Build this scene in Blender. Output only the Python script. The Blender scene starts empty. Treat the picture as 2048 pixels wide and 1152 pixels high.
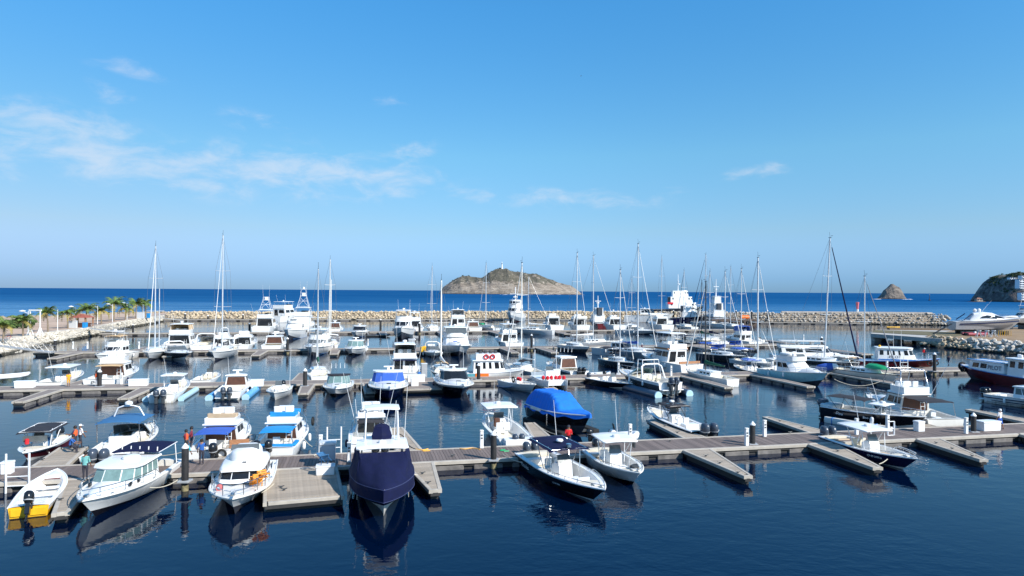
import bpy, bmesh, math, random
from mathutils import Vector, Matrix, noise
random.seed(11)
R = math.radians
SC = bpy.context.scene
COL = SC.collection
# ------------------------------------------------------------------ camera
FPX, CAMH = 1370.0, 12.0
ROLL = math.atan(0.00617)
PITCH = math.atan((575.3 + 0.00617 * 1024 - 576) / FPX)
cam_d = bpy.data.cameras.new('camera')
cam = bpy.data.objects.new('camera', cam_d)
COL.objects.link(cam)
cam_d.sensor_width = 36.0
cam_d.lens = 36.0 * FPX / 2048
cam_d.clip_start = 0.5
cam_d.clip_end = 90000
_fw = Vector((0, math.cos(PITCH), math.sin(PITCH)))
_up0 = Vector((0, -math.sin(PITCH), math.cos(PITCH)))
_rt0 = Vector((1, 0, 0))
_c, _s = math.cos(ROLL), math.sin(ROLL)
_rt = _rt0 * _c + _up0 * _s
_up = _up0 * _c - _rt0 * _s
_m = Matrix((_rt, _up, -_fw)).transposed().to_4x4()
_m.translation = (0, 0, CAMH)
cam.matrix_world = _m
SC.camera = cam


def G(u, v, z=0.0):
    """point of the photograph (2048 wide) laid on the horizontal plane at height z"""
    d = _rt * ((u - 1024) / FPX) + _up * (-(v - 576) / FPX) + _fw
    t = (z - CAMH) / d.z
    return Vector((d.x * t, d.y * t, z))


def HT(u, v, y):
    """height above the water of pixel v at forward distance y"""
    d = _rt * ((u - 1024) / FPX) + _up * (-(v - 576) / FPX) + _fw
    return CAMH + d.z * y / d.y


def PX(u, y):
    """x of pixel column u at forward distance y near the horizon"""
    return (u - 1024) / FPX * y


# ------------------------------------------------------------------ light
SUN_EL, SUN_AZ = 37.0, 125.0      # azimuth clockwise from +Y (view direction)
SC.view_settings.view_transform = 'Standard'
SC.view_settings.look = 'None'
SC.view_settings.exposure = 0.42
SC.view_settings.gamma = 1.0
SC.view_settings.use_curve_mapping = False
world = bpy.data.worlds.new('World')
SC.world = world
world.use_nodes = True
NT = world.node_tree
NT.nodes.clear()


class N:
    """tiny node graph writer"""
    def __init__(s, nt): s.nt = nt
    def new(s, t, **kw):
        n = s.nt.nodes.new(t)
        for k, v in kw.items(): setattr(n, k, v)
        return n
    def put(s, sock, v):
        if isinstance(v, bpy.types.NodeSocket): s.nt.links.new(v, sock)
        elif v is not None: sock.default_value = v
    def math(s, op, a, b=None, c=None, clamp=False):
        n = s.new('ShaderNodeMath', operation=op, use_clamp=clamp)
        for i, x in enumerate((a, b, c)):
            if x is not None: s.put(n.inputs[i], x)
        return n.outputs[0]
    def mix(s, f, a, b, mode='MIX'):
        n = s.new('ShaderNodeMix', data_type='RGBA', blend_type=mode)
        s.put(n.inputs[0], f); s.put(n.inputs[6], a); s.put(n.inputs[7], b)
        return n.outputs[2]
    def noise(s, vec, scale, detail=3, rough=.55, dist=0.):
        n = s.new('ShaderNodeTexNoise')
        s.put(n.inputs['Vector'], vec)
        n.inputs['Scale'].default_value = scale; n.inputs['Detail'].default_value = detail
        n.inputs['Roughness'].default_value = rough; n.inputs['Distortion'].default_value = dist
        return n.outputs[0]
    def ramp(s, f, stops):
        n = s.new('ShaderNodeValToRGB')
        e = n.color_ramp.elements
        while len(e) < len(stops): e.new(.5)
        for q, (p, c) in zip(e, stops):
            q.position = p; q.color = c if len(c) == 4 else (*c, 1)
        s.put(n.inputs[0], f)
        return n.outputs[0]
    def mapr(s, v, a, b, c=0., d=1., smooth=True):
        n = s.new('ShaderNodeMapRange', interpolation_type='SMOOTHSTEP' if smooth else 'LINEAR')
        s.put(n.inputs[0], v)
        for i, x in zip((1, 2, 3, 4), (a, b, c, d)): s.put(n.inputs[i], x)
        return n.outputs[0]
    def comb(s, x, y, z=0.):
        n = s.new('ShaderNodeCombineXYZ')
        for i, v in enumerate((x, y, z)): s.put(n.inputs[i], v)
        return n.outputs[0]


w = N(NT)
sky = w.new('ShaderNodeTexSky', sky_type='NISHITA', sun_disc=False)
sky.sun_elevation = R(SUN_EL)
sky.sun_rotation = R(SUN_AZ)
sky.altitude = 0
sky.air_density = 1.0
sky.dust_density = 0.25
sky.ozone_density = 2.4
tc = w.new('ShaderNodeTexCoord')
sx = w.new('ShaderNodeSeparateXYZ')
NT.links.new(tc.outputs['Generated'], sx.inputs[0])
X, Y, Z = sx.outputs
hs = w.new('ShaderNodeHueSaturation')
hs.inputs['Saturation'].default_value = 1.22
hs.inputs['Value'].default_value = 1.0
NT.links.new(sky.outputs[0], hs.inputs['Color'])
el = w.math('MULTIPLY', w.math('ARCSINE', Z), 180 / math.pi)
az = w.math('MULTIPLY', w.math('ARCTAN2', X, Y), 180 / math.pi)
# horizon haze keeps the lowest degrees of sky bluish instead of Nishita's pale band
tint = w.ramp(w.mapr(el, 0, 45, 0, 1, False), [(0.0, (.34, .685, 1.60)), (.022, (.38, .715, 1.60)), (.11, (.83, 1.02, 1.27)), (.245, (1.08, 1.46, 1.46)), (.5, (.95, 1.76, 1.90)), (1.0, (.92, 1.70, 1.85))])
skyc = w.mix(1.0, hs.outputs[0], tint, 'MULTIPLY')
# the air is milkier toward the left (north-west), away from the sun
low = w.math('MULTIPLY', w.mapr(el, 30, 2), w.mapr(az, 6, -40))
skyc = w.mix(low, skyc, w.mix(1.0, skyc, (.92, .78, .75, 1), 'MULTIPLY'))
# thin fair-weather streaks: a long bank low in the north-west, scattered shreds elsewhere
p = w.comb(w.math('MULTIPLY', az, .085), w.math('MULTIPLY', el, .21), 0.)
n1 = w.noise(p, 3.2, 7, .60, .35)
n2 = w.noise(p, .8, 3, .5)


def blob(a, e, ra, re, g=1.0, tilt=0.0):
    da = w.math('SUBTRACT', az, a)
    de = w.math('SUBTRACT', w.math('SUBTRACT', el, e), w.math('MULTIPLY', da, tilt))
    d2 = w.math('ADD', w.math('POWER', w.math('DIVIDE', da, ra), 2), w.math('POWER', w.math('DIVIDE', de, re), 2))
    return w.math('MULTIPLY', w.math('EXPONENT', w.math('MULTIPLY', d2, -1)), g)


def azel(u, v):
    return math.degrees(math.atan((u - 1024) / FPX)), math.degrees(math.atan((578 - v) / math.hypot(FPX, u - 1024)))


tot = None
for (u, v, ru, rv, g, tl) in ((110, 255, 150, 40, .95, -.10), (330, 335, 300, 42, 1.0, -.08), (640, 345, 230, 45, 1.0, -.05), (240, 190, 60, 22, .6, -.1),
                              (250, 135, 70, 18, .55, -.1), (820, 300, 50, 26, .75, 0), (510, 245, 70, 20, .6, -.15), (800, 380, 60, 14, .95, -.05),
                              (1090, 392, 200, 19, .85, -.04), (1310, 385, 60, 22, .5, .1), (1510, 336, 70, 13, .85, .05), (770, 200, 60, 12, .45, 0),
                              (-150, 280, 200, 60, .9, 0), (1190, 372, 30, 10, .4, 0)):
    a, e = azel(u, v)
    b_ = blob(a, e, ru / FPX * 57.3, rv / FPX * 57.3, g, tl)
    tot = b_ if tot is None else w.math('MAXIMUM', tot, b_)
# out of the frame (behind and to the sides) the same thin cover goes on
side = w.math('MULTIPLY', w.mapr(w.math('ABSOLUTE', az), 48, 75), w.math('MULTIPLY', w.mapr(el, 3, 9), w.mapr(el, 40, 22)))
tot = w.math('MAXIMUM', tot, w.math('MULTIPLY', side, w.mapr(n2, .45, .62, 0, .8)))
dens = w.mapr(w.math('ADD', w.math('MULTIPLY', n1, 1.7), w.math('MULTIPLY', tot, .50)), 0.92, 1.66, 0, .52)
dens = w.math('MULTIPLY', dens, w.mapr(tot, .05, .45))
skyc = w.mix(dens, skyc, (7.3, 7.6, 8.3, 1))
bg = w.new('ShaderNodeBackground')
NT.links.new(skyc, bg.inputs[0])
bg.inputs[1].default_value = 0.083
wo = w.new('ShaderNodeOutputWorld')
NT.links.new(bg.outputs[0], wo.inputs[0])

sun_d = bpy.data.lights.new('sun', 'SUN')
sun_d.energy = 5.0
sun_d.angle = R(0.5)
sun_d.color = (1.0, .955, .88)
sun = bpy.data.objects.new('sun', sun_d)
COL.objects.link(sun)
_sd = Vector((math.sin(R(SUN_AZ)) * math.cos(R(SUN_EL)), math.cos(R(SUN_AZ)) * math.cos(R(SUN_EL)), math.sin(R(SUN_EL))))
sun.rotation_euler = _sd.to_track_quat('Z', 'Y').to_euler()

# ------------------------------------------------------------------ materials
MATS = {}


def mat(name, rgb, rough=.5, metal=0., var=.06, scale=3., bump=0., bscale=20., spec=None, coat=0., rand=0., streak=None, wet=False, stain=False):
    if name in MATS: return MATS[name]
    m = bpy.data.materials.new(name)
    m.use_nodes = True
    nt = m.node_tree
    b = nt.nodes['Principled BSDF']
    g = N(nt)
    t = g.new('ShaderNodeTexCoord')
    vec = t.outputs['Object']
    if streak:
        mp = g.new('ShaderNodeMapping'); mp.inputs['Scale'].default_value = streak
        nt.links.new(vec, mp.inputs[0]); vec = mp.outputs[0]
    n = g.noise(vec, scale, 4, .6)
    lo = [max(0, c * (1 - var * 2)) for c in rgb]; hi = [min(1, c * (1 + var * 2)) for c in rgb]
    c = g.ramp(n, [(.25, lo), (.75, hi)])
    if wet:
        gp = g.new('ShaderNodeNewGeometry'); sz_ = g.new('ShaderNodeSeparateXYZ'); nt.links.new(gp.outputs['Position'], sz_.inputs[0])
        c = g.mix(g.mapr(g.math('ADD', sz_.outputs[2], g.math('MULTIPLY', n, .5)), 1.0, .55), c, (.045, .042, .03, 1))
    if stain:
        so = g.new('ShaderNodeSeparateXYZ'); nt.links.new(t.outputs['Object'], so.inputs[0])
        ms = g.new('ShaderNodeMapping'); ms.inputs['Scale'].default_value = (5, 5, .5); nt.links.new(t.outputs['Object'], ms.inputs[0])
        run = g.noise(ms.outputs[0], 1.0, 4, .6)
        f1 = g.math('MULTIPLY', g.mapr(so.outputs[2], .42, .02), g.mapr(run, .38, .66, .15, .75))
        f2 = g.mapr(run, .60, .74, 0, .22)
        c = g.mix(g.math('MAXIMUM', f1, f2), c, (.40, .35, .26, 1))
    if rand:
        oi = g.new('ShaderNodeObjectInfo')
        f = g.mapr(oi.outputs['Random'], 0, 1, 1 - rand, 1 + rand, False)
        c = g.mix(1.0, c, g.comb(f, f, f), 'MULTIPLY')
    nt.links.new(c, b.inputs['Base Color'])
    nt.links.new(g.mapr(n, .2, .8, rough * .85, min(1, rough * 1.2)), b.inputs['Roughness'])
    b.inputs['Metallic'].default_value = metal
    if spec is not None: b.inputs['Specular IOR Level'].default_value = spec
    if coat:
        b.inputs['Coat Weight'].default_value = coat; b.inputs['Coat Roughness'].default_value = .08
    if bump:
        bn = g.noise(vec, bscale, 4, .6)
        bp = g.new('ShaderNodeBump'); bp.inputs['Strength'].default_value = bump; bp.inputs['Distance'].default_value = .05
        nt.links.new(bn, bp.inputs['Height']); nt.links.new(bp.outputs[0], b.inputs['Normal'])
    MATS[name] = m
    return m


WHITE = mat('white_gelcoat', (.80, .80, .79), .22, var=.02, scale=1.3)
HULLW = mat('white_hull_gelcoat', (.79, .79, .78), .24, var=.03, scale=1.1, stain=True)
OFFW = mat('off_white_gelcoat', (.72, .70, .65), .35, var=.03, scale=2)
CREAM = mat('cream_deck', (.68, .62, .50), .5, var=.05, scale=3)
NAVY = mat('navy_gelcoat', (.010, .013, .055), .15, var=.1)
BLACK = mat('black_gelcoat', (.010, .010, .014), .15, var=.1)
CHAR = mat('charcoal_gelcoat', (.06, .065, .075), .25, var=.1)
DRED = mat('dark_red_paint', (.12, .012, .016), .35, var=.12)
RED = mat('red_paint', (.60, .02, .03), .4)
ORNG = mat('orange_paint', (.80, .17, .02), .45)
YEL = mat('yellow_paint', (.78, .42, .015), .4)
LBLUE = mat('light_blue_hull', (.32, .66, .76), .3, var=.05)
PBLUE = mat('pale_blue_plastic', (.42, .62, .72), .4)
BFLOAT = mat('blue_float_plastic', (.10, .36, .66), .35)
MBLUE = mat('mid_blue_paint', (.03, .16, .45), .35)
GREYB = mat('grey_blue_hull', (.30, .36, .42), .4)
GREY = mat('grey_paint', (.35, .36, .37), .45)
LGREY = mat('light_grey_gelcoat', (.58, .60, .62), .3, var=.03)
DGREY = mat('dark_grey_plastic', (.05, .055, .06), .45)
ANTIF = mat('antifouling_bottom', (.030, .034, .05), .7, var=.2)
GLASS = mat('dark_glass', (.015, .018, .022), .06, var=.1)
TINT = mat('smoky_glass', (.10, .115, .12), .08, var=.1)
GREENG = mat('greenish_glass', (.16, .25, .24), .06, var=.1)
METAL = mat('stainless_steel', (.62, .63, .64), .25, 1.0)
GALV = mat('grey_aluminium', (.30, .31, .32), .4, .4)
ALU = mat('white_aluminium', (.74, .75, .76), .35)
MASTA = mat('mast_aluminium', (.62, .64, .66), .35, .3)
MASTW = mat('mast_white', (.78, .76, .70), .4)
MASTD = mat('mast_dark', (.05, .052, .055), .4)
WIRE = mat('rigging_wire', (.25, .26, .28), .4, .6)
OBB = mat('outboard_black', (.012, .014, .018), .22, var=.1)
OBG = mat('outboard_grey', (.05, .065, .09), .25, var=.1)
C_NAVY = mat('navy_canvas', (.006, .009, .042), .85, spec=.2, var=.12, bump=.25, bscale=6)
C_BLUE = mat('bright_blue_canvas', (.004, .15, .62), .8, var=.08, bump=.25, bscale=6)
C_CYAN = mat('cyan_canvas', (.01, .24, .56), .8, var=.08)
C_ROYAL = mat('royal_blue_canvas', (.03, .10, .42), .8, var=.08)
C_BLACK = mat('black_canvas', (.02, .02, .026), .85, var=.15)
C_TAN = mat('tan_canvas', (.52, .36, .20), .85, var=.08)
C_GREEN = mat('green_canvas', (.01, .10, .055), .85, var=.1)
C_WHITE = mat('white_canvas', (.74, .73, .70), .8, var=.04)
C_STEEL = mat('steel_blue_canvas', (.03, .13, .28), .8, var=.08)
TEAK = mat('teak', (.36, .17, .08), .6, var=.15, streak=(2, 12, 6))
TAN = mat('tan_vinyl', (.48, .36, .24), .6)
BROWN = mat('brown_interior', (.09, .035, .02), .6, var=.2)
RUBBER = mat('rubber', (.014, .014, .014), .8)
ROPE = mat('rope', (.55, .50, .40), .9)
LEAFG = mat('green_plastic', (.02, .36, .14), .45)
CONC = mat('concrete', (.42, .40, .37), .85, var=.1, scale=1.2, bump=.2)
PAVE = mat('pale_paving', (.55, .48, .40), .9, var=.1, scale=.4)
SAND = mat('sand_ground', (.46, .33, .24), .95, var=.12, scale=.15, bump=.2, bscale=2)
DIRT = mat('brown_dirt', (.27, .18, .10), .95, var=.15, scale=.3, bump=.3, bscale=3)
ROOFR = mat('red_roof', (.42, .10, .06), .7, var=.15)
SKIN1 = mat('skin', (.22, .11, .065), .55)
HAIR = mat('dark_hair', (.012, .009, .008), .7)


# ------------------------------------------------------------------ mesh helpers
class MB:
    def __init__(s): s.v = []; s.f = []; s.m = []
    def add(s, vs, fs, mi=0):
        o = len(s.v)
        s.v += [tuple(v) for v in vs]
        for f in fs:
            s.f.append([i + o for i in f]); s.m.append(mi)
    def loft(s, rings, mi=0, closed=True, caps=(True, True), mis=None):
        n = len(rings[0]); vs = [p for r in rings for p in r]; fs = []; ms = []
        m = n if closed else n - 1
        for i in range(len(rings) - 1):
            for j in range(m):
                a, b = i * n + j, i * n + (j + 1) % n
                fs.append((a, b, b + n, a + n)); ms.append(mis[j] if mis else mi)
        if caps[0]: fs.append(tuple(range(n - 1, -1, -1))); ms.append(mi)
        if caps[1]: fs.append(tuple((len(rings) - 1) * n + k for k in range(n))); ms.append(mi)
        o = len(s.v)
        s.v += [tuple(v) for v in vs]
        for f, q in zip(fs, ms): s.f.append([i + o for i in f]); s.m.append(q)
    def box(s, c, d, mi=0, b=.0, rz=0., top=1.0):
        """box centred at c with size d, optional chamfer b, yaw rz, top scaled"""
        x, y, z = d[0] / 2, d[1] / 2, d[2] / 2
        if b <= 0:
            ring = lambda k, zz: [(-x * k, -y * k, zz), (x * k, -y * k, zz), (x * k, y * k, zz), (-x * k, y * k, zz)]
            rs = [ring(1, -z), ring(top, z)]
        else:
            b = min(b, x * .9, y * .9, z * .9)
            def ring(k, zz, q):
                X_, Y_ = x * k - q, y * k - q
                return [(-X_ + b, -Y_, zz), (X_ - b, -Y_, zz), (X_, -Y_ + b, zz), (X_, Y_ - b, zz), (X_ - b, Y_, zz), (-X_ + b, Y_, zz), (-X_, Y_ - b, zz), (-X_, -Y_ + b, zz)]
            rs = [ring(1, -z, b * .5), ring(1, -z + b * .6, 0), ring(top, z - b * .6, 0), ring(top, z, b * .5)]
        cc, ss = math.cos(rz), math.sin(rz)
        s.loft([[(c[0] + p[0] * cc - p[1] * ss, c[1] + p[0] * ss + p[1] * cc, c[2] + p[2]) for p in r] for r in rs], mi)
    def tube(s, pts, r, n=5, mi=0, r1=None, caps=True):
        pts = [Vector(p) for p in pts]
        k = len(pts); rings = []
        nrm = None
        for i, p in enumerate(pts):
            d = (pts[min(i + 1, k - 1)] - pts[max(i - 1, 0)])
            if d.length < 1e-9: d = Vector((0, 0, 1))
            d.normalize()
            if nrm is None:
                a = Vector((0, 0, 1)) if abs(d.z) < .9 else Vector((1, 0, 0))
                nrm = d.cross(a).normalized()
            nrm = (nrm - d * nrm.dot(d))
            nrm = nrm.normalized() if nrm.length > 1e-6 else d.orthogonal().normalized()
            bi = d.cross(nrm)
            rr = r if r1 is None else r + (r1 - r) * i / max(1, k - 1)
            rings.append([p + (nrm * math.cos(2 * math.pi * j / n) + bi * math.sin(2 * math.pi * j / n)) * rr for j in range(n)])
        s.loft(rings, mi, True, (caps, caps))
    def lathe(s, prof, n=10, c=(0, 0, 0), mi=0, caps=(True, True)):
        s.loft([[(c[0] + r * math.cos(2 * math.pi * j / n), c[1] + r * math.sin(2 * math.pi * j / n), c[2] + z) for j in range(n)] for r, z in prof], mi, True, caps)
    def build(s, name, mats, parent=None, smooth=35, bevel=0):
        me = bpy.data.meshes.new(name)
        me.from_pydata(s.v, [], s.f)
        if not isinstance(mats, (list, tuple)): mats = [mats]
        for m in mats: me.materials.append(m)
        if len(mats) > 1: me.polygons.foreach_set('material_index', s.m)
        bm = bmesh.new(); bm.from_mesh(me)
        bmesh.ops.remove_doubles(bm, verts=bm.verts, dist=1e-5)
        bmesh.ops.recalc_face_normals(bm, faces=bm.faces)
        bm.to_mesh(me); bm.free()
        if smooth:
            me.polygons.foreach_set('use_smooth', [True] * len(me.polygons))
            me.set_sharp_from_angle(angle=R(smooth))
        return link(name, me, parent)


def link(name, me, parent=None):
    o = bpy.data.objects.new(name, me)
    COL.objects.link(o)
    if parent: o.parent = parent
    return o


def tag(o, label=None, cat=None, group=None, kind=None):
    for k, v in (('label', label), ('category', cat), ('group', group), ('kind', kind)):
        if v: o[k] = v
    return o


def empty(name, loc, rz=0, label=None, cat=None, group=None):
    o = bpy.data.objects.new(name, None)
    COL.objects.link(o)
    o.empty_display_size = .3
    o.location = loc
    o.rotation_euler = (0, 0, rz)
    return tag(o, label, cat, group)


def kids(o):
    return [c for c in bpy.data.objects if c.parent == o]


def copy_tree(o, parent=None, children=None):
    c = o.copy(); COL.objects.link(c)
    if parent: c.parent = parent
    for k in (o.children if children is None else children): copy_tree(k, c)
    return c


def one(name, mats, fn, parent=None, smooth=35):
    b = MB(); fn(b)
    return b.build(name, mats, parent, smooth)


def textmesh(name, s, size, mt, M, parent, ext=.004, shear=0):
    cu = bpy.data.curves.new(name, 'FONT')
    cu.body = s; cu.size = size; cu.extrude = ext; cu.align_x = 'CENTER'; cu.align_y = 'CENTER'; cu.shear = shear; cu.resolution_u = 2
    t = bpy.data.objects.new(name, cu)
    COL.objects.link(t)
    dg = bpy.context.evaluated_depsgraph_get()
    me = bpy.data.meshes.new_from_object(t.evaluated_get(dg))
    bpy.data.objects.remove(t)
    me.transform(M)
    me.materials.clear(); me.materials.append(mt)
    return link(name, me, parent)


def frame(o, x, y):
    """matrix: local X -> x, local Y -> y at o"""
    x = Vector(x).normalized(); z = x.cross(Vector(y)).normalized(); y = z.cross(x)
    m = Matrix((x, y, z)).transposed().to_4x4(); m.translation = o
    return m
# ================================================================== SETTING
def struct(o): return tag(o, kind='structure')


def rngs(seed):
    return random.Random(seed)


# ------------------------------------------------------------------ water
def water_mat():
    m = bpy.data.materials.new('sea_water'); m.use_nodes = True
    nt = m.node_tree; b = nt.nodes['Principled BSDF']; g = N(nt)
    ge = g.new('ShaderNodeNewGeometry'); pos = ge.outputs['Position']
    s = g.new('ShaderNodeSeparateXYZ'); nt.links.new(pos, s.inputs[0])
    x, y, z = s.outputs
    open_ = g.mapr(y, 266, 300)                 # open sea beyond the breakwater
    outer = g.mapr(y, 60, 250)                  # a little more air moves over the outer basin
    mp = g.new('ShaderNodeMapping'); mp.inputs['Scale'].default_value = (1.0, 1.5, 1); mp.inputs['Rotation'].default_value = (0, 0, R(14))
    nt.links.new(pos, mp.inputs[0]); v = mp.outputs[0]
    big = g.noise(v, .035, 3, .6, .4)           # cat's paws
    fine = g.noise(v, 2.6, 2, .55)
    mid = g.noise(v, .75, 3, .5, .3)
    swell = g.noise(v, .11, 4, .62, .3)
    paws = g.mapr(big, .42, .62, .35, 1.0)
    hb = g.math('MULTIPLY', g.math('ADD', g.math('MULTIPLY', fine, .010), g.math('MULTIPLY', mid, .036)), paws)
    ho = g.math('ADD', g.math('MULTIPLY', mid, .16), g.math('MULTIPLY', swell, 1.6))
    h = g.math('ADD', g.math('MULTIPLY', hb, g.math('SUBTRACT', 1.0, open_)), g.math('MULTIPLY', ho, open_))
    bp = g.new('ShaderNodeBump'); bp.inputs['Strength'].default_value = 1.0; bp.inputs['Distance'].default_value = 1.0
    nt.links.new(h, bp.inputs['Height']); nt.links.new(bp.outputs[0], b.inputs['Normal'])
    far = g.mapr(y, 320, 1400)
    streak = g.new('ShaderNodeMapping'); streak.inputs['Scale'].default_value = (.15, 1, 1); nt.links.new(pos, streak.inputs[0])
    sn = g.noise(streak.outputs[0], .012, 4, .6, .5)
    st2 = g.new('ShaderNodeMapping'); st2.inputs['Scale'].default_value = (.12, .6, 1); nt.links.new(pos, st2.inputs[0])
    sn2 = g.noise(st2.outputs[0], .16, 3, .6, .3)
    c_sea = g.mix(far, (.012, .098, .24, 1), (.001, .060, .185, 1))
    c_sea = g.mix(g.mapr(sn, .4, .65, 0, .5), c_sea, (.014, .112, .27, 1))
    c_bas = g.mix(g.mapr(big, .35, .7), (.0, .0035, .017, 1), (.0, .0065, .026, 1))
    nt.links.new(c_bas, b.inputs['Base Color'])
    b.inputs['Roughness'].default_value = .022
    b.inputs['Specular IOR Level'].default_value = .5
    b.inputs['Specular Tint'].default_value = (.50, .94, 1.0, 1)
    b.inputs['IOR'].default_value = 1.33
    # open sea: steep wavelets turned toward us hide most of the mirror, so its reflectance is capped
    df = g.new('ShaderNodeBsdfDiffuse'); nt.links.new(c_sea, df.inputs[0]); nt.links.new(bp.outputs[0], df.inputs['Normal'])
    gl = g.new('ShaderNodeBsdfGlossy'); gl.inputs['Color'].default_value = (.8, .95, 1, 1); gl.inputs['Roughness'].default_value = .25; nt.links.new(bp.outputs[0], gl.inputs['Normal'])
    mx = g.new('ShaderNodeMixShader'); nt.links.new(g.math('MULTIPLY', g.mapr(y, 290, 760, .50, .05), g.mapr(g.math('ADD', g.math('MULTIPLY', sn, .5), g.math('MULTIPLY', sn2, .5)), .36, .64, .45, 1.4)), mx.inputs[0])
    nt.links.new(df.outputs[0], mx.inputs[1]); nt.links.new(gl.outputs[0], mx.inputs[2])
    m2 = g.new('ShaderNodeMixShader'); nt.links.new(open_, m2.inputs[0]); nt.links.new(b.outputs[0], m2.inputs[1]); nt.links.new(mx.outputs[0], m2.inputs[2])
    nt.links.new(m2.outputs[0], nt.nodes['Material Output'].inputs['Surface'])
    return m


_b = MB()
_b.add([(-45000, -3000, 0), (45000, -3000, 0), (45000, 60000, 0), (-45000, 60000, 0)], [(0, 1, 2, 3)])
struct(_b.build('sea_water', water_mat(), smooth=0))


# ------------------------------------------------------------------ rocks
def rock_mesh(name, seed, mt, sub=1):
    bm = bmesh.new()
    bmesh.ops.create_icosphere(bm, subdivisions=sub, radius=.5)
    r = rngs(seed)
    pl = [(Vector((r.uniform(-1, 1), r.uniform(-1, 1), r.uniform(-1, 1))).normalized(), r.uniform(.28, .42)) for _ in range(9)]
    for v in bm.verts:
        for n_, d_ in pl:                       # broken faces
            k = v.co.dot(n_) - d_
            if k > 0: v.co -= n_ * k
        v.co *= 1 + .12 * noise.noise(v.co * 4 + Vector((seed, 0, 0)))
    me = bpy.data.meshes.new(name); bm.to_mesh(me); bm.free()
    me.materials.append(mt)
    return me


ROCKT = mat('tan_rock', (.46, .37, .25), .9, var=.12, scale=1.2, bump=.4, bscale=5, rand=.34, wet=True)
ROCKG = mat('grey_rock', (.40, .36, .31), .9, var=.16, scale=1.2, bump=.4, bscale=5, rand=.30, wet=True)
ROCKW = mat('pale_limestone', (.52, .48, .42), .9, var=.14, scale=1.2, bump=.4, bscale=5, rand=.28, wet=True)
ROCKD = mat('rubble_core', (.25, .20, .145), .95, var=.2, scale=.6, bump=.5, wet=True)


def lerp(a, b, t): return a + (b - a) * t


class Poly:
    def __init__(s, pts):
        s.p = [Vector(q) for q in pts]; s.l = [0.]
        for a, b in zip(s.p, s.p[1:]): s.l.append(s.l[-1] + (b - a).length)
        s.L = s.l[-1]
    def at(s, d):
        d = max(0, min(s.L, d))
        for i in range(len(s.l) - 1):
            if d <= s.l[i + 1] or i == len(s.l) - 2:
                t = (d - s.l[i]) / max(1e-9, s.l[i + 1] - s.l[i])
                return s.p[i].lerp(s.p[i + 1], t)
    def tan(s, d):
        return (s.at(d + .5) - s.at(d - .5)).normalized()


# breakwater: front toe line, height of the crest along it
BW = Poly([(-134, 262, 2.7), (-60, 273, 2.8), (-5, 288, 2.95), (60, 285, 3.2), (110, 270, 3.6), (160, 256, 3.9), (167, 258, 3.9)])


def bw_profile(d):
    p_, t_ = BW.at(d), BW.tan(d)
    n_ = Vector((-t_.y, t_.x, 0)).normalized(); h = p_.z
    return p_, n_, h


_b = MB(); rings = []
for i in range(150):
    d = BW.L * i / 149
    p_, n_, h = bw_profile(d)
    k = 1.0 if i < 146 else 1 - ((i - 145) / 4.) ** 2 * .75
    q = [(-1.5, -.8), (0, -.2), (3.0, h * .45), (5.6, h - .25), (7, h - .1), (11.5, h - .1), (13, h * .8), (17, h * .3), (21, -.8)]
    rings.append([(p_.x + n_.x * a * 1, p_.y + n_.y * a, (z * k if z > 0 else z) + .15 * noise.noise((d * .4, a, 3))) for a, z in q])
_b.loft(rings, 0, False, (False, False))
bw = struct(_b.build('breakwater', ROCKD, smooth=50))
# paved top of the seaward arm
_b = MB(); rings = []
for i in range(40):
    d = lerp(BW.L - 62, BW.L - 5, i / 39)
    p_, n_, h = bw_profile(d)
    rings.append([(p_.x + n_.x * a, p_.y + n_.y * a, z) for a, z in ((6.4, h - .1), (6.4, h + .75), (11.2, h + .75), (11.2, h - .1))])
_b.loft(rings, 0, False, (True, True))
_b.build('crest_paving', PAVE, bw, smooth=30)

RT = [rock_mesh('boulder', 100 + i, ROCKT) for i in range(6)]
RG = [rock_mesh('boulder', 200 + i, ROCKG) for i in range(6)]
RW = [rock_mesh('boulder', 300 + i, ROCKW) for i in range(6)]


def scatter(parent, spots, keep=300):
    """spots: (pos, size, meshes, rnd); the nearest become parts, the rest one stuff part"""
    spots = sorted(spots, key=lambda s: (s[0] - Vector((0, 0, 12))).length / s[1])
    for p_, sz, ms, r in spots[:keep]:
        o = link('boulder', r.choice(ms), parent)
        o.matrix_world = Matrix.LocRotScale(p_, Matrix.Rotation(r.uniform(0, 6.28), 3, 'Z') @ Matrix.Rotation(r.uniform(-.6, .6), 3, 'X'),
                                            Vector((sz * r.uniform(.9, 1.35), sz * r.uniform(.8, 1.1), sz * r.uniform(.65, .95))))
    groups = {}
    for s in spots[keep:]: groups.setdefault(s[2][0].name, []).append(s)
    for gr in groups.values():
        b = MB()
        for p_, sz, ms, r in gr:
            me = r.choice(ms)
            M = Matrix.LocRotScale(p_, Matrix.Rotation(r.uniform(0, 6.28), 3, 'Z') @ Matrix.Rotation(r.uniform(-.6, .6), 3, 'X'), Vector((sz * 1.15, sz, sz * .8)))
            b.add([M @ v.co for v in me.vertices], [tuple(f.vertices) for f in me.polygons])
        o = b.build('boulder_rubble', [gr[0][2][0].materials[0]], parent, smooth=0)
        tag(o, kind='stuff')


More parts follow.
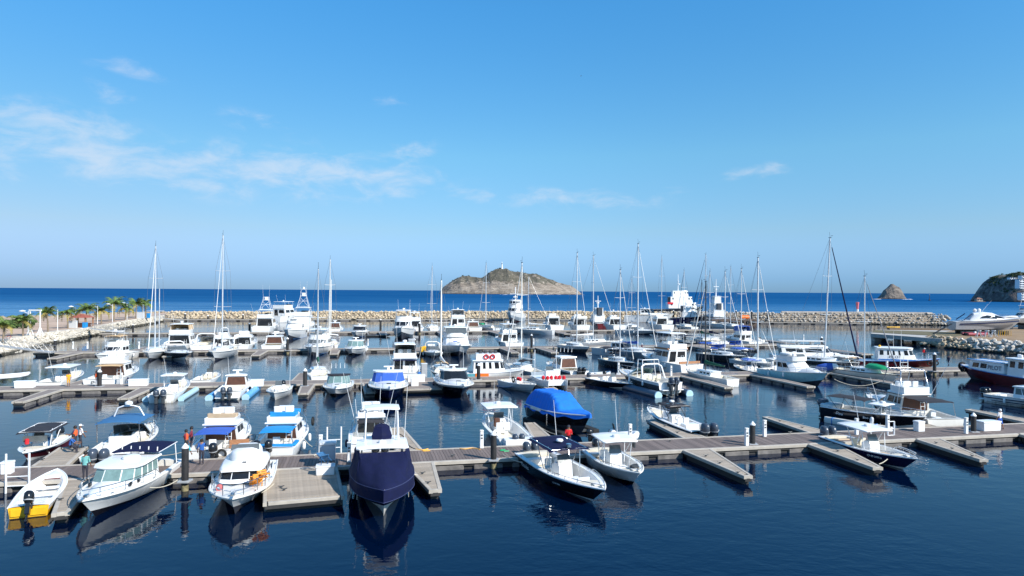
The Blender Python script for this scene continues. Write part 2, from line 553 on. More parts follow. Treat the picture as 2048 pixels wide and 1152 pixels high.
spots = []; r = rngs(5)
d = 1.0
while d < BW.L:
    p_, n_, h = bw_profile(d)
    ms = RT if p_.x < 62 + r.uniform(-12, 12) else RG
    if p_.x < 105:
        rows = ((.3, .05), (1.3, .2), (2.4, .38), (3.5, .56), (4.6, .78), (5.6, .96), (7.2, 1.0), (9.2, .98))
    else:
        rows = ((.3, .05), (1.4, .2), (2.6, .4), (3.8, .62), (5.0, .85), (5.9, 1.0))
    for a, f in rows:
        a2 = a + r.uniform(-.5, .5)
        spots.append((Vector((p_.x + n_.x * a2 + r.uniform(-.5, .5), p_.y + n_.y * a2, f * h + r.uniform(-.1, .22))), r.choice((.7, .9, 1.15, 1.5)) * r.uniform(.9, 1.15) * (.86 if p_.x > 105 else 1), ms, r))
    d += .92
for i in range(26):                              # rounded head of the breakwater
    a = r.uniform(-.3, 1.9) * math.pi / 2
    p_, n_, h = bw_profile(BW.L - 3); f = r.random()
    c = p_ + n_ * 8
    spots.append((Vector((c.x + math.sin(a) * (4.5 + 4 * (1 - f)), c.y - math.cos(a) * (4.5 + 4 * (1 - f)), h * f)), r.uniform(1.3, 2.0), RG, r))
scatter(bw, spots, 300)

# ------------------------------------------------------------------ promenade on the left
def pxline(pts, z): return [G(u, v, z) for u, v in pts]


toe = pxline([(-330, 790), (-120, 742), (0, 713), (60, 700), (110, 687), (192, 671), (250, 657), (305, 648), (325, 643)], -.05)
top = pxline([(-330, 733), (-120, 701), (0, 681), (40, 674), (80, 667), (176, 656), (240, 644), (300, 634), (330, 630)], 2.2)
farl = pxline([(-330, 646), (-120, 640), (0, 636), (60, 634), (120, 634), (170, 630), (225, 627), (300, 625.5), (335, 625)], 2.2)
sea_ = [p_ + Vector((-6, 16, -2.9)) for p_ in farl]
_b = MB()
inner = [a.lerp(b, .06) for a, b in zip(top, farl)]
_b.loft([toe, top], 0, False, (False, False))
rev = struct(_b.build('revetment', mat('revetment_stone', (.50, .45, .37), .9, var=.25, scale=2.5, bump=.6, bscale=3), smooth=0))
_b = MB(); up = Vector((0, 0, .012))
_b.loft([top, inner], 0, False, (False, False))
struct(_b.build('promenade_path', PAVE, smooth=0))
_b = MB()
_b.loft([inner, farl, sea_], 0, False, (False, False))
struct(_b.build('sand_ground', SAND, smooth=0))
# pale stones laid on the revetment and along the beach edge
b = MB(); r = rngs(8)
tp, bt = Poly(top), Poly(toe)
for i in range(2600):
    f = r.uniform(.12, 1); k = r.random()
    p_ = tp.at(f * tp.L).lerp(bt.at(f * bt.L), k) + Vector((0, 0, .02))
    me = r.choice(RW); sz = r.uniform(.5, 1.0)
    M = Matrix.LocRotScale(p_, Matrix.Rotation(r.uniform(0, 6.28), 3, 'Z'), Vector((sz * 1.2, sz, sz * .6)))
    b.add([M @ v.co for v in me.vertices], [tuple(q.vertices) for q in me.polygons])
tag(b.build('revetment_stones', mat('pale_stone', (.54, .49, .41), .9, var=.2, scale=.5, wet=True), rev, smooth=0), kind='stuff')
b = MB(); fp = Poly(farl)
for i in range(700):
    p_ = fp.at(r.random() * fp.L) + Vector((r.uniform(-3, 3), r.uniform(-1.5, 5), r.uniform(-.5, .25)))
    me = r.choice(RT); sz = r.uniform(.9, 1.9)
    M = Matrix.LocRotScale(p_, Matrix.Rotation(r.uniform(0, 6.28), 3, 'Z'), Vector((sz * 1.3, sz, sz * .6)))
    b.add([M @ v.co for v in me.vertices], [tuple(q.vertices) for q in me.polygons])
tag(b.build('beach_rocks', ROCKT, None, smooth=0), kind='stuff')

# ------------------------------------------------------------------ boatyard on the right
yt = pxline([(1869, 675), (1950, 681), (2048, 688), (2200, 700), (2500, 726)], 2.0)
ytoe = [p_ + Vector((-1.6, -4.2, -2.2)) for p_ in yt]
_b = MB(); _b.loft([ytoe, yt], 0, False, (False, False))
yrev = struct(_b.build('yard_revetment', ROCKD, smooth=0))
yin = [p_ + Vector((.6, 4.5, 0)) for p_ in yt]
yfar = pxline([(1888, 664), (1912, 660), (2048, 654), (2300, 654), (2900, 660)], 1.9)
_b = MB(); _b.loft([yt, yin], 0, False, (False, False))
struct(_b.build('yard_road', PAVE, smooth=0))
_b = MB(); _b.loft([yin, yfar, [p_ + Vector((0, 12, -2.6)) for p_ in yfar]], 0, False, (False, False))
struct(_b.build('yard_ground', DIRT, smooth=0))
spots = []; r = rngs(21); yp = Poly(yt); yb = Poly(ytoe)
d = 0.
while d < yp.L * .62:
    f = d / yp.L
    for k in (0., .22, .45, .68, .9):
        p_ = yp.at(f * yp.L).lerp(yb.at(f * yb.L), k + r.uniform(-.08, .08)) + Vector((r.uniform(-.3, .3), 0, r.uniform(-.05, .25)))
        spots.append((p_, r.choice((.75, 1.0, 1.3, 1.6)), RW if p_.x > 97.5 else RT, r))
    d += .82
for i in range(40):
    a = r.uniform(math.pi * .75, math.pi * 1.5); f = r.random()
    spots.append((Vector((yt[0].x + 1.5 + math.cos(a) * (1 + 3.6 * f), yt[0].y + 1 + math.sin(a) * (1 + 4 * f), 2.1 - 2.2 * f)), r.uniform(1., 1.8), RT, r))
scatter(yrev, spots, 300)

# concrete launching pier
pier = empty('concrete_pier', (0, 0, 0), 0, 'long grey concrete pier on square piles left of the boatyard rocks', 'pier')
P0, P1, P2, P3 = G(1741, 667, 1.9), G(1885, 678, 1.9), G(1985, 662, 1.9), G(1752, 659.5, 1.9)
b = MB(); b.loft([[P0, P1, P2, P3], [p_ - Vector((0, 0, .9)) for p_ in (P0, P1, P2, P3)]], 0, True, (True, True))
b.build('deck', CONC, pier, smooth=0)
a0, a1 = P3.lerp(P2, .12), P2
b = MB(); b.loft([[a0, a1, a1 + Vector((0, 1.4, 0)), a0 + Vector((0, 1.4, 0))], [p_ + Vector((0, 0, .5)) for p_ in (a0, a1, a1 + Vector((0, 1.4, 0)), a0 + Vector((0, 1.4, 0)))]], 0, True)
b.build('kerb_beam', mat('old_timber', (.17, .12, .08), .85, var=.2), pier, smooth=0)
b = MB(); c_ = P0.lerp(P3, .5)
mo = [P0.lerp(P3, .25), P1.lerp(P2, .22), P1.lerp(P2, .7), P0.lerp(P3, .85)]
b.loft([[p_ + Vector((0, 0, .01)) for p_ in mo], [p_ + Vector((0, 0, .09)) for p_ in mo]], 0, True)
b.build('moss_strip', mat('mossy_boards', (.13, .11, .055), .95, var=.25), pier, smooth=0)
for f in (.07, .38, .68):
    for g_ in (.1, .85):
        q = P0.lerp(P1, f).lerp(P3.lerp(P2, f), g_)
        b = MB(); b.box((q.x, q.y, 0), (1.6, 1.6, 2.0)); b.build('pile', CONC, pier)

# ------------------------------------------------------------------ islands and headland
def hill_mat(name, cols, veg, dark=(.03, .035, .045), vlow=.3):
    m = bpy.data.materials.new(name); m.use_nodes = True
    nt = m.node_tree; b = nt.nodes['Principled BSDF']; g = N(nt)
    t = g.new('ShaderNodeTexCoord'); v = t.outputs['Object']
    s = g.new('ShaderNodeSeparateXYZ'); nt.links.new(v, s.inputs[0])
    n1 = g.noise(v, .025, 6, .65, .6)
    mp = g.new('ShaderNodeMapping'); mp.inputs['Rotation'].default_value = (0, R(38), 0); mp.inputs['Scale'].default_value = (.30, 1, 1)
    nt.links.new(v, mp.inputs[0])
    n2 = g.noise(mp.outputs[0], .06, 6, .7, 1.0)
    c = g.ramp(n2, [(.30, cols[0]), (.5, cols[1]), (.7, cols[2])])
    hgt = g.mapr(s.outputs[2], vlow * 40, vlow * 40 + 45, -.16, .15)
    n3 = g.noise(v, .05, 6, .72, .8)
    c = g.mix(g.mapr(g.math('ADD', n3, hgt), .52, .60, 0, .85), c, veg)
    c = g.mix(g.mapr(s.outputs[2], 2.5, 1.0), c, (.06, .05, .045, 1))
    nt.links.new(c, b.inputs['Base Color']); b.inputs['Roughness'].default_value = .95
    bp = g.new('ShaderNodeBump'); bp.inputs['Strength'].default_value = .9; bp.inputs['Distance'].default_value = 9
    nt.links.new(g.math('ADD', n2, n1), bp.inputs['Height']); nt.links.new(bp.outputs[0], b.inputs['Normal'])
    return m


def ridge_hill(name, outline, base_v, dist, depth, mt, seed, nx=170, ny=46, rough=1.0, front=.5):
    """outline: (u, v) of the skyline; stands on the water at forward distance dist"""
    us = [o[0] for o in outline]
    def prof(u):
        for (a, va), (c, vc) in zip(outline, outline[1:]):
            if a <= u <= c: return va + (vc - va) * (u - a) / max(1e-6, c - a)
        return base_v
    b = MB(); vs = []; fs = []
    x0 = PX(us[0], dist)
    cx = PX((us[0] + us[-1]) / 2, dist)
    for i in range(nx + 1):
        u = lerp(us[0], us[-1], i / nx)
        yc = dist + depth * front
        h = max(0.05, HT(u, prof(u), yc))
        end = math.sin(math.pi * min(1, max(0, i / nx))) ** .35
        for j in range(ny + 1):
            t = j / ny
            y = dist + depth * (front + (t - front) * max(.12, end))
            f = (t / front) if t < front else (1 - t) / (1 - front)
            f = max(0, min(1, f)); sh = (1 - (1 - f) ** 1.9)
            q = Vector((PX(u, yc), y, 0))
            rg = noise.fractal(Vector((q.x * .012 + f * .9, q.y * .012, seed)), .9, 2.1, 5)
            gul = 1 - abs(noise.noise(Vector((q.x * .028 + f * 1.3, seed * 3.1, q.y * .006)))) * 2
            z = h * sh + rough * (rg * h * .10 + gul * h * .09) * 4 * f * (1 - f)
            if t in (0, 1): z = -1.5
            vs.append((q.x - cx, y - dist, z))
    for i in range(nx):
        for j in range(ny):
            a = i * (ny + 1) + j
            fs.append((a, a + ny + 1, a + ny + 2, a + 1))
    b.add(vs, fs)
    o = b.build(name, mt, None, smooth=45)
    o.location = (cx, dist, 0)
    return struct(o)


ISL = hill_mat('dry_island_rock', ((.13, .105, .085, 1), (.27, .22, .172, 1), (.45, .39, .32, 1)), (.085, .08, .055, 1))
island = ridge_hill('island', [(879, 588), (881, 584), (887, 574), (905, 561.5), (924, 552.7), (938, 552.7), (952, 555.4), (963, 556), (977, 549), (991, 543), (1003, 540.8), (1016, 540.8),
                     (1031, 544.5), (1047, 546), (1061, 550), (1074, 550.5), (1086, 554.5), (1104, 560.6), (1121, 566.8), (1139, 571), (1153, 579), (1161, 586), (1164, 588.5)],
                    588, 2330, 260, ISL, 3.3, nx=240, ny=60, rough=1.25)
ISR = hill_mat('grey_islet_rock', ((.075, .065, .06, 1), (.19, .16, .135, 1), (.34, .29, .23, 1)), (.07, .075, .06, 1), vlow=1.0)
ridge_hill('rock_islet', [(1755, 598), (1761, 594), (1764, 589), (1769, 580.5), (1775, 575.5), (1782, 568.2), (1785, 568), (1791, 572.5), (1797, 575.5), (1802, 583), (1806, 592), (1811, 597.5)], 598, 1400, 44, ISR, 9.1, 90, 30, rough=.9)
HDM = hill_mat('headland_rock', ((.06, .052, .055, 1), (.17, .145, .13, 1), (.46, .40, .33, 1)), (.022, .042, .014, 1), vlow=.2)
ridge_hill('headland', [(1974, 604), (1977, 598), (1981, 588), (1986, 577), (1989, 569), (1997, 565), (2003, 557), (2015, 553), (2030, 553), (2046, 552), (2075, 548), (2110, 540), (2160, 536), (2260, 530), (2360, 560), (2400, 604)], 604.5, 960, 210, HDM, 5.7, 150, 44, rough=2.0, front=.42)
ridge_hill('low_reef', [(1934, 603.6), (1944, 603.2), (1949, 602.4), (1962, 602.2), (1969, 602.6), (1972, 603.6)], 603.8, 985, 8, ISR, 2.2, 30, 10, rough=.3)


def house(name, loc, w_, d_, floors, fh, label, roof=ROOFR, wall=WHITE, rz=0, flat=True, cat='house'):
    o = empty(name, loc, rz, label, cat)
    H_ = floors * fh
    one('wall', wall, lambda b: b.box((0, 0, H_ / 2), (w_, d_, H_)), o)
    if flat:
        one('roof', roof, lambda b: b.box((0, 0, H_ + .2), (w_ + .8, d_ + .8, .4)), o)
    else:
        one('roof', roof, lambda b: b.loft([[(-w_ / 2 - .6, -d_ / 2 - .6, H_), (w_ / 2 + .6, -d_ / 2 - .6, H_), (w_ / 2 + .6, d_ / 2 + .6, H_), (-w_ / 2 - .6, d_ / 2 + .6, H_)],
                                           [(-w_ * .2, 0, H_ + 2.2), (w_ * .2, 0, H_ + 2.2), (w_ * .2, .1, H_ + 2.2), (-w_ * .2, .1, H_ + 2.2)]]), o)
    nw = max(2, int(w_ / 3.2))
    for f in range(floors):
        one('balcony', wall, lambda b: b.box((0, -d_ / 2 - .75, f * fh + .45), (w_ * .96, 1.5, .9)), o)
        for k in range(nw):
            x_ = (k + .5) / nw * w_ - w_ / 2
            one('window', GLASS, lambda b: b.box((x_, -d_ / 2, f * fh + fh * .62), (w_ / nw * .62, .16, fh * .45)), o)
    return o


# houses stepping down the headland
y_ = 985
for nm, u, v, w_, d_, fl, fh, lab in (
        ('terraced_house', 2048, 600, 13, 8, 3, 3.4, 'white terraced house with balconies low on the headland cliff'),
        ('cliff_house', 2042, 577, 11, 9, 4, 3.2, 'tall white balconied house built up the headland slope'),
        ('hilltop_house', 2050, 560, 15, 8, 2, 3.2, 'white hilltop house with dark flat roof at the picture edge'),
        ('villa', 2024, 559, 10, 7, 1, 3.0, 'low villa with grey roof on the headland top beside the trees')):
    dd = {600: 962, 577: 985, 560: 1010, 559: 1022}[v]
    house(nm, (PX(u, dd), dd, HT(u, v, dd)), w_, d_, fl, fh, lab, roof=mat('slate_roof', (.10, .11, .14), .8))
house('stone_hut', (PX(1957, 975), 975, 1.2), 8, 5, 1, 3, 'small pale stone hut with tiled roof on the reef by the headland', wall=mat('pale_stone_wall', (.46, .37, .29), .9), flat=False, cat='hut', roof=mat('brown_tiles', (.20, .11, .08), .8))

# lighthouse
yl = 2330 + 125
lx = PX(1003.6, yl); lz = HT(1003, 541, yl)
lh = empty('lighthouse', (lx, yl, lz - 4), 0, 'white lighthouse tower with low keeper building on the island summit', 'lighthouse')
one('tower', WHITE, lambda b: b.lathe([(5.2, 0), (4.2, 6), (3.0, 12), (2.2, 22), (2.0, 27)], 10), lh)
one('gallery', WHITE, lambda b: b.lathe([(3.0, 27), (3.0, 28)], 10), lh)
one('lantern', GLASS, lambda b: b.lathe([(1.4, 28), (1.4, 31)], 8), lh)
one('dome', WHITE, lambda b: b.lathe([(1.8, 31), (1.2, 32.2), (.3, 33.4), (.25, 37)], 8), lh)
one('keeper_house', WHITE, lambda b: (b.box((7, 0, 3.8), (12, 8, 6)), b.box((16, 0, 3.2), (8, 7, 3.6))), lh)
for k in range(4):
    one('window', GLASS, lambda b: b.box((3 + k * 4.4, -4.05, 5.2), (1.4, .2, 1.6)), lh)

# scrub on the skyline of the island and the headland
def bush(b, c, rad, n, r, flat=.7):
    for _ in range(n):
        d_ = Vector((r.gauss(0, 1), r.gauss(0, 1), r.gauss(0, 1)))
        d_ = d_.normalized() * rad * (r.random() ** .45); d_.z *= flat
        p_ = Vector(c) + d_; s_ = rad * r.uniform(.16, .32)
        a = Vector((r.uniform(-1, 1), r.uniform(-1, 1), r.uniform(-.6, 1))).normalized(); e1 = a.orthogonal() * s_; e2 = a.cross(e1)
        b.add([p_ - e1, p_ - e2 * .7, p_ + e1, p_ + e2 * .7], [(0, 1, 2, 3)])


SCRUB = mat('scrub_leaves', (.05, .06, .028), .9, var=.3, scale=.4)
SCRUBG = mat('green_scrub_leaves', (.035, .065, .02), .9, var=.3, scale=.4)
DG = bpy.context.evaluated_depsgraph_get()


def drop(obj, x, y):
    DG_ = bpy.context.evaluated_depsgraph_get()
    M = obj.matrix_world.inverted()
    ok, loc, _n, _i = obj.ray_cast(M @ Vector((x, y, 400)), Vector((0, 0, -1)))
    return (obj.matrix_world @ loc) if ok else None


bpy.context.view_layer.update()
b = MB(); r = rngs(31)
for i in range(420):
    x_ = PX(r.uniform(965, 1110), 2400) if i > 60 else PX(r.uniform(885, 965), 2400)
    y_ = 2330 + r.uniform(40, 150)
    p_ = drop(island, x_, y_)
    if p_ is None or p_.z < 14: continue
    if noise.noise(Vector((x_ * .02, y_ * .02, 7))) < -.05: continue
    rad = r.uniform(1.2, 3.0); bush(b, p_ + Vector((0, 0, rad * .3)), rad, 9, r)
for u, rad in ((925, 4), (937, 4.0), (905, 3.0), (883, 3), (997, 8), (990, 7), (984, 6.5), (977, 6), (1066, 5), (1072, 5), (1000, 9)):
    x_ = PX(u, 2455); p_ = drop(island, x_, 2330 + 128)
    if p_: bush(b, p_ + Vector((0, 0, rad * .4)), rad, 40, r)
tag(b.build('island_scrub', SCRUB, None, 0), kind='stuff')
hl = bpy.data.objects['headland']
b = MB()
for i in range(520):
    x_ = PX(r.uniform(1986, 2085), 1030); y_ = 960 + r.uniform(18, 110)
    p_ = drop(hl, x_, y_)
    if p_ is None or p_.z < 13: continue
    if noise.noise(Vector((x_ * .05, y_ * .05, 2))) < -.12: continue
    rad = r.uniform(1.0, 2.8); bush(b, p_ + Vector((0, 0, rad * .3)), rad, 26, r)
tag(b.build('headland_scrub', SCRUBG, None, 0), kind='stuff')
# surf at the feet of island and islet
b = MB()
for u0, u1, v, n_ in ((1744, 1760, 598.3, 20), (1806, 1822, 598.6, 20), (1000, 1160, 589.3, 40)):
    for i in range(n_):
        u = r.uniform(u0, u1); y_ = 12 * FPX / (v - (575.3 + .00617 * u) + r.uniform(-.25, .25)); k = y_ / 1400
        b.box((PX(u, y_), min(y_, 2326 if u < 1200 else 1398) , .02), (r.uniform(2, 7) * k, r.uniform(2, 4) * k, .5), b=.2)
tag(b.build('surf', mat('surf_foam', (.75, .78, .8), .8), None), kind='stuff')
# ================================================================== FLOATING DOCKS
PLANK_D = mat('weathered_plank', (.165, .128, .112), .75, var=.18, scale=2.2, streak=(.6, 9, 1), rand=.22, bump=.3, bscale=8)
PLANK_L = mat('pale_plank', (.34, .285, .225), .8, var=.12, scale=2.2, streak=(.6, 9, 1), rand=.13, bump=.3, bscale=8)
CURB = mat('pale_dock_edge', (.43, .385, .325), .7, var=.08, scale=1.5)
FLOATM = mat('float_concrete', (.17, .155, .145), .85, var=.25, scale=1.4)
DARKW = mat('dark_frame_and_gap_shade', (.035, .033, .032), .8, var=.2)
STRIPE = mat('far_dock_deck', (.23, .19, .165), .8, var=.16, scale=1.2, streak=(6, .5, 1))
DZ = .56


def plank_mesh(w_, l_, mt, name='plank'):
    b = MB(); b.box((0, 0, 0), (w_, l_, .045), b=.008)
    o = b.build(name, mt, None, 0); me = o.data; bpy.data.objects.remove(o); return me


def dock(name, a, b_, width, label, cat='pontoon', group=None, planks=0, plank_mt=PLANK_D, w1=None, along=False, curb=.22, step=2.6, flen=1.95, floats=True, deckmt=None):
    """floating dock from a to b_ (points on its centre line); w1 = width at b_"""
    a = Vector((a[0], a[1], 0)); b_ = Vector((b_[0], b_[1], 0)); w1 = w1 or width
    d = b_ - a; L = d.length
    o = empty(name, a, math.atan2(d.y, d.x), label, cat, group)
    W = lambda x: width + (w1 - width) * x / L
    # edge timbers / curbs
    for sgn in (-1, 1):
        b = MB(); rings = []
        for x in (0, L):
            y1 = sgn * W(x) / 2; y0 = y1 - sgn * min(curb, W(x) * .3)
            rings.append([(x, y0, DZ - .16), (x, y1, DZ - .16), (x, y1, DZ + .03), (x, y1 - sgn * .03, DZ + .05), (x, y0, DZ + .05)])
        b.loft(rings); b.build('edge_curb', CURB, o, 30)
    b = MB(); b.box((L - .12, 0, DZ - .05), (.24, W(L) - .5 if W(L) > 1 else W(L) * .5, .19), b=.03); b.build('end_beam', CURB, o)
    # carcass: frame, plus a dark inset block standing in for shade between floats
    b = MB()
    b.loft([[(x, -W(x) / 2 + .10, DZ - .33), (x, W(x) / 2 - .10, DZ - .33), (x, W(x) / 2 - .10, DZ - .05), (x, -W(x) / 2 + .10, DZ - .05)] for x in (0.02, L - .02)])
    ins = min(.22, W(L) * .25)
    b.loft([[(x, -W(x) / 2 + ins, -.25), (x, W(x) / 2 - ins, -.25), (x, W(x) / 2 - ins, DZ - .30), (x, -W(x) / 2 + ins, DZ - .30)] for x in (0.3, L - .3)])
    b.build('frame', DARKW, o, 0)
    if planks:
        if along:
            n = int((W(0) - 2 * curb) / planks)
            me = plank_mesh(planks * .95, L - .3, plank_mt)
            for i in range(n):
                p_ = link('plank', me, o); p_.rotation_euler = (0, 0, R(90)); p_.location = (L / 2 - .1, (i - (n - 1) / 2) * planks, DZ + .012 * ((i * 7) % 3) * .3)
        else:
            n = int((L - .25) / planks)
            me = plank_mesh(planks * .94, 1.0, plank_mt); r = rngs(int(L * 100))
            for i in range(n):
                x = (i + .5) * planks; w_ = W(x) - 2 * min(curb, W(x) * .3) + .02
                p_ = link('plank', me, o); p_.location = (x, 0, DZ + r.uniform(0, .012)); p_.scale = (1, w_, 1)
    else:
        b = MB()
        b.loft([[(x, -W(x) / 2 + .2, DZ), (x, W(x) / 2 - .2, DZ), (x, W(x) / 2 - .2, DZ + .03), (x, -W(x) / 2 + .2, DZ + .03)] for x in (0, L)])
        b.build('deck', deckmt or STRIPE, o, 0)
    if floats:
        n = max(1, int(L / step))
        st = L / n
        for i in range(n):
            x = (i + .5) * st
            b = MB(); b.box((x, 0, .02), (flen / step * st, W(x) - .16, .56), b=.05); b.build('float', FLOATM, o)
    return o


AS = .222
TH = math.atan(AS)
EX = Vector((math.cos(TH), math.sin(TH), 0)); NY = Vector((-math.sin(TH), math.cos(TH), 0))


def nearA(x): return 46.6 + AS * x
def farA(x): return 50.6 + AS * x


WA = 4.0 * math.cos(TH)
def lineA(x): return (x, 48.6 + AS * x)


dock('floating_walkway', lineA(-45), lineA(1.985), WA, 'left half of the long front floating walkway of weathered boards', 'walkway', planks=.22, curb=.32)
dock('floating_walkway', lineA(2.0), lineA(64), WA, 'right half of the long front floating walkway of dark weathered boards', 'walkway', planks=.22, curb=.32)


def finger(u0, v0, u1, v1, w0, w1, label, z=DZ, planks=.3, group='tapered finger pontoons of the front walkway', far=False):
    a = G(u0, v0, z); b_ = G(u1, v1, z)
    yl_ = farA(a.x) if far else nearA(a.x)
    a.y = yl_ + (.02 if far else -.02)
    return dock('finger_pontoon', a, b_, w0, label, 'finger pontoon', group, planks, PLANK_L, w1, floats=False) 


finger(842, 921, 871, 981, 2.0, .75, 'short pale finger beside the navy covered boat')
finger(1393, 899, 1497, 953, 2.3, .6, 'empty pale finger pointing right below the black capped pile')
finger(1645, 889, 1756, 936, 2.4, .7, 'pale finger alongside the navy boat with white hardtop')
finger(1850, 876, 1968, 920, 2.2, .6, 'empty pale finger nearest the right side below the white flybridge boat')
finger(2060, 868, 2190, 905, 2.2, .7, 'pale finger running out of the picture at the right edge')
finger(166, 958, 121, 1027, 1.75, .8, 'grey finger between the yellow skiff and the white cabin boat')
finger(97, 933, 148, 894, 2.2, 1.9, 'pale finger between the red motorboat and the blue canopied boat', far=True)
finger(473, 911, 492, 870, 1.9, 1.5, 'shaded finger between the two blue awning cruisers', far=True)
finger(816, 904, 789, 856, 1.9, 1.4, 'pale finger behind the navy covered boat', far=True)
finger(1092, 874, 1059, 846, 1.8, 1.0, 'pale finger between the white hardtop boat and the blue covered boat', far=True)
finger(1392, 878, 1300, 840, 2.0, .8, 'pale finger below the black canopied twin outboard boat', far=True)
finger(1640, 866, 1531, 834, 1.9, .7, 'empty pale finger pointing up left behind the walkway', far=True)
finger(1868, 857, 1812, 839, 1.7, 1.0, 'short finger between the black hulled boat and the flybridge boat', far=True)
finger(2075, 846, 1936, 819, 1.9, .8, 'pale finger behind the man in the white shirt', far=True)
# broad working platform at the front
pa = Vector((-13.1, 44.0, 0)); pb = Vector((-11.25, 37.35, 0))
plat = dock('platform_pontoon', (-13.35, nearA(-13.35) - .03), (-11.2, 37.25), 4.5, 'wide pale timber platform jutting from the walkway with a white locker on it', 'pontoon', planks=.30, plank_mt=PLANK_L, w1=4.25, curb=.2, step=2.3, flen=1.7)

# ---- second, third, fourth and breakwater docks: boards too fine to tell apart, decks take a striped material
def nearB(x): return 87.9 + .212 * x
def nearC(x): return 137. + .207 * x
def nearD(x): return 194. + .212 * x


dock('floating_walkway', (-75, nearB(-75) + 1.9), (76, nearB(76) + 1.9), 3.7, 'second floating walkway with white boats moored along both sides', 'walkway', step=2.6)
dock('floating_walkway', (-84, nearC(-84) + 1.8), (64, nearC(64) + 1.8), 3.4, 'third floating walkway in the middle of the marina', 'walkway', step=3.4, flen=2.3)
dock('floating_walkway', (-104, nearD(-104) + 1.8), (68, nearD(68) + 1.8), 3.4, 'fourth floating walkway farther out toward the breakwater', 'walkway', step=4, flen=2.8)
for (x0, y0, x1, y1, lab) in ((-130, 254, -62, 264, 'dark floating dock along the left part of the breakwater'), (-60, 264.5, -3, 278, 'floating dock along the middle of the breakwater'),
                              (0, 279, 66, 276, 'floating dock under the breakwater behind the yacht'), (90, 265, 134, 258, 'empty floating dock under the right arm of the breakwater')):
    dock('floating_walkway', (x0, y0), (x1, y1), 2.6, lab, 'walkway', step=4.5, flen=3.2)


def fing2(x, ln, side, lab, y0, sl, w0=1.7, w1=1.2, skew=0., group='finger pontoons farther out', step=2.4):
    """finger of a farther walkway; side -1 toward the viewer, +1 away"""
    yb_ = y0(x) + (-.02 if side < 0 else 3.75)
    dr = Vector((math.sin(TH) * (1 if side < 0 else -1) + skew, -math.cos(TH) if side < 0 else math.cos(TH), 0)).normalized()
    return dock('finger_pontoon', (x, yb_), (x + dr.x * ln, yb_ + dr.y * ln), w0, lab, 'finger pontoon', group, w1=w1, step=step, deckmt=MATS['far_dock_deck'])


# second walkway
for px, v, ln, side, lab in ((104, 782, 8.5, -1, 'empty finger pointing toward the viewer at the left of the second walkway'),
                             (282, 780, 8, -1, 'dark finger left of the twin outboard boat on the second walkway'),
                             (590, 782, 7.5, -1, 'finger between the pale blue lift and the small white open boat'),
                             (715, 782, 8, -1, 'narrow finger right of the black topped cruiser'),
                             (1068, 762, 9, -1, 'finger between the white swoosh boat and the catamaran'),
                             (1380, 757, 11, -1, 'finger left of the green covered sailboat with round white transom'),
                             (1530, 757, 12, -1, 'finger under the pale blue sportfisher'),
                             (1690, 752, 14, -1, 'long pale finger with a slack rope beside the green dinghy sailboat'),
                             (150, 770, 7, 1, 'finger beside the open boat with white roof'),
                             (590, 765, 8, 1, 'finger left of the sailboat with the green sail cover'),
                             (1890, 742, 9, 1, 'pale finger where two dark figures walk')):
    q = G(px, v, .5)
    fing2(q.x, ln, side, lab, nearB, .212)
dock('platform_pontoon', (G(840, 770, .5).x, nearB(G(840, 770, .5).x) - .03), (G(840, 770, .5).x + 1.3, nearB(G(840, 770, .5).x) - 6.2), 6.2, 'square platform with white lockers between the two dark hulled cruisers', 'pontoon', step=2.2, flen=1.6)
# third walkway
for px, v, ln, side, lab in ((150, 707, 10, -1, 'dark finger left of the tan topped flybridge boat'), (345, 707, 9, -1, 'dark littered finger right of the two masted white sailboat bow'),
                             (510, 706, 9, -1, 'finger with a row of red floats along its side'), (655, 706, 8, -1, 'short finger right of the white flybridge bow'),
                             (262, 703, 9, 1, 'pale finger pointing away left of the tall mast'), (1008, 698, 10, -1, 'dark finger left of the life ring workboat'),
                             (1080, 697, 11, -1, 'dark finger in front of the twin sailboats'), (1205, 693, 11, -1, 'dark finger behind the black low speedboat'),
                             (1380, 690, 12, -1, 'finger behind the brown trimmed trawler'), (1560, 683, 12, 1, 'finger by the blue canopied boats')):
    q = G(px, v, .5)
    fing2(q.x, ln, side, lab, nearC, .207, w0=1.9, w1=1.5)
dock('platform_pontoon', (G(850, 700, .5).x, nearC(G(850, 700, .5).x) - .03), (G(850, 700, .5).x + 1.7, nearC(G(850, 700, .5).x) - 7.0), 7.5, 'platform with a yellow tank on the third walkway', 'pontoon', step=2.6)
dock('finger_pontoon', (61, nearC(61) - .1), (66.5, 128), 2.6, 'long pale end finger of the third walkway running down to the light sportfisher', 'finger pontoon', 'finger pontoons farther out', step=3)
# fourth walkway
for px, v, ln, side, lab in ((880, 664, 13, -1, 'dark finger left of the white sportfisher on the fourth walkway'), (985, 663, 14, -1, 'dark finger left of the flybridge stern on the fourth walkway'),
                             (1105, 661, 14, -1, 'dark finger right of the grey sailboat on the fourth walkway'), (760, 666, 12, -1, 'light finger with a dinghy on the fourth walkway'),
                             (1290, 658, 13, -1, 'dark finger right of the white stern on the fourth walkway')):
    q = G(px, v, .5)
    fing2(q.x, ln, side, lab, nearD, .212, w0=2.2, w1=1.8, step=3)


# ------------------------------------------------------------------ piles
PILE = mat('black_pile', (.022, .021, .022), .6, var=.25, scale=2)
GROWTH = mat('barnacle_band', (.20, .17, .09), .9, var=.35, scale=6)


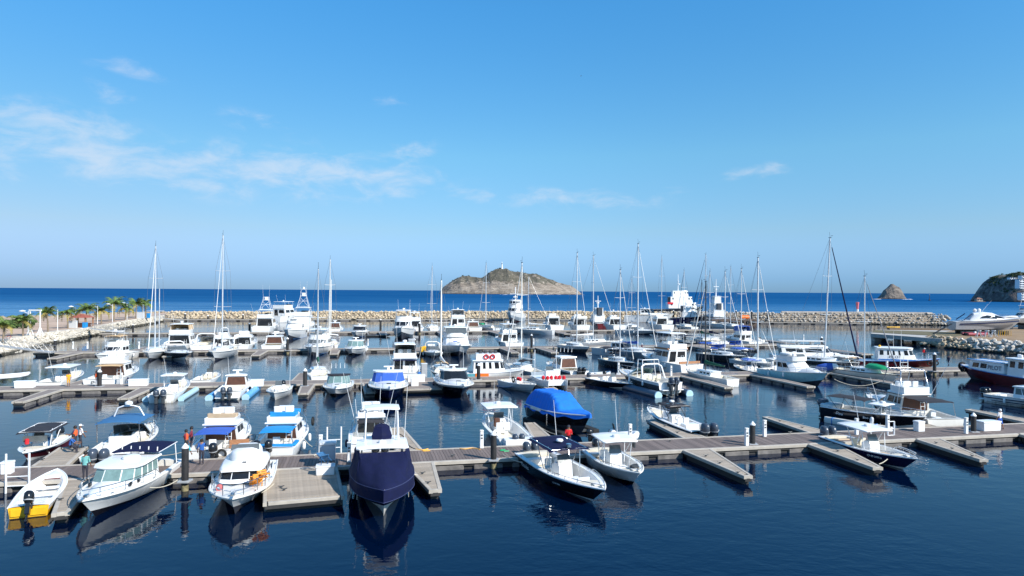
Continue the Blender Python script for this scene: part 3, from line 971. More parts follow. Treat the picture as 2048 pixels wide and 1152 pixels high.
def pile(p_, top, r_, label, collar=True):
    o = empty('mooring_pile', (p_.x, p_.y, 0), 0, label, 'mooring pile', 'black mooring piles with white caps')
    b = MB(); b.lathe([(r_, .35), (r_, top)], 14); b.build('shaft', PILE, o)
    b = MB(); b.lathe([(r_, -1.5), (r_ * 1.02, .1), (r_, .35)], 12); b.build('waterline_growth', GROWTH, o)
    b = MB(); b.lathe([(r_ * 1.06, top), (r_ * 1.06, top + .06), (.02, top + .06 + r_ * 1.15)], 14); b.build('cap', WHITE, o, 30)
    if collar:
        b = MB(); b.box((0, 0, DZ + .02), (r_ * 3.4, r_ * 3.4, .12), b=.03); b.build('collar', GREY, o)
    return o


PILES = [(370, 968, 896, 'front pile beside the man in the turquoise shirt', .30), (987, 925, 870, 'front pile in the middle, left of the black hulled boat', .30),
         (1505, 893, 850, 'front pile by the white pedestal between two empty fingers', .32), (1947, 868, 832, 'front pile beside the man in the white shirt', .34),
         (199, 776, 744, 'pile standing before the stern with tan awning', .30), (610, 775, 742, 'pile in front of the sailboat with green sail cover', .30),
         (957, 762, 731, 'pile beside the life ring workboat', .3), (1869, 745, 709, 'pile in front of the red pilot boat bow', .3),
         (1643, 706, 676, 'tall pile at the end of the third walkway by the leaning mast', .34),
         (1063, 698, 671, 'pile with a red mark on the third walkway', .3), (575, 703, 678, 'pile with a yellow hose on the third walkway', .3), (829, 700, 680, 'pile beside the grey booth on the third walkway', .3),
         (110, 706, 681, 'bare dark pile at the foot of the long gangway', .34), (266, 667, 650, 'bare dark pile by the short gangway', .34),
         (1275, 702, 672, 'pile beside the tallest central mast', .3)]
for u, v, vt, lab, r_ in PILES:
    q = G(u, v, .4)
    pile(q, HT(u, vt, q.y), .20 if q.y < 70 else .235, lab)
for u, v, vt, lab in ((370, 641, 628, 'short dark pile at the left end of the breakwater dock'), (416, 641, 632, 'dark pile near the left end of the breakwater dock'), (486, 641, 630, 'dark pile behind the sportfisher on the breakwater dock'),
                      (828, 641, 628, 'dark pile right of the tall flybridge yacht on the breakwater dock'), (1347, 644, 622, 'dark pile in front of the white ship on the breakwater dock'), (1472, 645, 622, 'dark pile right of the grey tug'),
                      (1503, 645, 623, 'dark pile on the breakwater dock near the slim mast'), (1535, 645, 622, 'dark pile at the middle of the empty breakwater dock'), (1652, 645, 624, 'dark pile left of the pink beacon'),
                      (1695, 645, 627, 'dark pile at the right end of the empty breakwater dock'), (1903, 664, 650, 'short pile with white cap before the boatyard'), (633, 664, 650, 'pile with white cap behind the ketch'), (499, 664, 648, 'pile behind the sportfisher with low tower'),
                      (761, 664, 640, 'pile left of the stacked flybridge yachts'), (839, 668, 647, 'slim pile with a dark band on the fourth walkway')):
    q = G(u, v, 0); pile(q, HT(u, vt, q.y), .30, lab, False)

# ------------------------------------------------------------------ shore-power pedestals, boxes, ladders
def pedestal(p_, label, h=1.15, rz=TH, w_=.27):
    o = empty('power_pedestal', (p_.x, p_.y, DZ + .03), rz, label, 'power pedestal', 'white shore power pedestals')
    one('body', WHITE, lambda b: b.box((0, 0, h / 2), (w_, w_ * .9, h), b=.03, top=.94), o)
    one('cap', OFFW, lambda b: b.box((0, 0, h + .06), (w_ * 1.05, w_, .12), b=.04), o)
    for k in (.62, .80):
        one('socket', DGREY, lambda b: b.box((0, -w_ * .45, h * k), (w_ * .5, .04, .1), b=.01), o)
    return o


PEDS = [(641, 908, 'pedestal behind the grey equipment box on the front walkway'), (698, 925, 'pedestal close left of the navy covered boat'), (963, 897, 'pedestal with a coiled hose left of the white hardtop boat'),
        (1260, 883, 'pedestal behind the white open boat with hardtop'), (1493, 892, 'pedestal touching the capped pile between the empty fingers'), (1529, 874, 'pedestal on the far edge by the empty far finger'),
        (1775, 862, 'pedestal behind the white hardtop of the navy boat'), (1932, 868, 'pedestal touching the capped pile at the right'), (1713, 870, 'pedestal behind the twin grey outboards'),
        (283, 925, 'pedestal behind the navy canopy of the white cabin boat'),
        (243, 769, 'pedestal with two dark sockets right of the tan awning stern'), (841, 755, 'pedestal beside the grey cabinet on the second platform'), (1237, 745, 'pedestal beside the small grey dinghies'), (1545, 742, 'pedestal left of the pale blue hull'), (1774, 741, 'pedestal before the red pilot boat'),
        (1342, 752, 'pedestal beside the big white stern of the trawler'),
        (146, 698, 'left of two pedestals at the start of the third walkway'), (175, 698, 'right of two pedestals at the start of the third walkway'), (278, 698, 'pedestal left of the two masted white sailboat'), (736, 692, 'pedestal alone on the third walkway right of the white cruiser bow'),
        (1067, 690, 'pedestal beside the red marked pile'), (1180, 687, 'pedestal in front of the grey sailboat hull'), (1607, 681, 'pedestal near the end of the third walkway')]
for u, v, lab in PEDS:
    pedestal(G(u, v, DZ), lab, h=1.25 if v < 800 else 1.2)


def dockbox(p_, label, sz=(1.5, .7, .62), rz=TH, lid=WHITE):
    o = empty('dock_box', (p_.x, p_.y, DZ + .03), rz, label, 'dock box', 'white dock lockers')
    one('body', WHITE, lambda b: b.box((0, 0, sz[2] * .42), (sz[0] * .95, sz[1] * .93, sz[2] * .84), b=.04, top=1.03), o)
    one('lid', lid, lambda b: b.box((0, 0, sz[2] * .93), (sz[0] * 1.02, sz[1] * 1.02, sz[2] * .16), b=.03), o)
    return o


dockbox(G(1976, 861, DZ), 'white locker beside the capped pile and the man in the white shirt', (1.8, .9, .8))
dockbox(G(50, 776, DZ), 'long white locker at the left edge of the second walkway', (2.0, .8, .8))
dockbox(G(277, 772, DZ), 'long white locker right of the tan awning stern', (2.1, .8, .8))
dockbox(G(509, 773, DZ), 'long white locker between the pale blue lift and the small open boat', (2.1, .8, .8))
dockbox(G(829, 772, DZ), 'upright white locker on the left of the second platform', (.9, .9, 1.0))
dockbox(G(880, 768, DZ), 'tilted white locker beside the black windscreen cruiser', (.9, 1.0, 1.1), rz=TH + .5)
dockbox(G(832, 764, DZ), 'low white locker behind the blue windscreen cruiser', (2.2, .9, .9))
dockbox(G(15, 948, DZ), 'round white bin at the left edge beside the ladder', (.6, .6, .75))
dockbox(G(862, 700, DZ), 'white crate next to the yellow tank on the third walkway', (1.4, 1.0, 1.1))
dockbox(G(1105, 756, DZ), 'white locker behind the catamaran', (1.9, 1.0, 1.1))
dockbox(G(1838, 863, DZ), 'white locker at the stern of the flybridge boat', (.7, .6, .85))


def ladder(p_, label, h=1.7, w_=.95, rz=TH, rungs=2):
    o = empty('dock_ladder', p_, rz, label, 'ladder', 'white dock ladders')
    for s in (-1, 1):
        one('rail', ALU, lambda b: b.tube([(s * w_ / 2, 0, -1.2), (s * w_ / 2, 0, h)], .06, 6), o)
    for k in range(rungs + 3):
        one('rung', ALU, lambda b: b.tube([(-w_ / 2, 0, -1 + k * .55), (w_ / 2, 0, -1 + k * .55)], .035, 5), o)
    return o


ladder(G(41, 966, .5) + Vector((0, -.25, -.2)), 'white ladder at the left end of the front walkway', h=2.0, w_=1.2)
ladder(G(668, 908, .5) + Vector((0, 0, -.2)), 'white ladder beside the grey equipment box', h=2.1, w_=.95, rungs=2)
ladder(G(1779, 872, .5) + Vector((0, -.2, 0)), 'white ladder beside the hardtop of the navy boat', h=1.2, w_=.6)
ladder(G(1808, 741, .5), 'white ladder in front of the red pilot boat', h=1.6, w_=1.3)
# ================================================================== BOAT BUILDERS
def at_line(u, y0, sl):
    k = (u - 1024) / FPX
    y = y0 / (1 - sl * k)
    return Vector((k * y, y, 0))


def boat_root(name, label, pos, end, L, head, cat='boat', group=None, z=0):
    a = R(head); d = Vector((math.cos(a), math.sin(a), 0))
    p_ = Vector(pos)
    if end == 'bow': p_ = p_ - d * (L / 2 - .07 * L)
    elif end == 'stern': p_ = p_ + d * (L / 2)
    return empty(name, (p_.x, p_.y, z), a, label, cat, group)


class Hull:
    """outer shell, rubbing strake and deck of a boat; x forward, y port, waterline at z = 0"""
    def __init__(s, root, L, B, hb, hs, top=WHITE, low=None, bot=None, rake=.15, t0=.42, pw=2.3, sternw=.9, chine=.84, zc=-.06, rise=.5, fm=.45, n=18, rub=OFFW, tran=None, sheerpow=2.0, flare=.06, stemfull=1.0, boot=None):
        s.root, s.L, s.B, s.hb, s.hs, s.t0, s.pw, s.sw, s.sp = root, L, B, hb, hs, t0, pw, sternw, sheerpow
        low = low or top; bot = bot or ANTIF
        if top is WHITE: top = HULLW
        if low is WHITE: low = HULLW
        mats = [top, low, bot, tran or top]
        rk = rake * L
        s.par = (chine * sternw ** .5, zc, rise, fm, flare, rk)
        rings = []
        for i in range(n + 1):
            t = (i / n) ** .92
            w_ = s.w(t); zs = s.z(t)
            wc = max(.0, B / 2 * chine * sternw ** .5 * (1 - max(0, (t - .22) / .78) ** 2.0)) if t < 1 else 0
            wc = min(wc, w_ * .97)
            zch = zc + (rise * hb - zc) * max(0, (t - .35) / .65) ** 2.2
            zk = -.5 + .42 * max(0, (t - .55) / .45) ** 2
            zm = zch + (zs - zch) * fm
            wm = wc + (w_ - wc) * fm - flare * B * max(0, t - .4)*(1-t)*4*.5
            def X(z): return -L / 2 + (L - rk * ((hb - z) / hb) ** stemfull) * t if z < hb else -L / 2 + L * t
            P = lambda y, z: (X(z), y, z)
            rings.append([P(w_, zs), P(w_ * .995, zs - .09), P(wm, zm), P(wc, zch), P(0, min(zk, zch - .01)), P(-wc, zch), P(-wm, zm), P(-w_ * .995, zs - .09), P(-w_, zs)])
        b = MB()
        b.loft(rings, 0, False, (False, False), mis=[0, 0, 1, 2, 2, 1, 0, 0])
        b.add(rings[0], [tuple(range(9))], 3)
        b.build('hull', mats, root, 40)
        s.chz = zc
        if rub:
            b = MB()
            b.tube([s.P(t / 20) for t in range(20)] + [(L / 2 + .01, 0, hb)] + [s.P(t / 20, -1) for t in range(19, -1, -1)], .035 + B * .006, 5)
            b.build('rub_rail', rub, root, 60)
        if boot:
            b = MB()
            for sd in (1, -1):
                pts = []
                for i in range(15):
                    t = .02 + .86 * i / 14; z_ = .10 + .05 * t; zc_ = zc + (rise * hb - zc) * max(0, (t - .35) / .65) ** 2.2; zs = s.z(t)
                    wc = max(.0, B / 2 * chine * sternw ** .5 * (1 - max(0, (t - .22) / .78) ** 2.0)); f = max(0, min(1, (z_ - zc_) / max(.05, zs - zc_)))
                    pts.append((-L / 2 + (L - rk * max(0, (hb - z_) / hb)) * t, sd * (min(wc, s.w(t)) * (1 - f) + s.w(t) * f), z_))
            # kept as a thin moulded stripe
                b.tube(pts, .022, 4)
            b.build('boot_stripe', boot, root, 60)

    def wat(s, x, z):
        """half width of the shell at station x and height z"""
        ck, zc, rise, fm, flare, rk = s.par
        t = min(1, (x + s.L / 2) / (s.L - rk * max(0, (s.hb - z) / s.hb)))
        w_ = s.w(t); zs = s.z(t); wc = min(max(0, s.B / 2 * ck * (1 - max(0, (t - .22) / .78) ** 2.0)), w_ * .97) if t < 1 else 0
        zch = zc + (rise * s.hb - zc) * max(0, (t - .35) / .65) ** 2.2; zm = zch + (zs - zch) * fm
        wm = wc + (w_ - wc) * fm - flare * s.B * max(0, t - .4) * (1 - t) * 2
        if z >= zm: return lerp(wm, w_, min(1, (z - zm) / max(.01, zs - zm)))
        return lerp(wc, wm, max(0, (z - zch) / max(.01, zm - zch))) if z > zch else wc * max(0, 1 - (zch - z) / .5)

    def w(s, t):
        if t < s.t0: return s.B / 2 * (s.sw + (1 - s.sw) * math.sin(math.pi / 2 * t / s.t0))
        return s.B / 2 * max(0., 1 - ((t - s.t0) / (1 - s.t0)) ** s.pw) ** .92

    def z(s, t): return s.hs + (s.hb - s.hs) * t ** s.sp
    def P(s, t, side=1, inset=0., dz=0.): return (-s.L / 2 + s.L * t, side * max(0, s.w(t) - inset), s.z(t) + dz)
    def t(s, x): return (x + s.L / 2) / s.L

    def deck(s, wells=(), mt=WHITE, sole_mt=OFFW, crown=.05, n=26):
        """deck following the sheer; wells = (t0, t1, gunwale width, sole height)"""
        ts = sorted(set([i / n for i in range(n + 1)]))
        marks = []
        for t in ts: marks.append((t, None))
        for wl in wells:
            marks = [m for m in marks if not (abs(m[0] - wl[0]) < .012 or abs(m[0] - wl[1]) < .012)]
            marks += [(wl[0], 'a'), (wl[1], 'b')]
        marks.sort(key=lambda m: m[0])
        seq = []
        for t, k in marks:
            inside = next((wl for wl in wells if wl[0] < t < wl[1]), None)
            if k == 'a':
                wl = next(q for q in wells if q[0] == t); seq += [(t, None, wl[2]), (t, wl, wl[2])]
            elif k == 'b':
                wl = next(q for q in wells if q[1] == t); seq += [(t, wl, wl[2]), (t, None, wl[2])]
            else: seq.append((t, inside, inside[2] if inside else .2))
        rings = []
        for t, wl, gw in seq:
            x = -s.L / 2 + s.L * t; w_ = s.w(t); zs = s.z(t) + .004
            wi = max(w_ - gw, w_ * .35)
            if wl:
                wb = max(.03, min(wi * .985, s.wat(x, wl[3]) - .10)); z_m = (zs + wl[3]) / 2; wm_ = max(wb, min(wi * .99, s.wat(x, z_m) - .10))
                rings.append([(x, w_, zs), (x, wi, zs + .02), (x, wm_, z_m), (x, wb, wl[3]), (x, 0, wl[3]), (x, -wb, wl[3]), (x, -wm_, z_m), (x, -wi, zs + .02), (x, -w_, zs)])
            else: rings.append([(x, w_, zs), (x, wi, zs + .02), (x, wi * .99, zs + .021), (x, wi * .98, zs + .022), (x, 0, zs + .02 + crown), (x, -wi * .98, zs + .022), (x, -wi * .99, zs + .021), (x, -wi, zs + .02), (x, -w_, zs)])
        b = MB()
        b.loft(rings, 0, False, (False, False), mis=[0, 0, 0, 1, 1, 0, 0, 0] if wells else None)
        return b.build('deck', [mt, sole_mt], s.root, 30)

    def rail(s, t0, t1, h=.55, inset=.1, r=.022, both=True, mt=METAL, mid=False, n=8, bow=True):
        b = MB()
        a = [s.P(lerp(t0, t1, i / n), 1, inset, h * (1 if i else .1)) for i in range(n + 1)]
        c = [s.P(lerp(t0, t1, i / n), -1, inset, h * (1 if i else .1)) for i in range(n + 1)]
        if bow: b.tube(a + [(s.L / 2 * .985, 0, s.hb + h)] + c[::-1], r, 5)
        else:
            b.tube(a, r, 5); b.tube(c, r, 5)
        for i in range(1, n + 1, 2):
            t = lerp(t0, t1, i / n)
            for sd in (1, -1): b.tube([s.P(t, sd, inset), s.P(t, sd, inset, h)], r * .9, 4)
        if mid:
            for q in (a, c): b.tube([(p_[0], p_[1], p_[2] - h * .45) for p_ in q[1:]], r * .7, 4)
        b.build('bow_rail' if bow else 'side_rail', mt, s.root, 60)


def plan(x0, x1, wa, wf, r):
    xm = x1 - r
    return [(x0, -wa), (xm, -wa), (x1 - r * .35, -wf), (x1, -wf * .45), (x1, wf * .45), (x1 - r * .35, wf), (xm, wa), (x0, wa)]


def pane(b, A, B, C, D, u0, u1, v0, v1, th=.02):
    """pane laid proud on quad A-B (bottom) C-D (top, C above B)"""
    A, B, C, D = map(Vector, (A, B, C, D))
    Q = lambda u, v: (A.lerp(B, u)).lerp(D.lerp(C, u), v)
    q = [Q(u0, v0), Q(u1, v0), Q(u1, v1), Q(u0, v1)]
    n = (q[1] - q[0]).cross(q[3] - q[0]).normalized()
    b.loft([[p_ - n * th for p_ in q], [p_ + n * th * .6 for p_ in q]], 0, True, (False, True))


class House:
    def __init__(s, root, bot, top, z0, z1, mt=WHITE, roof=None, roofmt=None, over=.06, rt=.09, name='cabin', slope=0.):
        """slope lowers/raises base toward the bow"""
        xs = [p_[0] for p_ in bot]; x0, x1 = min(xs), max(xs)
        s.b = [(x, y, z0 + slope * (x - x0) / max(.01, x1 - x0)) for x, y in bot]
        s.t = [(x, y, z1) for x, y in top]
        s.root = root; s.z1 = z1
        o = MB(); o.loft([s.b, s.t], 0, True, (True, True)); s.obj = o.build(name, mt, root, 30)
        if roof is not False:
            cx = sum(p_[0] for p_ in top) / len(top)
            def grow(k, dz): return [(cx + (x - cx) * (1 + k * over * 2 / max(.3, abs(top[0][0] - cx) + .1)), y * (1 + k * over * 2 / max(.3, abs(top[0][1]))), z1 + dz) for x, y in top]
            o = MB(); o.loft([grow(.9, 0.002), grow(1, rt * .4), grow(.8, rt), [(cx + (p_[0] - cx) * .5, p_[1] * .5, z1 + rt * 1.5) for p_ in top]])
            o.build('roof', roofmt or mt, root, 30)

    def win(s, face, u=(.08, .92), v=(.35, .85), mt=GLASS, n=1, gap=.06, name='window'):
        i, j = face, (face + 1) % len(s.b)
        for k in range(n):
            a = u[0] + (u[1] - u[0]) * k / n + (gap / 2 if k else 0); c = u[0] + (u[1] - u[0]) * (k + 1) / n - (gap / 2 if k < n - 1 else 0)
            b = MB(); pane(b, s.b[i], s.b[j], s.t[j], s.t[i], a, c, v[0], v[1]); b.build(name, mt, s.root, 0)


def outboard(root, x, y, z, mt=OBB, k=1.0, tilt=0.):
    """outboard hung on a transom at (x, y, z = top of transom)"""
    prof = [(.20, .02), (.27, .12), (.30, .34), (.27, .58), (.17, .70), (.04, .73)]
    ct, st = math.cos(tilt), math.sin(tilt)
    T = lambda p_: (x - .06 + (p_[0] * ct - p_[2] * st) * k, y + p_[1] * k, z + (p_[0] * st + p_[2] * ct) * k)
    b = MB(); rings = []
    for r_, h in prof:
        off = -.42 - .10 * (h - .3)
        rings.append([T((off + 1.35 * r_ * math.cos(2 * math.pi * q / 12), .92 * r_ * math.sin(2 * math.pi * q / 12), h)) for q in range(12)])
    b.loft(rings)
    o = b.build('outboard_engine', mt, root, 45)
    b = MB()
    def bx(c, d, tp=1.0):
        m = MB(); m.box(c, d, b=.03, top=tp); b.add([T(p_) for p_ in m.v], m.f)
    bx((-.40, 0, -.28), (.40, .24, .66)); bx((-.42, 0, -.78), (.26, .10, .5)); bx((-.36, 0, -.98), (.62, .14, .14)); bx((-.10, 0, -.05), (.3, .34, .34))
    b.build('engine_leg', OBB if mt is not OBG else DGREY, o, 30)
    b = MB(); m = MB(); m.lathe([(.272 * 1.0, .15), (.30, .2)], 12); b.add([T((-.42 + p_[0] * 1.36, p_[1] * .94, p_[2])) for p_ in m.v], m.f)
    b.build('cowl_band', LGREY, o, 45)
    return o


def canopy(root, x0, x1, w_, z, mt=WHITE, name='hardtop', th=.10, crown=.10, w1=None, tip=0.):
    """curved top with thickness"""
    w1 = w1 or w_
    def ring(x, k, dz):
        ww = lerp(w_, w1, (x - x0) / (x1 - x0)) * k
        return [(x, ww * q, z + dz + tip * (x - x0) / (x1 - x0) + crown * (1 - q * q) * k) for q in (-1, -.8, -.4, 0, .4, .8, 1)]
    xs = [x0, x0 + .12, lerp(x0, x1, .3), lerp(x0, x1, .7), x1 - .15, x1]
    b = MB(); rings = []
    for i, x in enumerate(xs):
        k = .86 if i in (0, len(xs) - 1) else 1.0
        up_ = ring(x, k, th * (.45 if i in (0, len(xs) - 1) else 1)); dn = ring(x, k, 0)
        rings.append(up_ + dn[::-1])
    b.loft(rings)
    return b.build(name, mt, root, 35)


def bimini(root, x0, x1, w_, z, mt, droop=.12, name='bimini', bows=3):
    """fabric top stretched on hoops, sagging between them"""
    b = MB(); rings = []; n = 12
    for i in range(n + 1):
        x = lerp(x0, x1, i / n); ph = (i / n * (bows - 1)) % 1
        sag = -.045 * math.sin(math.pi * ph)
        end = -.10 if i in (0, n) else 0
        up_ = [(x, w_ * q, z + sag + end + droop * (1 - abs(q) ** 2.6) - .02) for q in (-1, -.9, -.6, -.2, .2, .6, .9, 1)]
        rings.append(up_ + [(p_[0], p_[1], p_[2] - .025) for p_ in up_[::-1]])
    b.loft(rings)
    return b.build(name, mt, root, 50)


def posts(root, pts, r=.028, mt=METAL, name='post'):
    for a, c in pts: one(name, mt, lambda b: b.tube([a, c], r, 6), root, 60)


def seat(root, x, y, z, w_=.5, mt=WHITE, face=1):
    one('seat', mt, lambda b: (b.box((x, y, z + .45), (.5, w_, .16), b=.05), b.box((x - face * .24, y, z + .75), (.12, w_, .55), b=.05), b.box((x, y, z + .2), (.25, w_ * .5, .4))), root)


def console(root, x, z, w_=.9, h=1.05, mt=WHITE, glass=TINT, lx=.9, wheel=True):
    one('console', mt, lambda b: b.loft([[(x - lx / 2, -w_ / 2, z), (x + lx / 2, -w_ / 2 * .9, z), (x + lx / 2, w_ / 2 * .9, z), (x - lx / 2, w_ / 2, z)],
                                        [(x - lx / 2, -w_ / 2, z + h * .82), (x + lx * .42, -w_ / 2 * .85, z + h * .86), (x + lx * .42, w_ / 2 * .85, z + h * .86), (x - lx / 2, w_ / 2, z + h * .82)],
                                        [(x - lx * .2, -w_ / 2 * .9, z + h), (x + lx * .3, -w_ / 2 * .8, z + h), (x + lx * .3, w_ / 2 * .8, z + h), (x - lx * .2, w_ / 2 * .9, z + h)]]), root)
    if glass:
        b = MB(); A = (x + lx * .32, -w_ * .46, z + h * .92); B_ = (x + lx * .32, w_ * .46, z + h * .92)
        pane(b, A, B_, (x + lx * .02, w_ * .40, z + h + .5), (x + lx * .02, -w_ * .40, z + h + .5), 0, 1, 0, 1, .012); b.build('windscreen', glass, root, 0)
    if wheel:
        one('steering_wheel', DGREY, lambda b: b.tube([(x - lx * .56, .19 * math.cos(a * .7), z + h * .8 + .19 * math.sin(a * .7)) for a in range(10)], .02, 5), root, 60)


def hatch(root, x, y, z, d=.5, mt=DGREY):
    one('hatch', mt, lambda b: b.box((x, y, z), (d, d, .05), b=.015), root)


def anchor_roller(h):
    one('bow_roller', METAL, lambda b: (b.box((h.L / 2 + .02, 0, h.hb + .05), (.5, .16, .08), b=.02), b.box((h.L / 2 - .5, 0, h.hb + .12), (.3, .2, .16), b=.03)), h.root)


def cleats(h, ts=(.12, .5, .85)):
    for t in ts:
        for sd in (1, -1):
            p_ = h.P(t, sd, .1, .06)
            one('cleat', METAL, lambda b: b.box(p_, (.26, .06, .06), b=.015), h.root)


def whip(root, pts, mt=WHITE, r=.022, name='antenna'):
    for a, c in pts: one(name, mt, lambda b: b.tube([a, c], r, 4, r1=r * .5), root, 60)


def fender(root, p_, l_=.6, r_=.13, mt=WHITE):
    one('fender', mt, lambda b: b.lathe([(.02, 0), (r_ * .8, .05), (r_, .14), (r_, l_ - .14), (r_ * .8, l_ - .05), (.03, l_)], 8, (p_[0], p_[1], p_[2])), root, 60)


def hang(h, label):
    k = sum(map(ord, label))
    for sd in (1, -1):
        for t in (.26, .52)[:1 + (k + sd) % 2]:
            p_ = h.P(t, sd, -.15, -.72); fender(h.root, p_, .6, .12, (WHITE, NAVY, WHITE, BLACK)[k % 4])


def coil(root, c, r_, mt, name='lifebuoy', axis='x', tr=.09):
    pts = [(c[0], c[1] + r_ * math.cos(a * math.pi / 8), c[2] + r_ * math.sin(a * math.pi / 8)) if axis == 'x' else
           ((c[0] + r_ * math.cos(a * math.pi / 8), c[1], c[2] + r_ * math.sin(a * math.pi / 8)) if axis == 'y' else (c[0] + r_ * math.cos(a * math.pi / 8), c[1] + r_ * math.sin(a * math.pi / 8), c[2])) for a in range(17)]
    one(name, mt, lambda b: b.tube(pts, tr, 6), root, 60)


# ------------------------------------------------------------------ open fishing boats
def center_console(label, pos, end, L, head, B=None, top=WHITE, low=None, bot=None, tt='white', nob=2, obm=OBG, obk=1.0, hb=None, hs=None, name='motorboat', cat='motorboat', rails=True, fore=.80, ttz=2.15, seats=2, group=None,
                   tx=(-.12, .16), cmt=WHITE, gw=.24, bow_seat=True, cx=.03, z=0, solem=CREAM, tan_in=False, rub=OFFW, ttw=None, frame_mt=ALU, antennas=1, fm=.45, rise=.5, cglass=TINT, cons=True, vk=.72):
    B = B or L * .31
    r = boat_root(name, label, pos, end, L, head, cat, group, z)
    hb = (hb or .135 * L + .12) * vk; hs = (hs or .085 * L + .12) * (vk + .06); ttz = ttz * (.92 if vk < 1 else 1)
    h = Hull(r, L, B, hb, hs, top, low, bot, rub=rub, fm=fm, rise=rise)
    sole = .16 if vk < 1 else .22
    h.deck([(.055 if nob else .03, fore, gw, sole)], WHITE, solem)
    tz = sole
    if cons:
        console(r, cx * L, sole, B * .34, 1.1, cmt, cglass, lx=.09 * L + .1)
        for k in range(seats):
            y = 0 if seats == 1 else (k - .5) * .62
            seat(r, (cx - .125) * L, y, sole, .55, CREAM if tan_in else WHITE)
        if bow_seat:
            one('bow_seat', TAN if tan_in else WHITE, lambda b: b.box(((cx + .14) * L, 0, sole + .24), (.09 * L, B * .34, .46), b=.06), r)
    one('stern_bench', TAN if tan_in else WHITE, lambda b: b.box((-.40 * L, 0, sole + .26), (.42, B * .6, .45), b=.06), r)
    if tt:
        mt_ = {'white': WHITE, 'navy': C_NAVY, 'black': C_BLACK, 'blue': C_STEEL, 'tan': C_TAN, 'offw': OFFW, 'royal': C_ROYAL}[tt]
        x0, x1 = tx[0] * L, tx[1] * L; w_ = ttw or B * .40
        zt = sole + ttz
        if tt in ('white', 'offw'): canopy(r, x0, x1, w_, zt, mt_, th=.09, crown=.07)
        else: bimini(r, x0, x1, w_, zt, mt_, droop=.10, name='canvas_top')
        wb = min(B * .30, w_)
        pp = []
        for sd in (1, -1):
            pp += [((cx * L - .05 * L, sd * wb, sole), (lerp(x0, x1, .28), sd * w_ * .8, zt + .03)), ((cx * L + .05 * L, sd * wb, sole), (lerp(x0, x1, .78), sd * w_ * .8, zt + .03)),
                   ((cx * L - .05 * L, sd * wb, sole + .9), (lerp(x0, x1, .78), sd * w_ * .8, zt + .03))]
        posts(r, pp, .03, frame_mt)
        one('top_frame', frame_mt, lambda b: b.tube([(x0 + .1, w_ * .85, zt), (x1 - .1, w_ * .85, zt), (x1 - .1, -w_ * .85, zt), (x0 + .1, -w_ * .85, zt), (x0 + .1, w_ * .85, zt)], .025, 5), r, 60)
        if antennas:
            whip(r, [((x0 + .3, w_ * .5, zt + .1), (x0 - .5, w_ * .6, zt + 2.3))][:antennas])
            one('radar_dome', WHITE, lambda b: b.lathe([(.2, 0), (.24, .06), (.2, .16), (.03, .2)], 10, (lerp(x0, x1, .6), 0, zt + .14)), r)
    for k in range(nob):
        y = (k - (nob - 1) / 2) * .62 * obk
        outboard(r, -L / 2, y, hs - .12, obm, obk)
    if rails: h.rail(.58, .97, .22, .08, .02, mt=METAL)
    cleats(h, (.1, .55))
    hatch(r, L * .40, 0, h.z(.9) + .09, .4, OFFW)
    one('bow_cleat', METAL, lambda b: b.box((L * .455, 0, h.z(.95) + .1), (.2, .08, .08), b=.02), r)
    return r, h


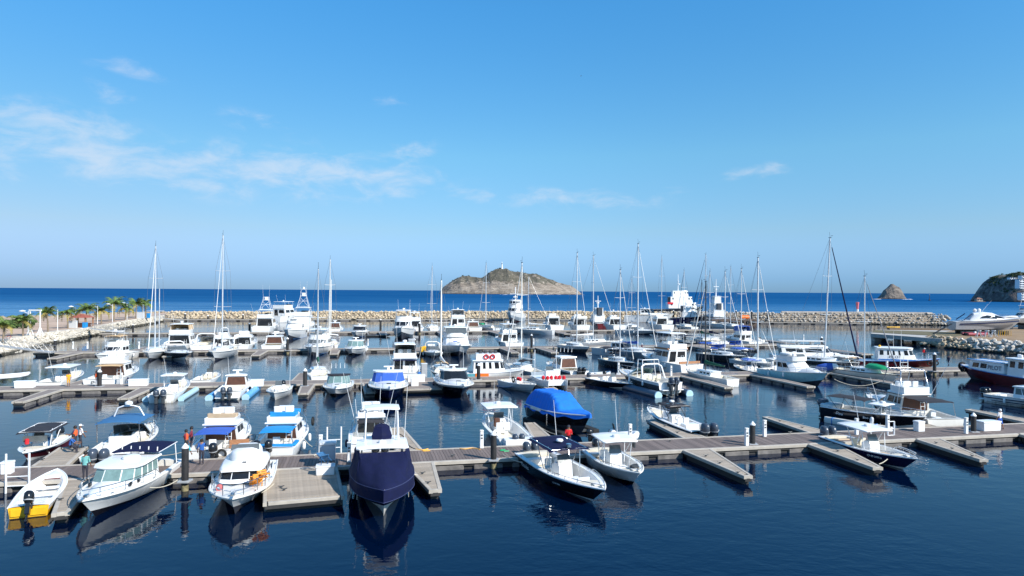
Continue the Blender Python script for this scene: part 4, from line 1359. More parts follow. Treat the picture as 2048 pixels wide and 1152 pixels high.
# ------------------------------------------------------------------ express cruisers seen over the bow or the stern
def express(label, pos, end, L, head, B=None, top=WHITE, low=None, bot=None, hard='white', wind=GLASS, hb=None, hs=None, name='express_cruiser', cat='cabin cruiser', group=None, nob=0, obm=OBB, arch=True, rails=True, cabz=.42, wsh=.95,
            wx=.02, roof_len=.20, aft_awning=None, rub=OFFW, hatches=1, fm=.45, rise=.5, radar=True, side=True, z=0, ob_k=1.0, vk=.74):
    B = B or L * .32
    r = boat_root(name, label, pos, end, L, head, cat, group, z)
    hb = (hb or .14 * L + .1) * vk; hs = (hs or .10 * L + .1) * (vk + .06); wsh *= vk + .12; cabz *= .85
    h = Hull(r, L, B, hb, hs, top, low, bot, rub=rub, t0=.45, pw=2.5, fm=fm, rise=rise, boot=(NAVY, None, BLACK, MBLUE, None, DRED)[sum(map(ord, label)) % 6] if bot is None else None)
    sole = .35
    h.deck([(.05, .44, .28, sole)], WHITE, CREAM)
    # swept foredeck cabin trunk
    b = MB(); rings = []
    xa, xb = wx * L - .1, L * .43
    for i in range(9):
        f = i / 8; x = lerp(xa, xb, f); t = h.t(x); ww = max(.1, h.w(t) - .30) * (1 - .25 * f); hh = cabz * (1 - f ** 1.8) + .03
        zb = h.z(t) + .01
        rings.append([(x, ww * q, zb + hh * (1 - abs(q) ** 3.2)) for q in (-1, -.92, -.7, -.35, 0, .35, .7, .92, 1)])
    b.loft(rings, 0, False, (False, False)); b.build('foredeck_cabin', WHITE, r, 40)
    for k in range(hatches): hatch(r, L * (.22 + .1 * k), 0, h.z(.72 + .1 * k) + cabz * (.82 - .3 * k) - .02, .48)
    # wraparound windscreen + roof
    zb = h.z(.5) + cabz * .75; zt = zb + wsh
    x1 = wx * L + .12 * L; wa = h.w(.5) - .28; L2 = L * (roof_len + .12)
    bot_ = plan(x1 - L2, x1, wa, wa * .82, .12 * L); top_ = plan(x1 - L2 * .98, x1 - .125 * L, wa * .84, wa * .68, .08 * L)
    if hard:
        rm = {'white': WHITE, 'black': C_BLACK, 'navy': C_NAVY, 'blue': C_ROYAL}[hard]
        H_ = House(r, bot_, top_, zb - .25, zt, WHITE, rt=.12, roofmt=rm, over=.08, name='pilothouse')
        e_ = .0 if wind in (C_ROYAL, GLASS) else .03
        for f in (2, 3, 4): H_.win(f, (e_, 1 - e_), (.20, .95), wind, name='windscreen')
        for f in (1, 5): H_.win(f, (.0, .95), (.22, .93), wind, name='windscreen')
        if side:
            for f in (0, 6): H_.win(f, (.12, .95), (.32, .9), wind, 2)
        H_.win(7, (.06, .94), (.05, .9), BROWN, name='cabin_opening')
        if radar:
            one('radar_mast', WHITE, lambda b: (b.box((x1 - L2 * .7, 0, zt + .3), (.4, .4, .45), b=.06, top=.6), b.box((x1 - L2 * .7, 0, zt + .58), (.3, 1.1, .14), b=.05)), r)
            whip(r, [((x1 - L2 * .8, wa * .7, zt), (x1 - L2, wa * .75, zt + 2.2))])
    else:
        for f in (1, 2, 3, 4, 5):
            b = MB(); A = [(bot_[k][0], bot_[k][1], zb - .1) for k in (f, f + 1)]; C = [(top_[k][0], top_[k][1], zt - .15) for k in (f, f + 1)]
            pane(b, A[0], A[1], C[1], C[0], .01, .99, 0, 1, .012); b.build('windscreen', wind, r, 0)
        b = MB(); b.tube([(p_[0], p_[1], zt - .15) for p_ in top_[1:7]], .03, 5); b.build('windscreen_frame', METAL, r, 60)
        one('helm', WHITE, lambda b: b.box((x1 - .14 * L, -wa * .4, sole + .55), (.6, wa * .7, 1.0), b=.08), r)
        seat(r, x1 - .22 * L, -wa * .4, sole); seat(r, x1 - .22 * L, wa * .4, sole)
        if arch:
            xa_ = x1 - L2
            one('radar_arch', WHITE, lambda b: b.tube([(xa_ - .5, wa + .1, h.z(.3)), (xa_, wa * .92, zt + .3), (xa_ + .1, wa * .6, zt + .55), (xa_ + .1, -wa * .6, zt + .55), (xa_, -wa * .92, zt + .3), (xa_ - .5, -wa - .1, h.z(.3))], .11, 6), r, 50)
    one('aft_bench', WHITE, lambda b: b.box((-.40 * L, 0, sole + .3), (.55, B * .62, .5), b=.08), r)
    one('bathing_platform', WHITE, lambda b: b.box((-.5 * L - .3, 0, .3), (.62, B * .8, .09), b=.03), r)
    if aft_awning:
        bimini(r, -.44 * L, x1 - L2 + .1, wa * .9, zt - .02, aft_awning, .08, 'aft_awning')
        posts(r, [((-.43 * L, sd * (wa), hs), (-.42 * L, sd * wa * .85, zt)) for sd in (1, -1)])
    for k in range(nob): outboard(r, -L / 2 - .1, (k - (nob - 1) / 2) * .66, hs - .15, obm, ob_k)
    if rails: h.rail(.50, .98, .52, .12, .02)
    anchor_roller(h); cleats(h, (.12, .6)); hang(h, label)
    return r, h


# ------------------------------------------------------------------ convertibles with a flying bridge
def flybridge(label, pos, end, L, head, B=None, top=WHITE, low=None, bot=None, hb=None, hs=None, name='flybridge_boat', cat='flybridge boat', group=None, fly_top=None, tower=0, awning=None, aw_mt=C_NAVY, glass=GLASS, frontglass=True, hx=(-.20, .17), stripe=None,
              outriggers=True, house_h=1.75, flyh=.75, topz=1.9, cockz=.5, riggings=0, doors=True, radar=True, rail=True, hullwin=0, trunk=.5, roofmt=None, wall=WHITE, enclosure=None, open_back=None, z=0, fm=.45, cockpit=True, tmt=ALU, fly_x=None, vk=.80):
    B = B or L * .31
    r = boat_root(name, label, pos, end, L, head, cat, group, z)
    hb = (hb or .135 * L + .35) * vk; hs = (hs or .075 * L + .3) * (vk + .05); house_h *= vk - .02; flyh *= vk + .05; topz *= vk + .1; cockz *= .8
    h = Hull(r, L, B, hb, hs, top, low, bot, t0=.40, pw=2.3, sheerpow=1.6, fm=fm, n=18, boot=(NAVY, None, BLACK, MBLUE, None, DRED)[sum(map(ord, label)) % 6] if bot is None else None)
    t_a = h.t(hx[0] * L)
    h.deck([(.03, t_a, .26, cockz)] if cockpit else (), WHITE, OFFW)
    xa, xb = hx[0] * L, hx[1] * L
    # forward trunk
    b = MB(); rings = []
    for i in range(8):
        f = i / 7; x = lerp(xb - .3, L * .40, f); t = h.t(x); ww = max(.1, h.w(t) - .4) * (1 - .2 * f); hh = trunk * (1 - f ** 2) + .03; zb = h.z(t)
        rings.append([(x, ww * q, zb + hh * (1 - abs(q) ** 4)) for q in (-1, -.94, -.75, -.4, 0, .4, .75, .94, 1)])
    b.loft(rings, 0, False, (False, False)); b.build('trunk_cabin', WHITE, r, 40)
    hatch(r, L * .30, 0, h.z(.8) + trunk * .78, .5, TINT)
    # deckhouse
    wa = min(h.w(h.t(xa)), h.w(h.t(xb - .1 * L))) - .30; wf = h.w(h.t(xb)) - .45
    z0 = h.z(h.t(xa)) - .05; z1 = z0 + house_h
    Hs = House(r, plan(xa, xb, wa, wf, .13 * L), plan(xa - .02 * L, xb - (.10 if frontglass else .16) * L, wa * .90, wf * .86, .08 * L), z0, z1, wall, rt=.10, name='deckhouse', slope=.12, roofmt=roofmt)
    if frontglass:
        for f in (2, 3, 4): Hs.win(f, (.04, .96), (.42, .90), glass, name='windscreen')
        for f in (1, 5): Hs.win(f, (.06, .94), (.42, .88), glass)
    else:
        for f in (2, 3, 4): Hs.win(f, (.03, .97), (.34, .92), C_WHITE, name='windscreen_cover')
    for f in (0, 6): Hs.win(f, (.10, .94), (.42, .84), glass, 2 if L > 9 else 1)
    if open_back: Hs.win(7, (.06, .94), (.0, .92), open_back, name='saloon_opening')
    elif doors:
        Hs.win(7, (.08, .42), (.02, .86), GLASS, name='saloon_door'); Hs.win(7, (.5, .92), (.38, .84), GLASS)
    h.z1, h.wa = z1, wa
    # flying bridge coaming
    fx0, fx1 = fly_x if fly_x else (xa - .03 * L, xb - .13 * L); fx0, fx1 = (fx0 * L, fx1 * L) if fly_x else (fx0, fx1)
    fw = wa * .86
    po = plan(fx0, fx1, fw, fw * .8, .09 * L); zi = z1 + .1; h.zi, h.zf = zi, zi + flyh
    b = MB(); outer = [po[i] for i in range(8)]
    b.loft([[(x, y, zi) for x, y in outer], [(x * 1 + .0, y * 1.02, zi + flyh) for x, y in outer], [(x * .985, y * .93, zi + flyh) for x, y in outer], [(x * .985, y * .93, zi + .06) for x, y in outer]], 0, True, (True, True))
    b.build('flybridge', WHITE, r, 35)
    one('helm_console', WHITE, lambda b: b.box((lerp(fx0, fx1, .72), 0, zi + .5), (.5, fw * 1.1, .9), b=.08), r)
    for sd in (1, -1): seat(r, lerp(fx0, fx1, .42), sd * fw * .4, zi + .05, .6)
    b = MB(); pane(b, (fx1 - .05, -fw * .45, zi + flyh), (fx1 - .05, fw * .45, zi + flyh), (fx1 - .35, fw * .42, zi + flyh + .32), (fx1 - .35, -fw * .42, zi + flyh + .32), 0, 1, 0, 1, .012); b.build('fly_windscreen', TINT, r, 0)
    zt = zi + flyh
    if fly_top:
        zt = zi + topz
        tx0, tx1 = fx0 + .1, fx1 - .1
        mt_ = {'white': WHITE, 'tan': C_TAN, 'navy': C_NAVY, 'blue': C_ROYAL, 'cyan': C_CYAN, 'black': C_BLACK, 'offw': OFFW}[fly_top]
        if fly_top in ('white', 'offw'): canopy(r, tx0, tx1, fw * .95, zt, mt_, th=.1, crown=.06)
        else: bimini(r, tx0, tx1, fw * .95, zt, mt_, .14, 'fly_bimini')
        posts(r, [((lerp(tx0, tx1, f), sd * fw * .95, zi + flyh), (lerp(tx0, tx1, f), sd * fw * .86, zt + .05)) for f in (.12, .5, .88) for sd in (1, -1)], .03, ALU)
        if enclosure:
            for sd in (1, -1):
                b = MB(); pane(b, (tx0 + .3, sd * fw * .96, zi + flyh), (tx1, sd * fw * .9, zi + flyh), (tx1 - .2, sd * fw * .86, zt), (tx0 + .3, sd * fw * .88, zt), 0, 1, 0, 1, .01); b.build('clear_curtain', enclosure, r, 0)
            b = MB(); pane(b, (tx1, -fw * .9, zi + flyh), (tx1, fw * .9, zi + flyh), (tx1 - .2, fw * .86, zt), (tx1 - .2, -fw * .86, zt), 0, 1, 0, 1, .01); b.build('clear_curtain', enclosure, r, 0)
    if tower:
        th = tower; cxm = lerp(fx0, fx1, .45)
        tb = zt if fly_top else zi + flyh
        q = [(fx0 + .2, fw), (fx1 - .3, fw * .9), (fx1 - .3, -fw * .9), (fx0 + .2, -fw)]
        tp = [(cxm - .55, .75), (cxm + .55, .75), (cxm + .55, -.75), (cxm - .55, -.75)]
        b = MB()
        for (a, c) in zip(q, tp): b.tube([(a[0], a[1], zi + flyh * .5), (c[0], c[1], th)], .05, 5)
        for f in (.35, .68):
            ring = [(lerp(a[0], c[0], f), lerp(a[1], c[1], f), lerp(zi + flyh, th, f)) for a, c in zip(q, tp)]
            b.tube(ring + ring[:1], .035, 4)
        b.tube([(q[0][0], q[0][1], lerp(zi, th, .35)), (tp[3][0], tp[3][1], th * .95)], .03, 4); b.tube([(q[3][0], q[3][1], lerp(zi, th, .35)), (tp[0][0], tp[0][1], th * .95)], .03, 4)
        b.build('tuna_tower', tmt, r, 60)
        one('tower_platform', WHITE, lambda b: b.box((cxm, 0, th), (1.3, 1.7, .1), b=.03), r)
        one('tower_rail', tmt, lambda b: (b.tube([(p_[0], p_[1], th + .85) for p_ in tp] + [(tp[0][0], tp[0][1], th + .85)], .04, 5), [b.tube([(p_[0], p_[1], th), (p_[0] * .97 + cxm * .03, p_[1] * .93, th + .85)], .035, 5) for p_ in tp]), r, 60)
        one('tower_console', WHITE, lambda b: b.box((cxm + .3, 0, th + .45), (.35, .9, .8), b=.06), r)
        if th > 9.2:
            one('tower_top', WHITE, lambda b: b.box((cxm, 0, th + 1.9), (1.1, 1.4, .08), b=.03), r)
            posts(r, [((p_[0], p_[1], th + .85), (p_[0] * .5 + cxm * .5, p_[1] * .7, th + 1.9)) for p_ in tp], .03, tmt)
            one('radar_dome', WHITE, lambda b: b.lathe([(.3, 0), (.36, .2), (.3, .5), (.05, .62)], 10, (cxm, 0, th + 1.95)), r)
        whip(r, [((cxm, sd * .75, th), (cxm - .3, sd * .95, th + 4.2)) for sd in (1, -1)])
    elif radar:
        zb = zt + .1
        if fly_top: one('radar_dome', WHITE, lambda b: b.lathe([(.12, 0), (.12, .2), (.3, .24), (.32, .36), (.24, .46), (.03, .5)], 10, (lerp(fx0, fx1, .45), 0, zb)), r)
        whip(r, [((lerp(fx0, fx1, .3), sd * fw * .7, zb - .1), (lerp(fx0, fx1, .2), sd * fw * .8, zb + 2.6)) for sd in (1, -1)])
    if outriggers:
        for sd in (1, -1): one('outrigger', ALU, lambda b: b.tube([(xa + .3, sd * (wa + .05), z0 + .7), (xa - .16 * L, sd * (wa + .9), z0 + 3.2 + .18 * L)], .032, 5, r1=.014), r, 60)
    if awning:
        bimini(r, xa - awning * L, xa - .02 * L, wa * .92, z1 - .12, aw_mt, .06, 'cockpit_awning')
        posts(r, [((xa - awning * L + .1, sd * (wa + .1), hs), (xa - awning * L + .1, sd * wa * .85, z1 - .12)) for sd in (1, -1)])
    if cockpit:
        one('fighting_chair', WHITE, lambda b: (b.box((-.40 * L, 0, cockz + .55), (.5, .55, .14), b=.04), b.box((-.36 * L, 0, cockz + .85), (.1, .5, .5), b=.03), b.lathe([(.07, 0), (.07, .5)], 8, (-.40 * L, 0, cockz))), r)
        one('fly_ladder', ALU, lambda b: ([b.tube([(xa - .28, y, cockz), (xa - .05, y, z1)], .03, 5) for y in (-wa * .62, -wa * .62 + .4)], [b.tube([(xa - .28 + .23 * k / 6, -wa * .62, cockz + (z1 - cockz) * k / 6), (xa - .28 + .23 * k / 6, -wa * .62 + .4, cockz + (z1 - cockz) * k / 6)], .025, 4) for k in range(1, 6)]), r, 60)
    for k in range(hullwin):
        for sd in (1, -1):
            t = .40 + .12 * k; p_ = h.P(t, sd, .02, -.42)
            one('porthole', GLASS, lambda b: b.box(p_, (.7, .10, .22), b=.05), r)
    if rail: h.rail(.48, .985, .62, .12, .022, mid=L > 10)
    anchor_roller(h); cleats(h, (.1, .55)); hang(h, label)
    return r, h


# ------------------------------------------------------------------ sailing boats
def sailboat(label, pos, end, L, head, mast, B=None, top=WHITE, low=None, bot=None, cover=C_ROYAL, mast_mt=MASTA, name='sailboat', group=None, furl=C_WHITE, mx=.06, cabin=True, spreaders=2, mizzen=0, dodger=None, bim=None, hb=None, hs=None, lean=0., furl_r=.10, boom=True,
             trim=None, rud=False, mr=None, cat='sailboat', stays=True, cabin_mt=WHITE, deck_mt=OFFW, spw=1.0):
    if L > 9.9 and furl is C_WHITE: furl_r *= .55
    B = B or L * .30
    r = boat_root(name, label, pos, end, L, head, cat, group)
    hb = hb or .085 * L + .4; hs = hs or .065 * L + .35
    h = Hull(r, L, B, hb, hs, top, low, bot or ANTIF, rake=.13, t0=.42, pw=1.9, sternw=.66, chine=.72, zc=-.12, rise=.35, fm=.5, n=16, rub=trim or OFFW, sheerpow=1.5)
    h.deck([(.06, .33, .30, .55)], deck_mt, CREAM)
    if cabin:
        wc = h.w(.55) - .45
        Hc = House(r, plan(-.15 * L, .24 * L, wc, wc * .62, .14 * L), plan(-.15 * L, .20 * L, wc * .88, wc * .5, .12 * L), h.z(.4), h.z(.4) + .48, cabin_mt, rt=.06, name='cabin_trunk', slope=.1)
        for f in (0, 6): Hc.win(f, (.1, .95), (.35, .8), GLASS, 3, .1)
    xm = mx * L; zd = h.z(.55) + (.5 if cabin else 0)
    k = mr or max(.075, mast * .0062)
    T = lambda z_: (xm - lean * (z_ - zd), 0, z_)
    one('mast', mast_mt, lambda b: (b.tube([T(zd - .5), T(mast)], k, 8, r1=k * .75)), r, 60)
    one('masthead', DGREY, lambda b: (b.box(T(mast + .05), (.5, .07, .07)), b.tube([T(mast), (T(mast)[0] - .1, 0, mast + .9)], .02, 4), b.box((T(mast)[0] + .3, 0, mast + .3), (.35, .05, .05))), r)
    sps = [zd + (mast - zd) * f for f in ((.5,) if spreaders == 1 else (.36, .68))]
    b = MB()
    for i, z_ in enumerate(sps):
        s_ = B * (.36 - .06 * i) * spw; p_ = T(z_); b.tube([(p_[0] - .15, s_, z_ + .06), p_, (p_[0] - .15, -s_, z_ + .06)], .03 + .008 * (mast > 14), 5)
    b.build('spreaders', mast_mt, r, 60)
    b = MB()
    wr = .014 if L < 10 else .018
    for sd in (1, -1):
        pts = [(xm - .1, sd * (h.w(.55) - .1), h.z(.55))] + [(T(z_)[0] - .15, sd * B * (.36 - .06 * i) * spw, z_ + .06) for i, z_ in enumerate(sps)] + [T(mast - .1)]
        b.tube(pts, wr, 4); b.tube([(xm - .5, sd * (h.w(.5) - .1), h.z(.5)), T(sps[0])], wr, 4); b.tube([(xm + .45, sd * (h.w(.6) - .1), h.z(.6)), T(sps[0])], wr, 4)
    b.tube([(-L / 2 + .1, 0, hs), T(mast)], wr, 4)
    if stays: b.tube([(L / 2 - .15, 0, hb), T(mast - .2)], wr, 4)
    b.build('rigging', WIRE, r, 60)
    if furl: one('furled_jib', furl, lambda b: b.tube([(L / 2 - .2, 0, hb + .5), (lerp(L / 2 - .2, T(mast)[0], .15), 0, lerp(hb, mast, .16)), (lerp(L / 2 - .2, T(mast)[0], .6), 0, lerp(hb, mast, .6)), (lerp(L / 2 - .2, T(mast)[0], .93), 0, lerp(hb, mast, .92))], furl_r * 1.15, 6, r1=furl_r * .45), r, 60)
    zb = zd + .85
    if boom:
        xe = max(xm - .40 * L, -L * .46)
        one('boom', mast_mt, lambda b: b.tube([(xm, 0, zb), (xe, 0, zb + .12)], .07, 6), r, 60)
        if cover:
            b = MB(); rings = []
            for i in range(9):
                f = i / 8; x = lerp(xm + .05, xe + .15, f); hh = lerp(.62, .20, f ** .7) * (1 + .08 * math.sin(i * 2.3)); ww = lerp(.20, .12, f)
                rings.append([(x, ww * math.cos(a) * (1 - .25 * max(0, math.sin(a))), zb + .05 + hh * .5 * (1 + math.sin(a)) - .12) for a in [j * math.pi / 4 for j in range(8)]])
            b.loft(rings); b.build('sail_cover', cover, r, 50)
    if mizzen:
        x = -.30 * L
        one('mizzen_mast', mast_mt, lambda b: b.tube([(x, 0, hs), (x, 0, mizzen)], k * .8, 7, r1=k * .55), r, 60)
        one('mizzen_boom', mast_mt, lambda b: b.tube([(x, 0, hs + 1.6), (x - .16 * L, 0, hs + 1.65)], .06, 5), r, 60)
    if dodger:
        bimini(r, -.20 * L, -.04 * L, wc * .8, h.z(.4) + 1.05, dodger, .25, 'spray_hood', 2)
    if bim:
        bimini(r, -.44 * L, -.20 * L, h.w(.2) * .85, hs + 1.9, bim, .15, 'cockpit_bimini')
        posts(r, [((-.32 * L, sd * h.w(.2) * .9, hs), (x_, sd * h.w(.2) * .83, hs + 1.9)) for sd in (1, -1) for x_ in (-.42 * L, -.22 * L)], .02)
    # pulpit, lifelines and pushpit
    h.rail(.80, .985, .6, .1, .018, n=4)
    b = MB()
    for sd in (1, -1):
        b.tube([h.P(t_ / 10, sd, .08, .58) for t_ in range(1, 9)], .010, 4)
        for t_ in range(1, 9, 2): b.tube([h.P(t_ / 10, sd, .08), h.P(t_ / 10, sd, .08, .58)], .014, 4)
    b.tube([h.P(.1, 1, .08, .6), h.P(.01, 1, .08, .6), h.P(.01, -1, .08, .6), h.P(.1, -1, .08, .6)], .018, 4)
    b.build('lifelines', METAL, r, 60)
    one('steering_wheel', METAL, lambda b: b.tube([(-.36 * L, .4 * math.cos(a * .63), 1.45 + .4 * math.sin(a * .63)) for a in range(11)], .02, 5), r, 60)
    return r, h


def inflatable(label, pos, end, L, head, mt=LGREY, nob=1, z=0., cat='inflatable dinghy', name='inflatable_dinghy', group=None, tr=.22, con=False):
    r = boat_root(name, label, pos, end, L, head, cat, group, z)
    w_ = L * .20
    pts = [(-L / 2, w_, .22), (-L * .1, w_ * 1.02, .24), (L * .22, w_ * .95, .28), (L * .40, w_ * .55, .38), (L * .47, 0, .46), (L * .40, -w_ * .55, .38), (L * .22, -w_ * .95, .28), (-L * .1, -w_ * 1.02, .24), (-L / 2, -w_, .22)]
    one('tube', mt, lambda b: b.tube(pts, tr, 8), r, 60)
    one('floor', DGREY, lambda b: b.loft([[(-L * .45, -w_, .12), (-L * .45, w_, .12)], [(L * .2, -w_, .14), (L * .2, w_, .14)], [(L * .44, -.05, .3), (L * .44, .05, .3)]], 0, False, (False, False)), r)
    one('transom', DGREY, lambda b: b.box((-L * .44, 0, .3), (.06, w_ * 1.8, .45)), r)
    if con: console(r, -.05 * L, .14, .55, .75, WHITE, TINT, .5)
    else: one('thwart', OFFW, lambda b: b.box((-.1 * L, 0, .38), (.28, w_ * 1.7, .06), b=.02), r)
    for k in range(nob): outboard(r, -L * .45, 0, .5, OBB, .7)
    return r


def lift_pontoons(label, root, L, B, mt, z=.22, r_=.33, ends=None):
    """pair of floating lift tubes under a boat"""
    o = empty('boat_lift', root.location, root.rotation_euler.z, label, 'boat lift', 'floating boat lifts')
    for sd in (1, -1):
        y = sd * (B / 2 + r_ * .75)
        one('float_tube', mt, lambda b: b.tube([(-L * .52, y, z), (-L * .5, y, z), (L * .34, y, z), (L * .38, y, z)], r_, 10), o, 50)
        if ends: one('end_cap', ends, lambda b: b.tube([(-L * .535, y, z), (-L * .52, y, z)], r_ * .96, 10), o, 50)
    for x in (-.3, .15): one('cross_beam', DGREY, lambda b: b.box((x * L, 0, z - .3), (.3, B + 1, .15)), o)
    return o
# ================================================================== THE BOATS
FA = 50.6 + .45            # far side of the front walkway
FB = 87.9 + 3.75 + .4
FC = 137 + 3.6 + .5
FD = 194 + 3.6 + .6
AWAY, TOW = 102.5, -77.5
onA = lambda u, d=0: at_line(u, FA + d, AS)
onB = lambda u, d=0: at_line(u, FB + d, .212)
onC = lambda u, d=0: at_line(u, FC + d, .207)
onD = lambda u, d=0: at_line(u, FD + d, .212)
W0 = lambda u, v: G(u, v, 0)

# ---------------------------------------------------------------- front walkway, near side
# yellow and white skiff
r = boat_root('skiff', 'yellow and white open skiff with a black outboard at the lower left', W0(57, 1034), 'stern', 6.9, 113, 'skiff')
h = Hull(r, 6.9, 2.1, .86, .56, WHITE, YEL, YEL, rub=WHITE, fm=.55, tran=YEL, sternw=.86, rise=.4)
h.deck([(.06, .80, .22, .18)], WHITE, OFFW)
one('bow_bulkhead', WHITE, lambda b: b.box((6.9 * .30, 0, .42), (.08, 1.25, .56)), r)
one('locker_opening', DRED, lambda b: b.box((6.9 * .292, 0, .52), (.08, .9, .24)), r)
for x in (-.1, .12): one('thwart', WHITE, lambda b: b.box((x * 6.9, 0, .40), (.34, 1.75, .07), b=.02), r)
one('slatted_panel', LGREY, lambda b: [b.box((-1.5 + k * .13, 0, .24), (.09, .7, .03)) for k in range(6)], r)
one('transom_band', YEL, lambda b: b.box((-3.47, 0, .27), (.07, 1.6, .38), b=.02), r)
outboard(r, -3.35, -.05, .62, OBB, .9, tilt=-.45)

# white cabin boat with navy canopy
r = boat_root('cabin_boat', 'white cabin boat with navy cockpit canopy, bow toward the viewer at lower left', W0(176, 1043), 'bow', 9.9, -84, 'cabin boat')
h = Hull(r, 9.9, 3.3, 1.25, .92, WHITE, WHITE, BLACK, t0=.42, pw=2.5, rise=.36, zc=.08, fm=.5)
h.deck([(.03, .37, .26, .35)], WHITE, OFFW)
b = MB(); rings = []
for i in range(9):
    f = i / 8; x = lerp(1.2, 4.3, f); t = h.t(x); ww = max(.12, h.w(t) - .38) * (1 - .2 * f); hh = .34 * (1 - f ** 1.8) + .02
    rings.append([(x, ww * q, h.z(t) + hh * (1 - abs(q) ** 4)) for q in (-1, -.94, -.75, -.4, 0, .4, .75, .94, 1)])
b.loft(rings, 0, False, (False, False)); b.build('trunk_cabin', WHITE, r, 40)
wc = h.w(.5) - .36
H_ = House(r, plan(-1.35, 2.05, wc, wc * .86, 1.0), plan(-1.45, 1.45, wc * .90, wc * .78, .75), 1.0, 1.98, WHITE, rt=.12, over=.10, name='wheelhouse', slope=.12)
for f in (2, 3, 4): H_.win(f, (.04, .96), (.28, .94), GREENG, name='windscreen')
for f in (1, 5): H_.win(f, (.06, .94), (.28, .94), GREENG)
for f in (0, 6): H_.win(f, (.06, .95), (.30, .92), GREENG, 3)
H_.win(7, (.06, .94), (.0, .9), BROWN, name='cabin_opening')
one('roof_liferaft', WHITE, lambda b: b.lathe([(.45, 0), (.5, .08), (.45, .2), (.1, .24)], 14, (-.2, .2, 2.12)), r)
for k in (0, 1):
    for sd in (1, -1):
        p_ = h.P(.62 + .07 * k, sd, .36, .17)
        one('porthole', GLASS, lambda b: b.box(p_, (.32, .12, .2), b=.07), r)
canopy(r, -4.0, -1.1, 1.35, 2.25, C_NAVY, 'cockpit_canopy', .04, .10)
posts(r, [((-3.8, sd * 1.4, 1.0), (-3.8, sd * 1.3, 2.27)) for sd in (1, -1)], .03, ALU)
one('canopy_edge', ALU, lambda b: b.tube([(-1.2, 1.35, 2.26), (-4.0, 1.35, 2.26), (-4.0, -1.35, 2.26), (-1.2, -1.35, 2.26)], .03, 5), r, 60)
one('fishing_chair', TEAK, lambda b: (b.box((-2.4, .1, 1.0), (.55, .6, .1), b=.03), b.box((-2.65, .1, 1.35), (.1, .6, .6), b=.03), b.lathe([(.06, 0), (.06, .65)], 8, (-2.4, .1, .35))), r)
for k in range(5): one('rod_holder', WHITE, lambda b: b.tube([(-1.3 - k * .12, 1.2 - k * .55, 2.2), (-1.35 - k * .12, 1.2 - k * .55, 2.55)], .03, 5), r)
h.rail(.40, .985, .5, .12, .024, mid=False)
anchor_roller(h); cleats(h)

# white cruiser with the orange chairs
r = boat_root('cabin_cruiser', 'white cruiser with orange folding chairs on its foredeck, bow toward the viewer', W0(466, 1037), 'bow', 9.3, -76, 'cabin cruiser')
h = Hull(r, 9.3, 3.25, 1.2, .9, WHITE, WHITE, ANTIF, t0=.5, pw=3.0, zc=.02, rise=.48, fm=.5)
h.deck([(.03, .26, .26, .4)], WHITE, OFFW)
N3 = r; N3h = h
wc = h.w(.5) - .34
H_ = House(r, plan(-2.2, 1.7, wc, wc * .86, .9), plan(-2.3, 1.05, wc * .92, wc * .78, .7), 0.95, 1.80, WHITE, roof=False, name='cabin', slope=.25)
for f in (2, 3, 4): H_.win(f, (.03, .97), (.30, .94), GLASS, name='windscreen')
for f in (1, 5): H_.win(f, (.05, .95), (.30, .92), GLASS)
for f in (0, 6): H_.win(f, (.08, .95), (.32, .9), GLASS, 2)
b = MB(); rings = []
for x, k, z0_ in ((-2.6, .82, 1.86), (-2.4, .96, 2.03), (-1.4, 1.0, 2.14), (0, .98, 2.12), (.9, .92, 2.02), (1.3, .80, 1.86)):
    ww = wc * k; rings.append([(x, -ww, 1.76), (x, -ww, 1.85), (x, -ww * .85, z0_ - .03), (x, 0, z0_ + .04), (x, ww * .85, z0_ - .03), (x, ww, 1.85), (x, ww, 1.76)])
b.loft(rings); b.build('roof', WHITE, r, 50)
b = MB(); b.loft([[(x, y * k, z) for x, y in plan(-1.9, .35, wc * .66, wc * .5, .6)] for k, z in ((1, 2.05), (.96, 2.38), (.80, 2.60), (.5, 2.68))]); b.build('fly_bridge', WHITE, r, 45)
b = MB(); pane(b, (-.5, -.8, 2.58), (-.5, .8, 2.58), (-.75, .75, 2.86), (-.75, -.75, 2.86), 0, 1, 0, 1, .012); b.build('fly_windscreen', TINT, r, 0)
hatch(r, .55, .1, 2.10, .22); hatch(r, 3.1, 0, h.z(.84) + .09, .5, LGREY)
h.rail(.56, .985, .66, .12, .024, mid=True); anchor_roller(h); cleats(h)
for sd in (1, -1): one('hull_vent', DGREY, lambda b: b.box(h.P(.88, sd, .02, -.22), (1.0, .06, .05), b=.01), r)

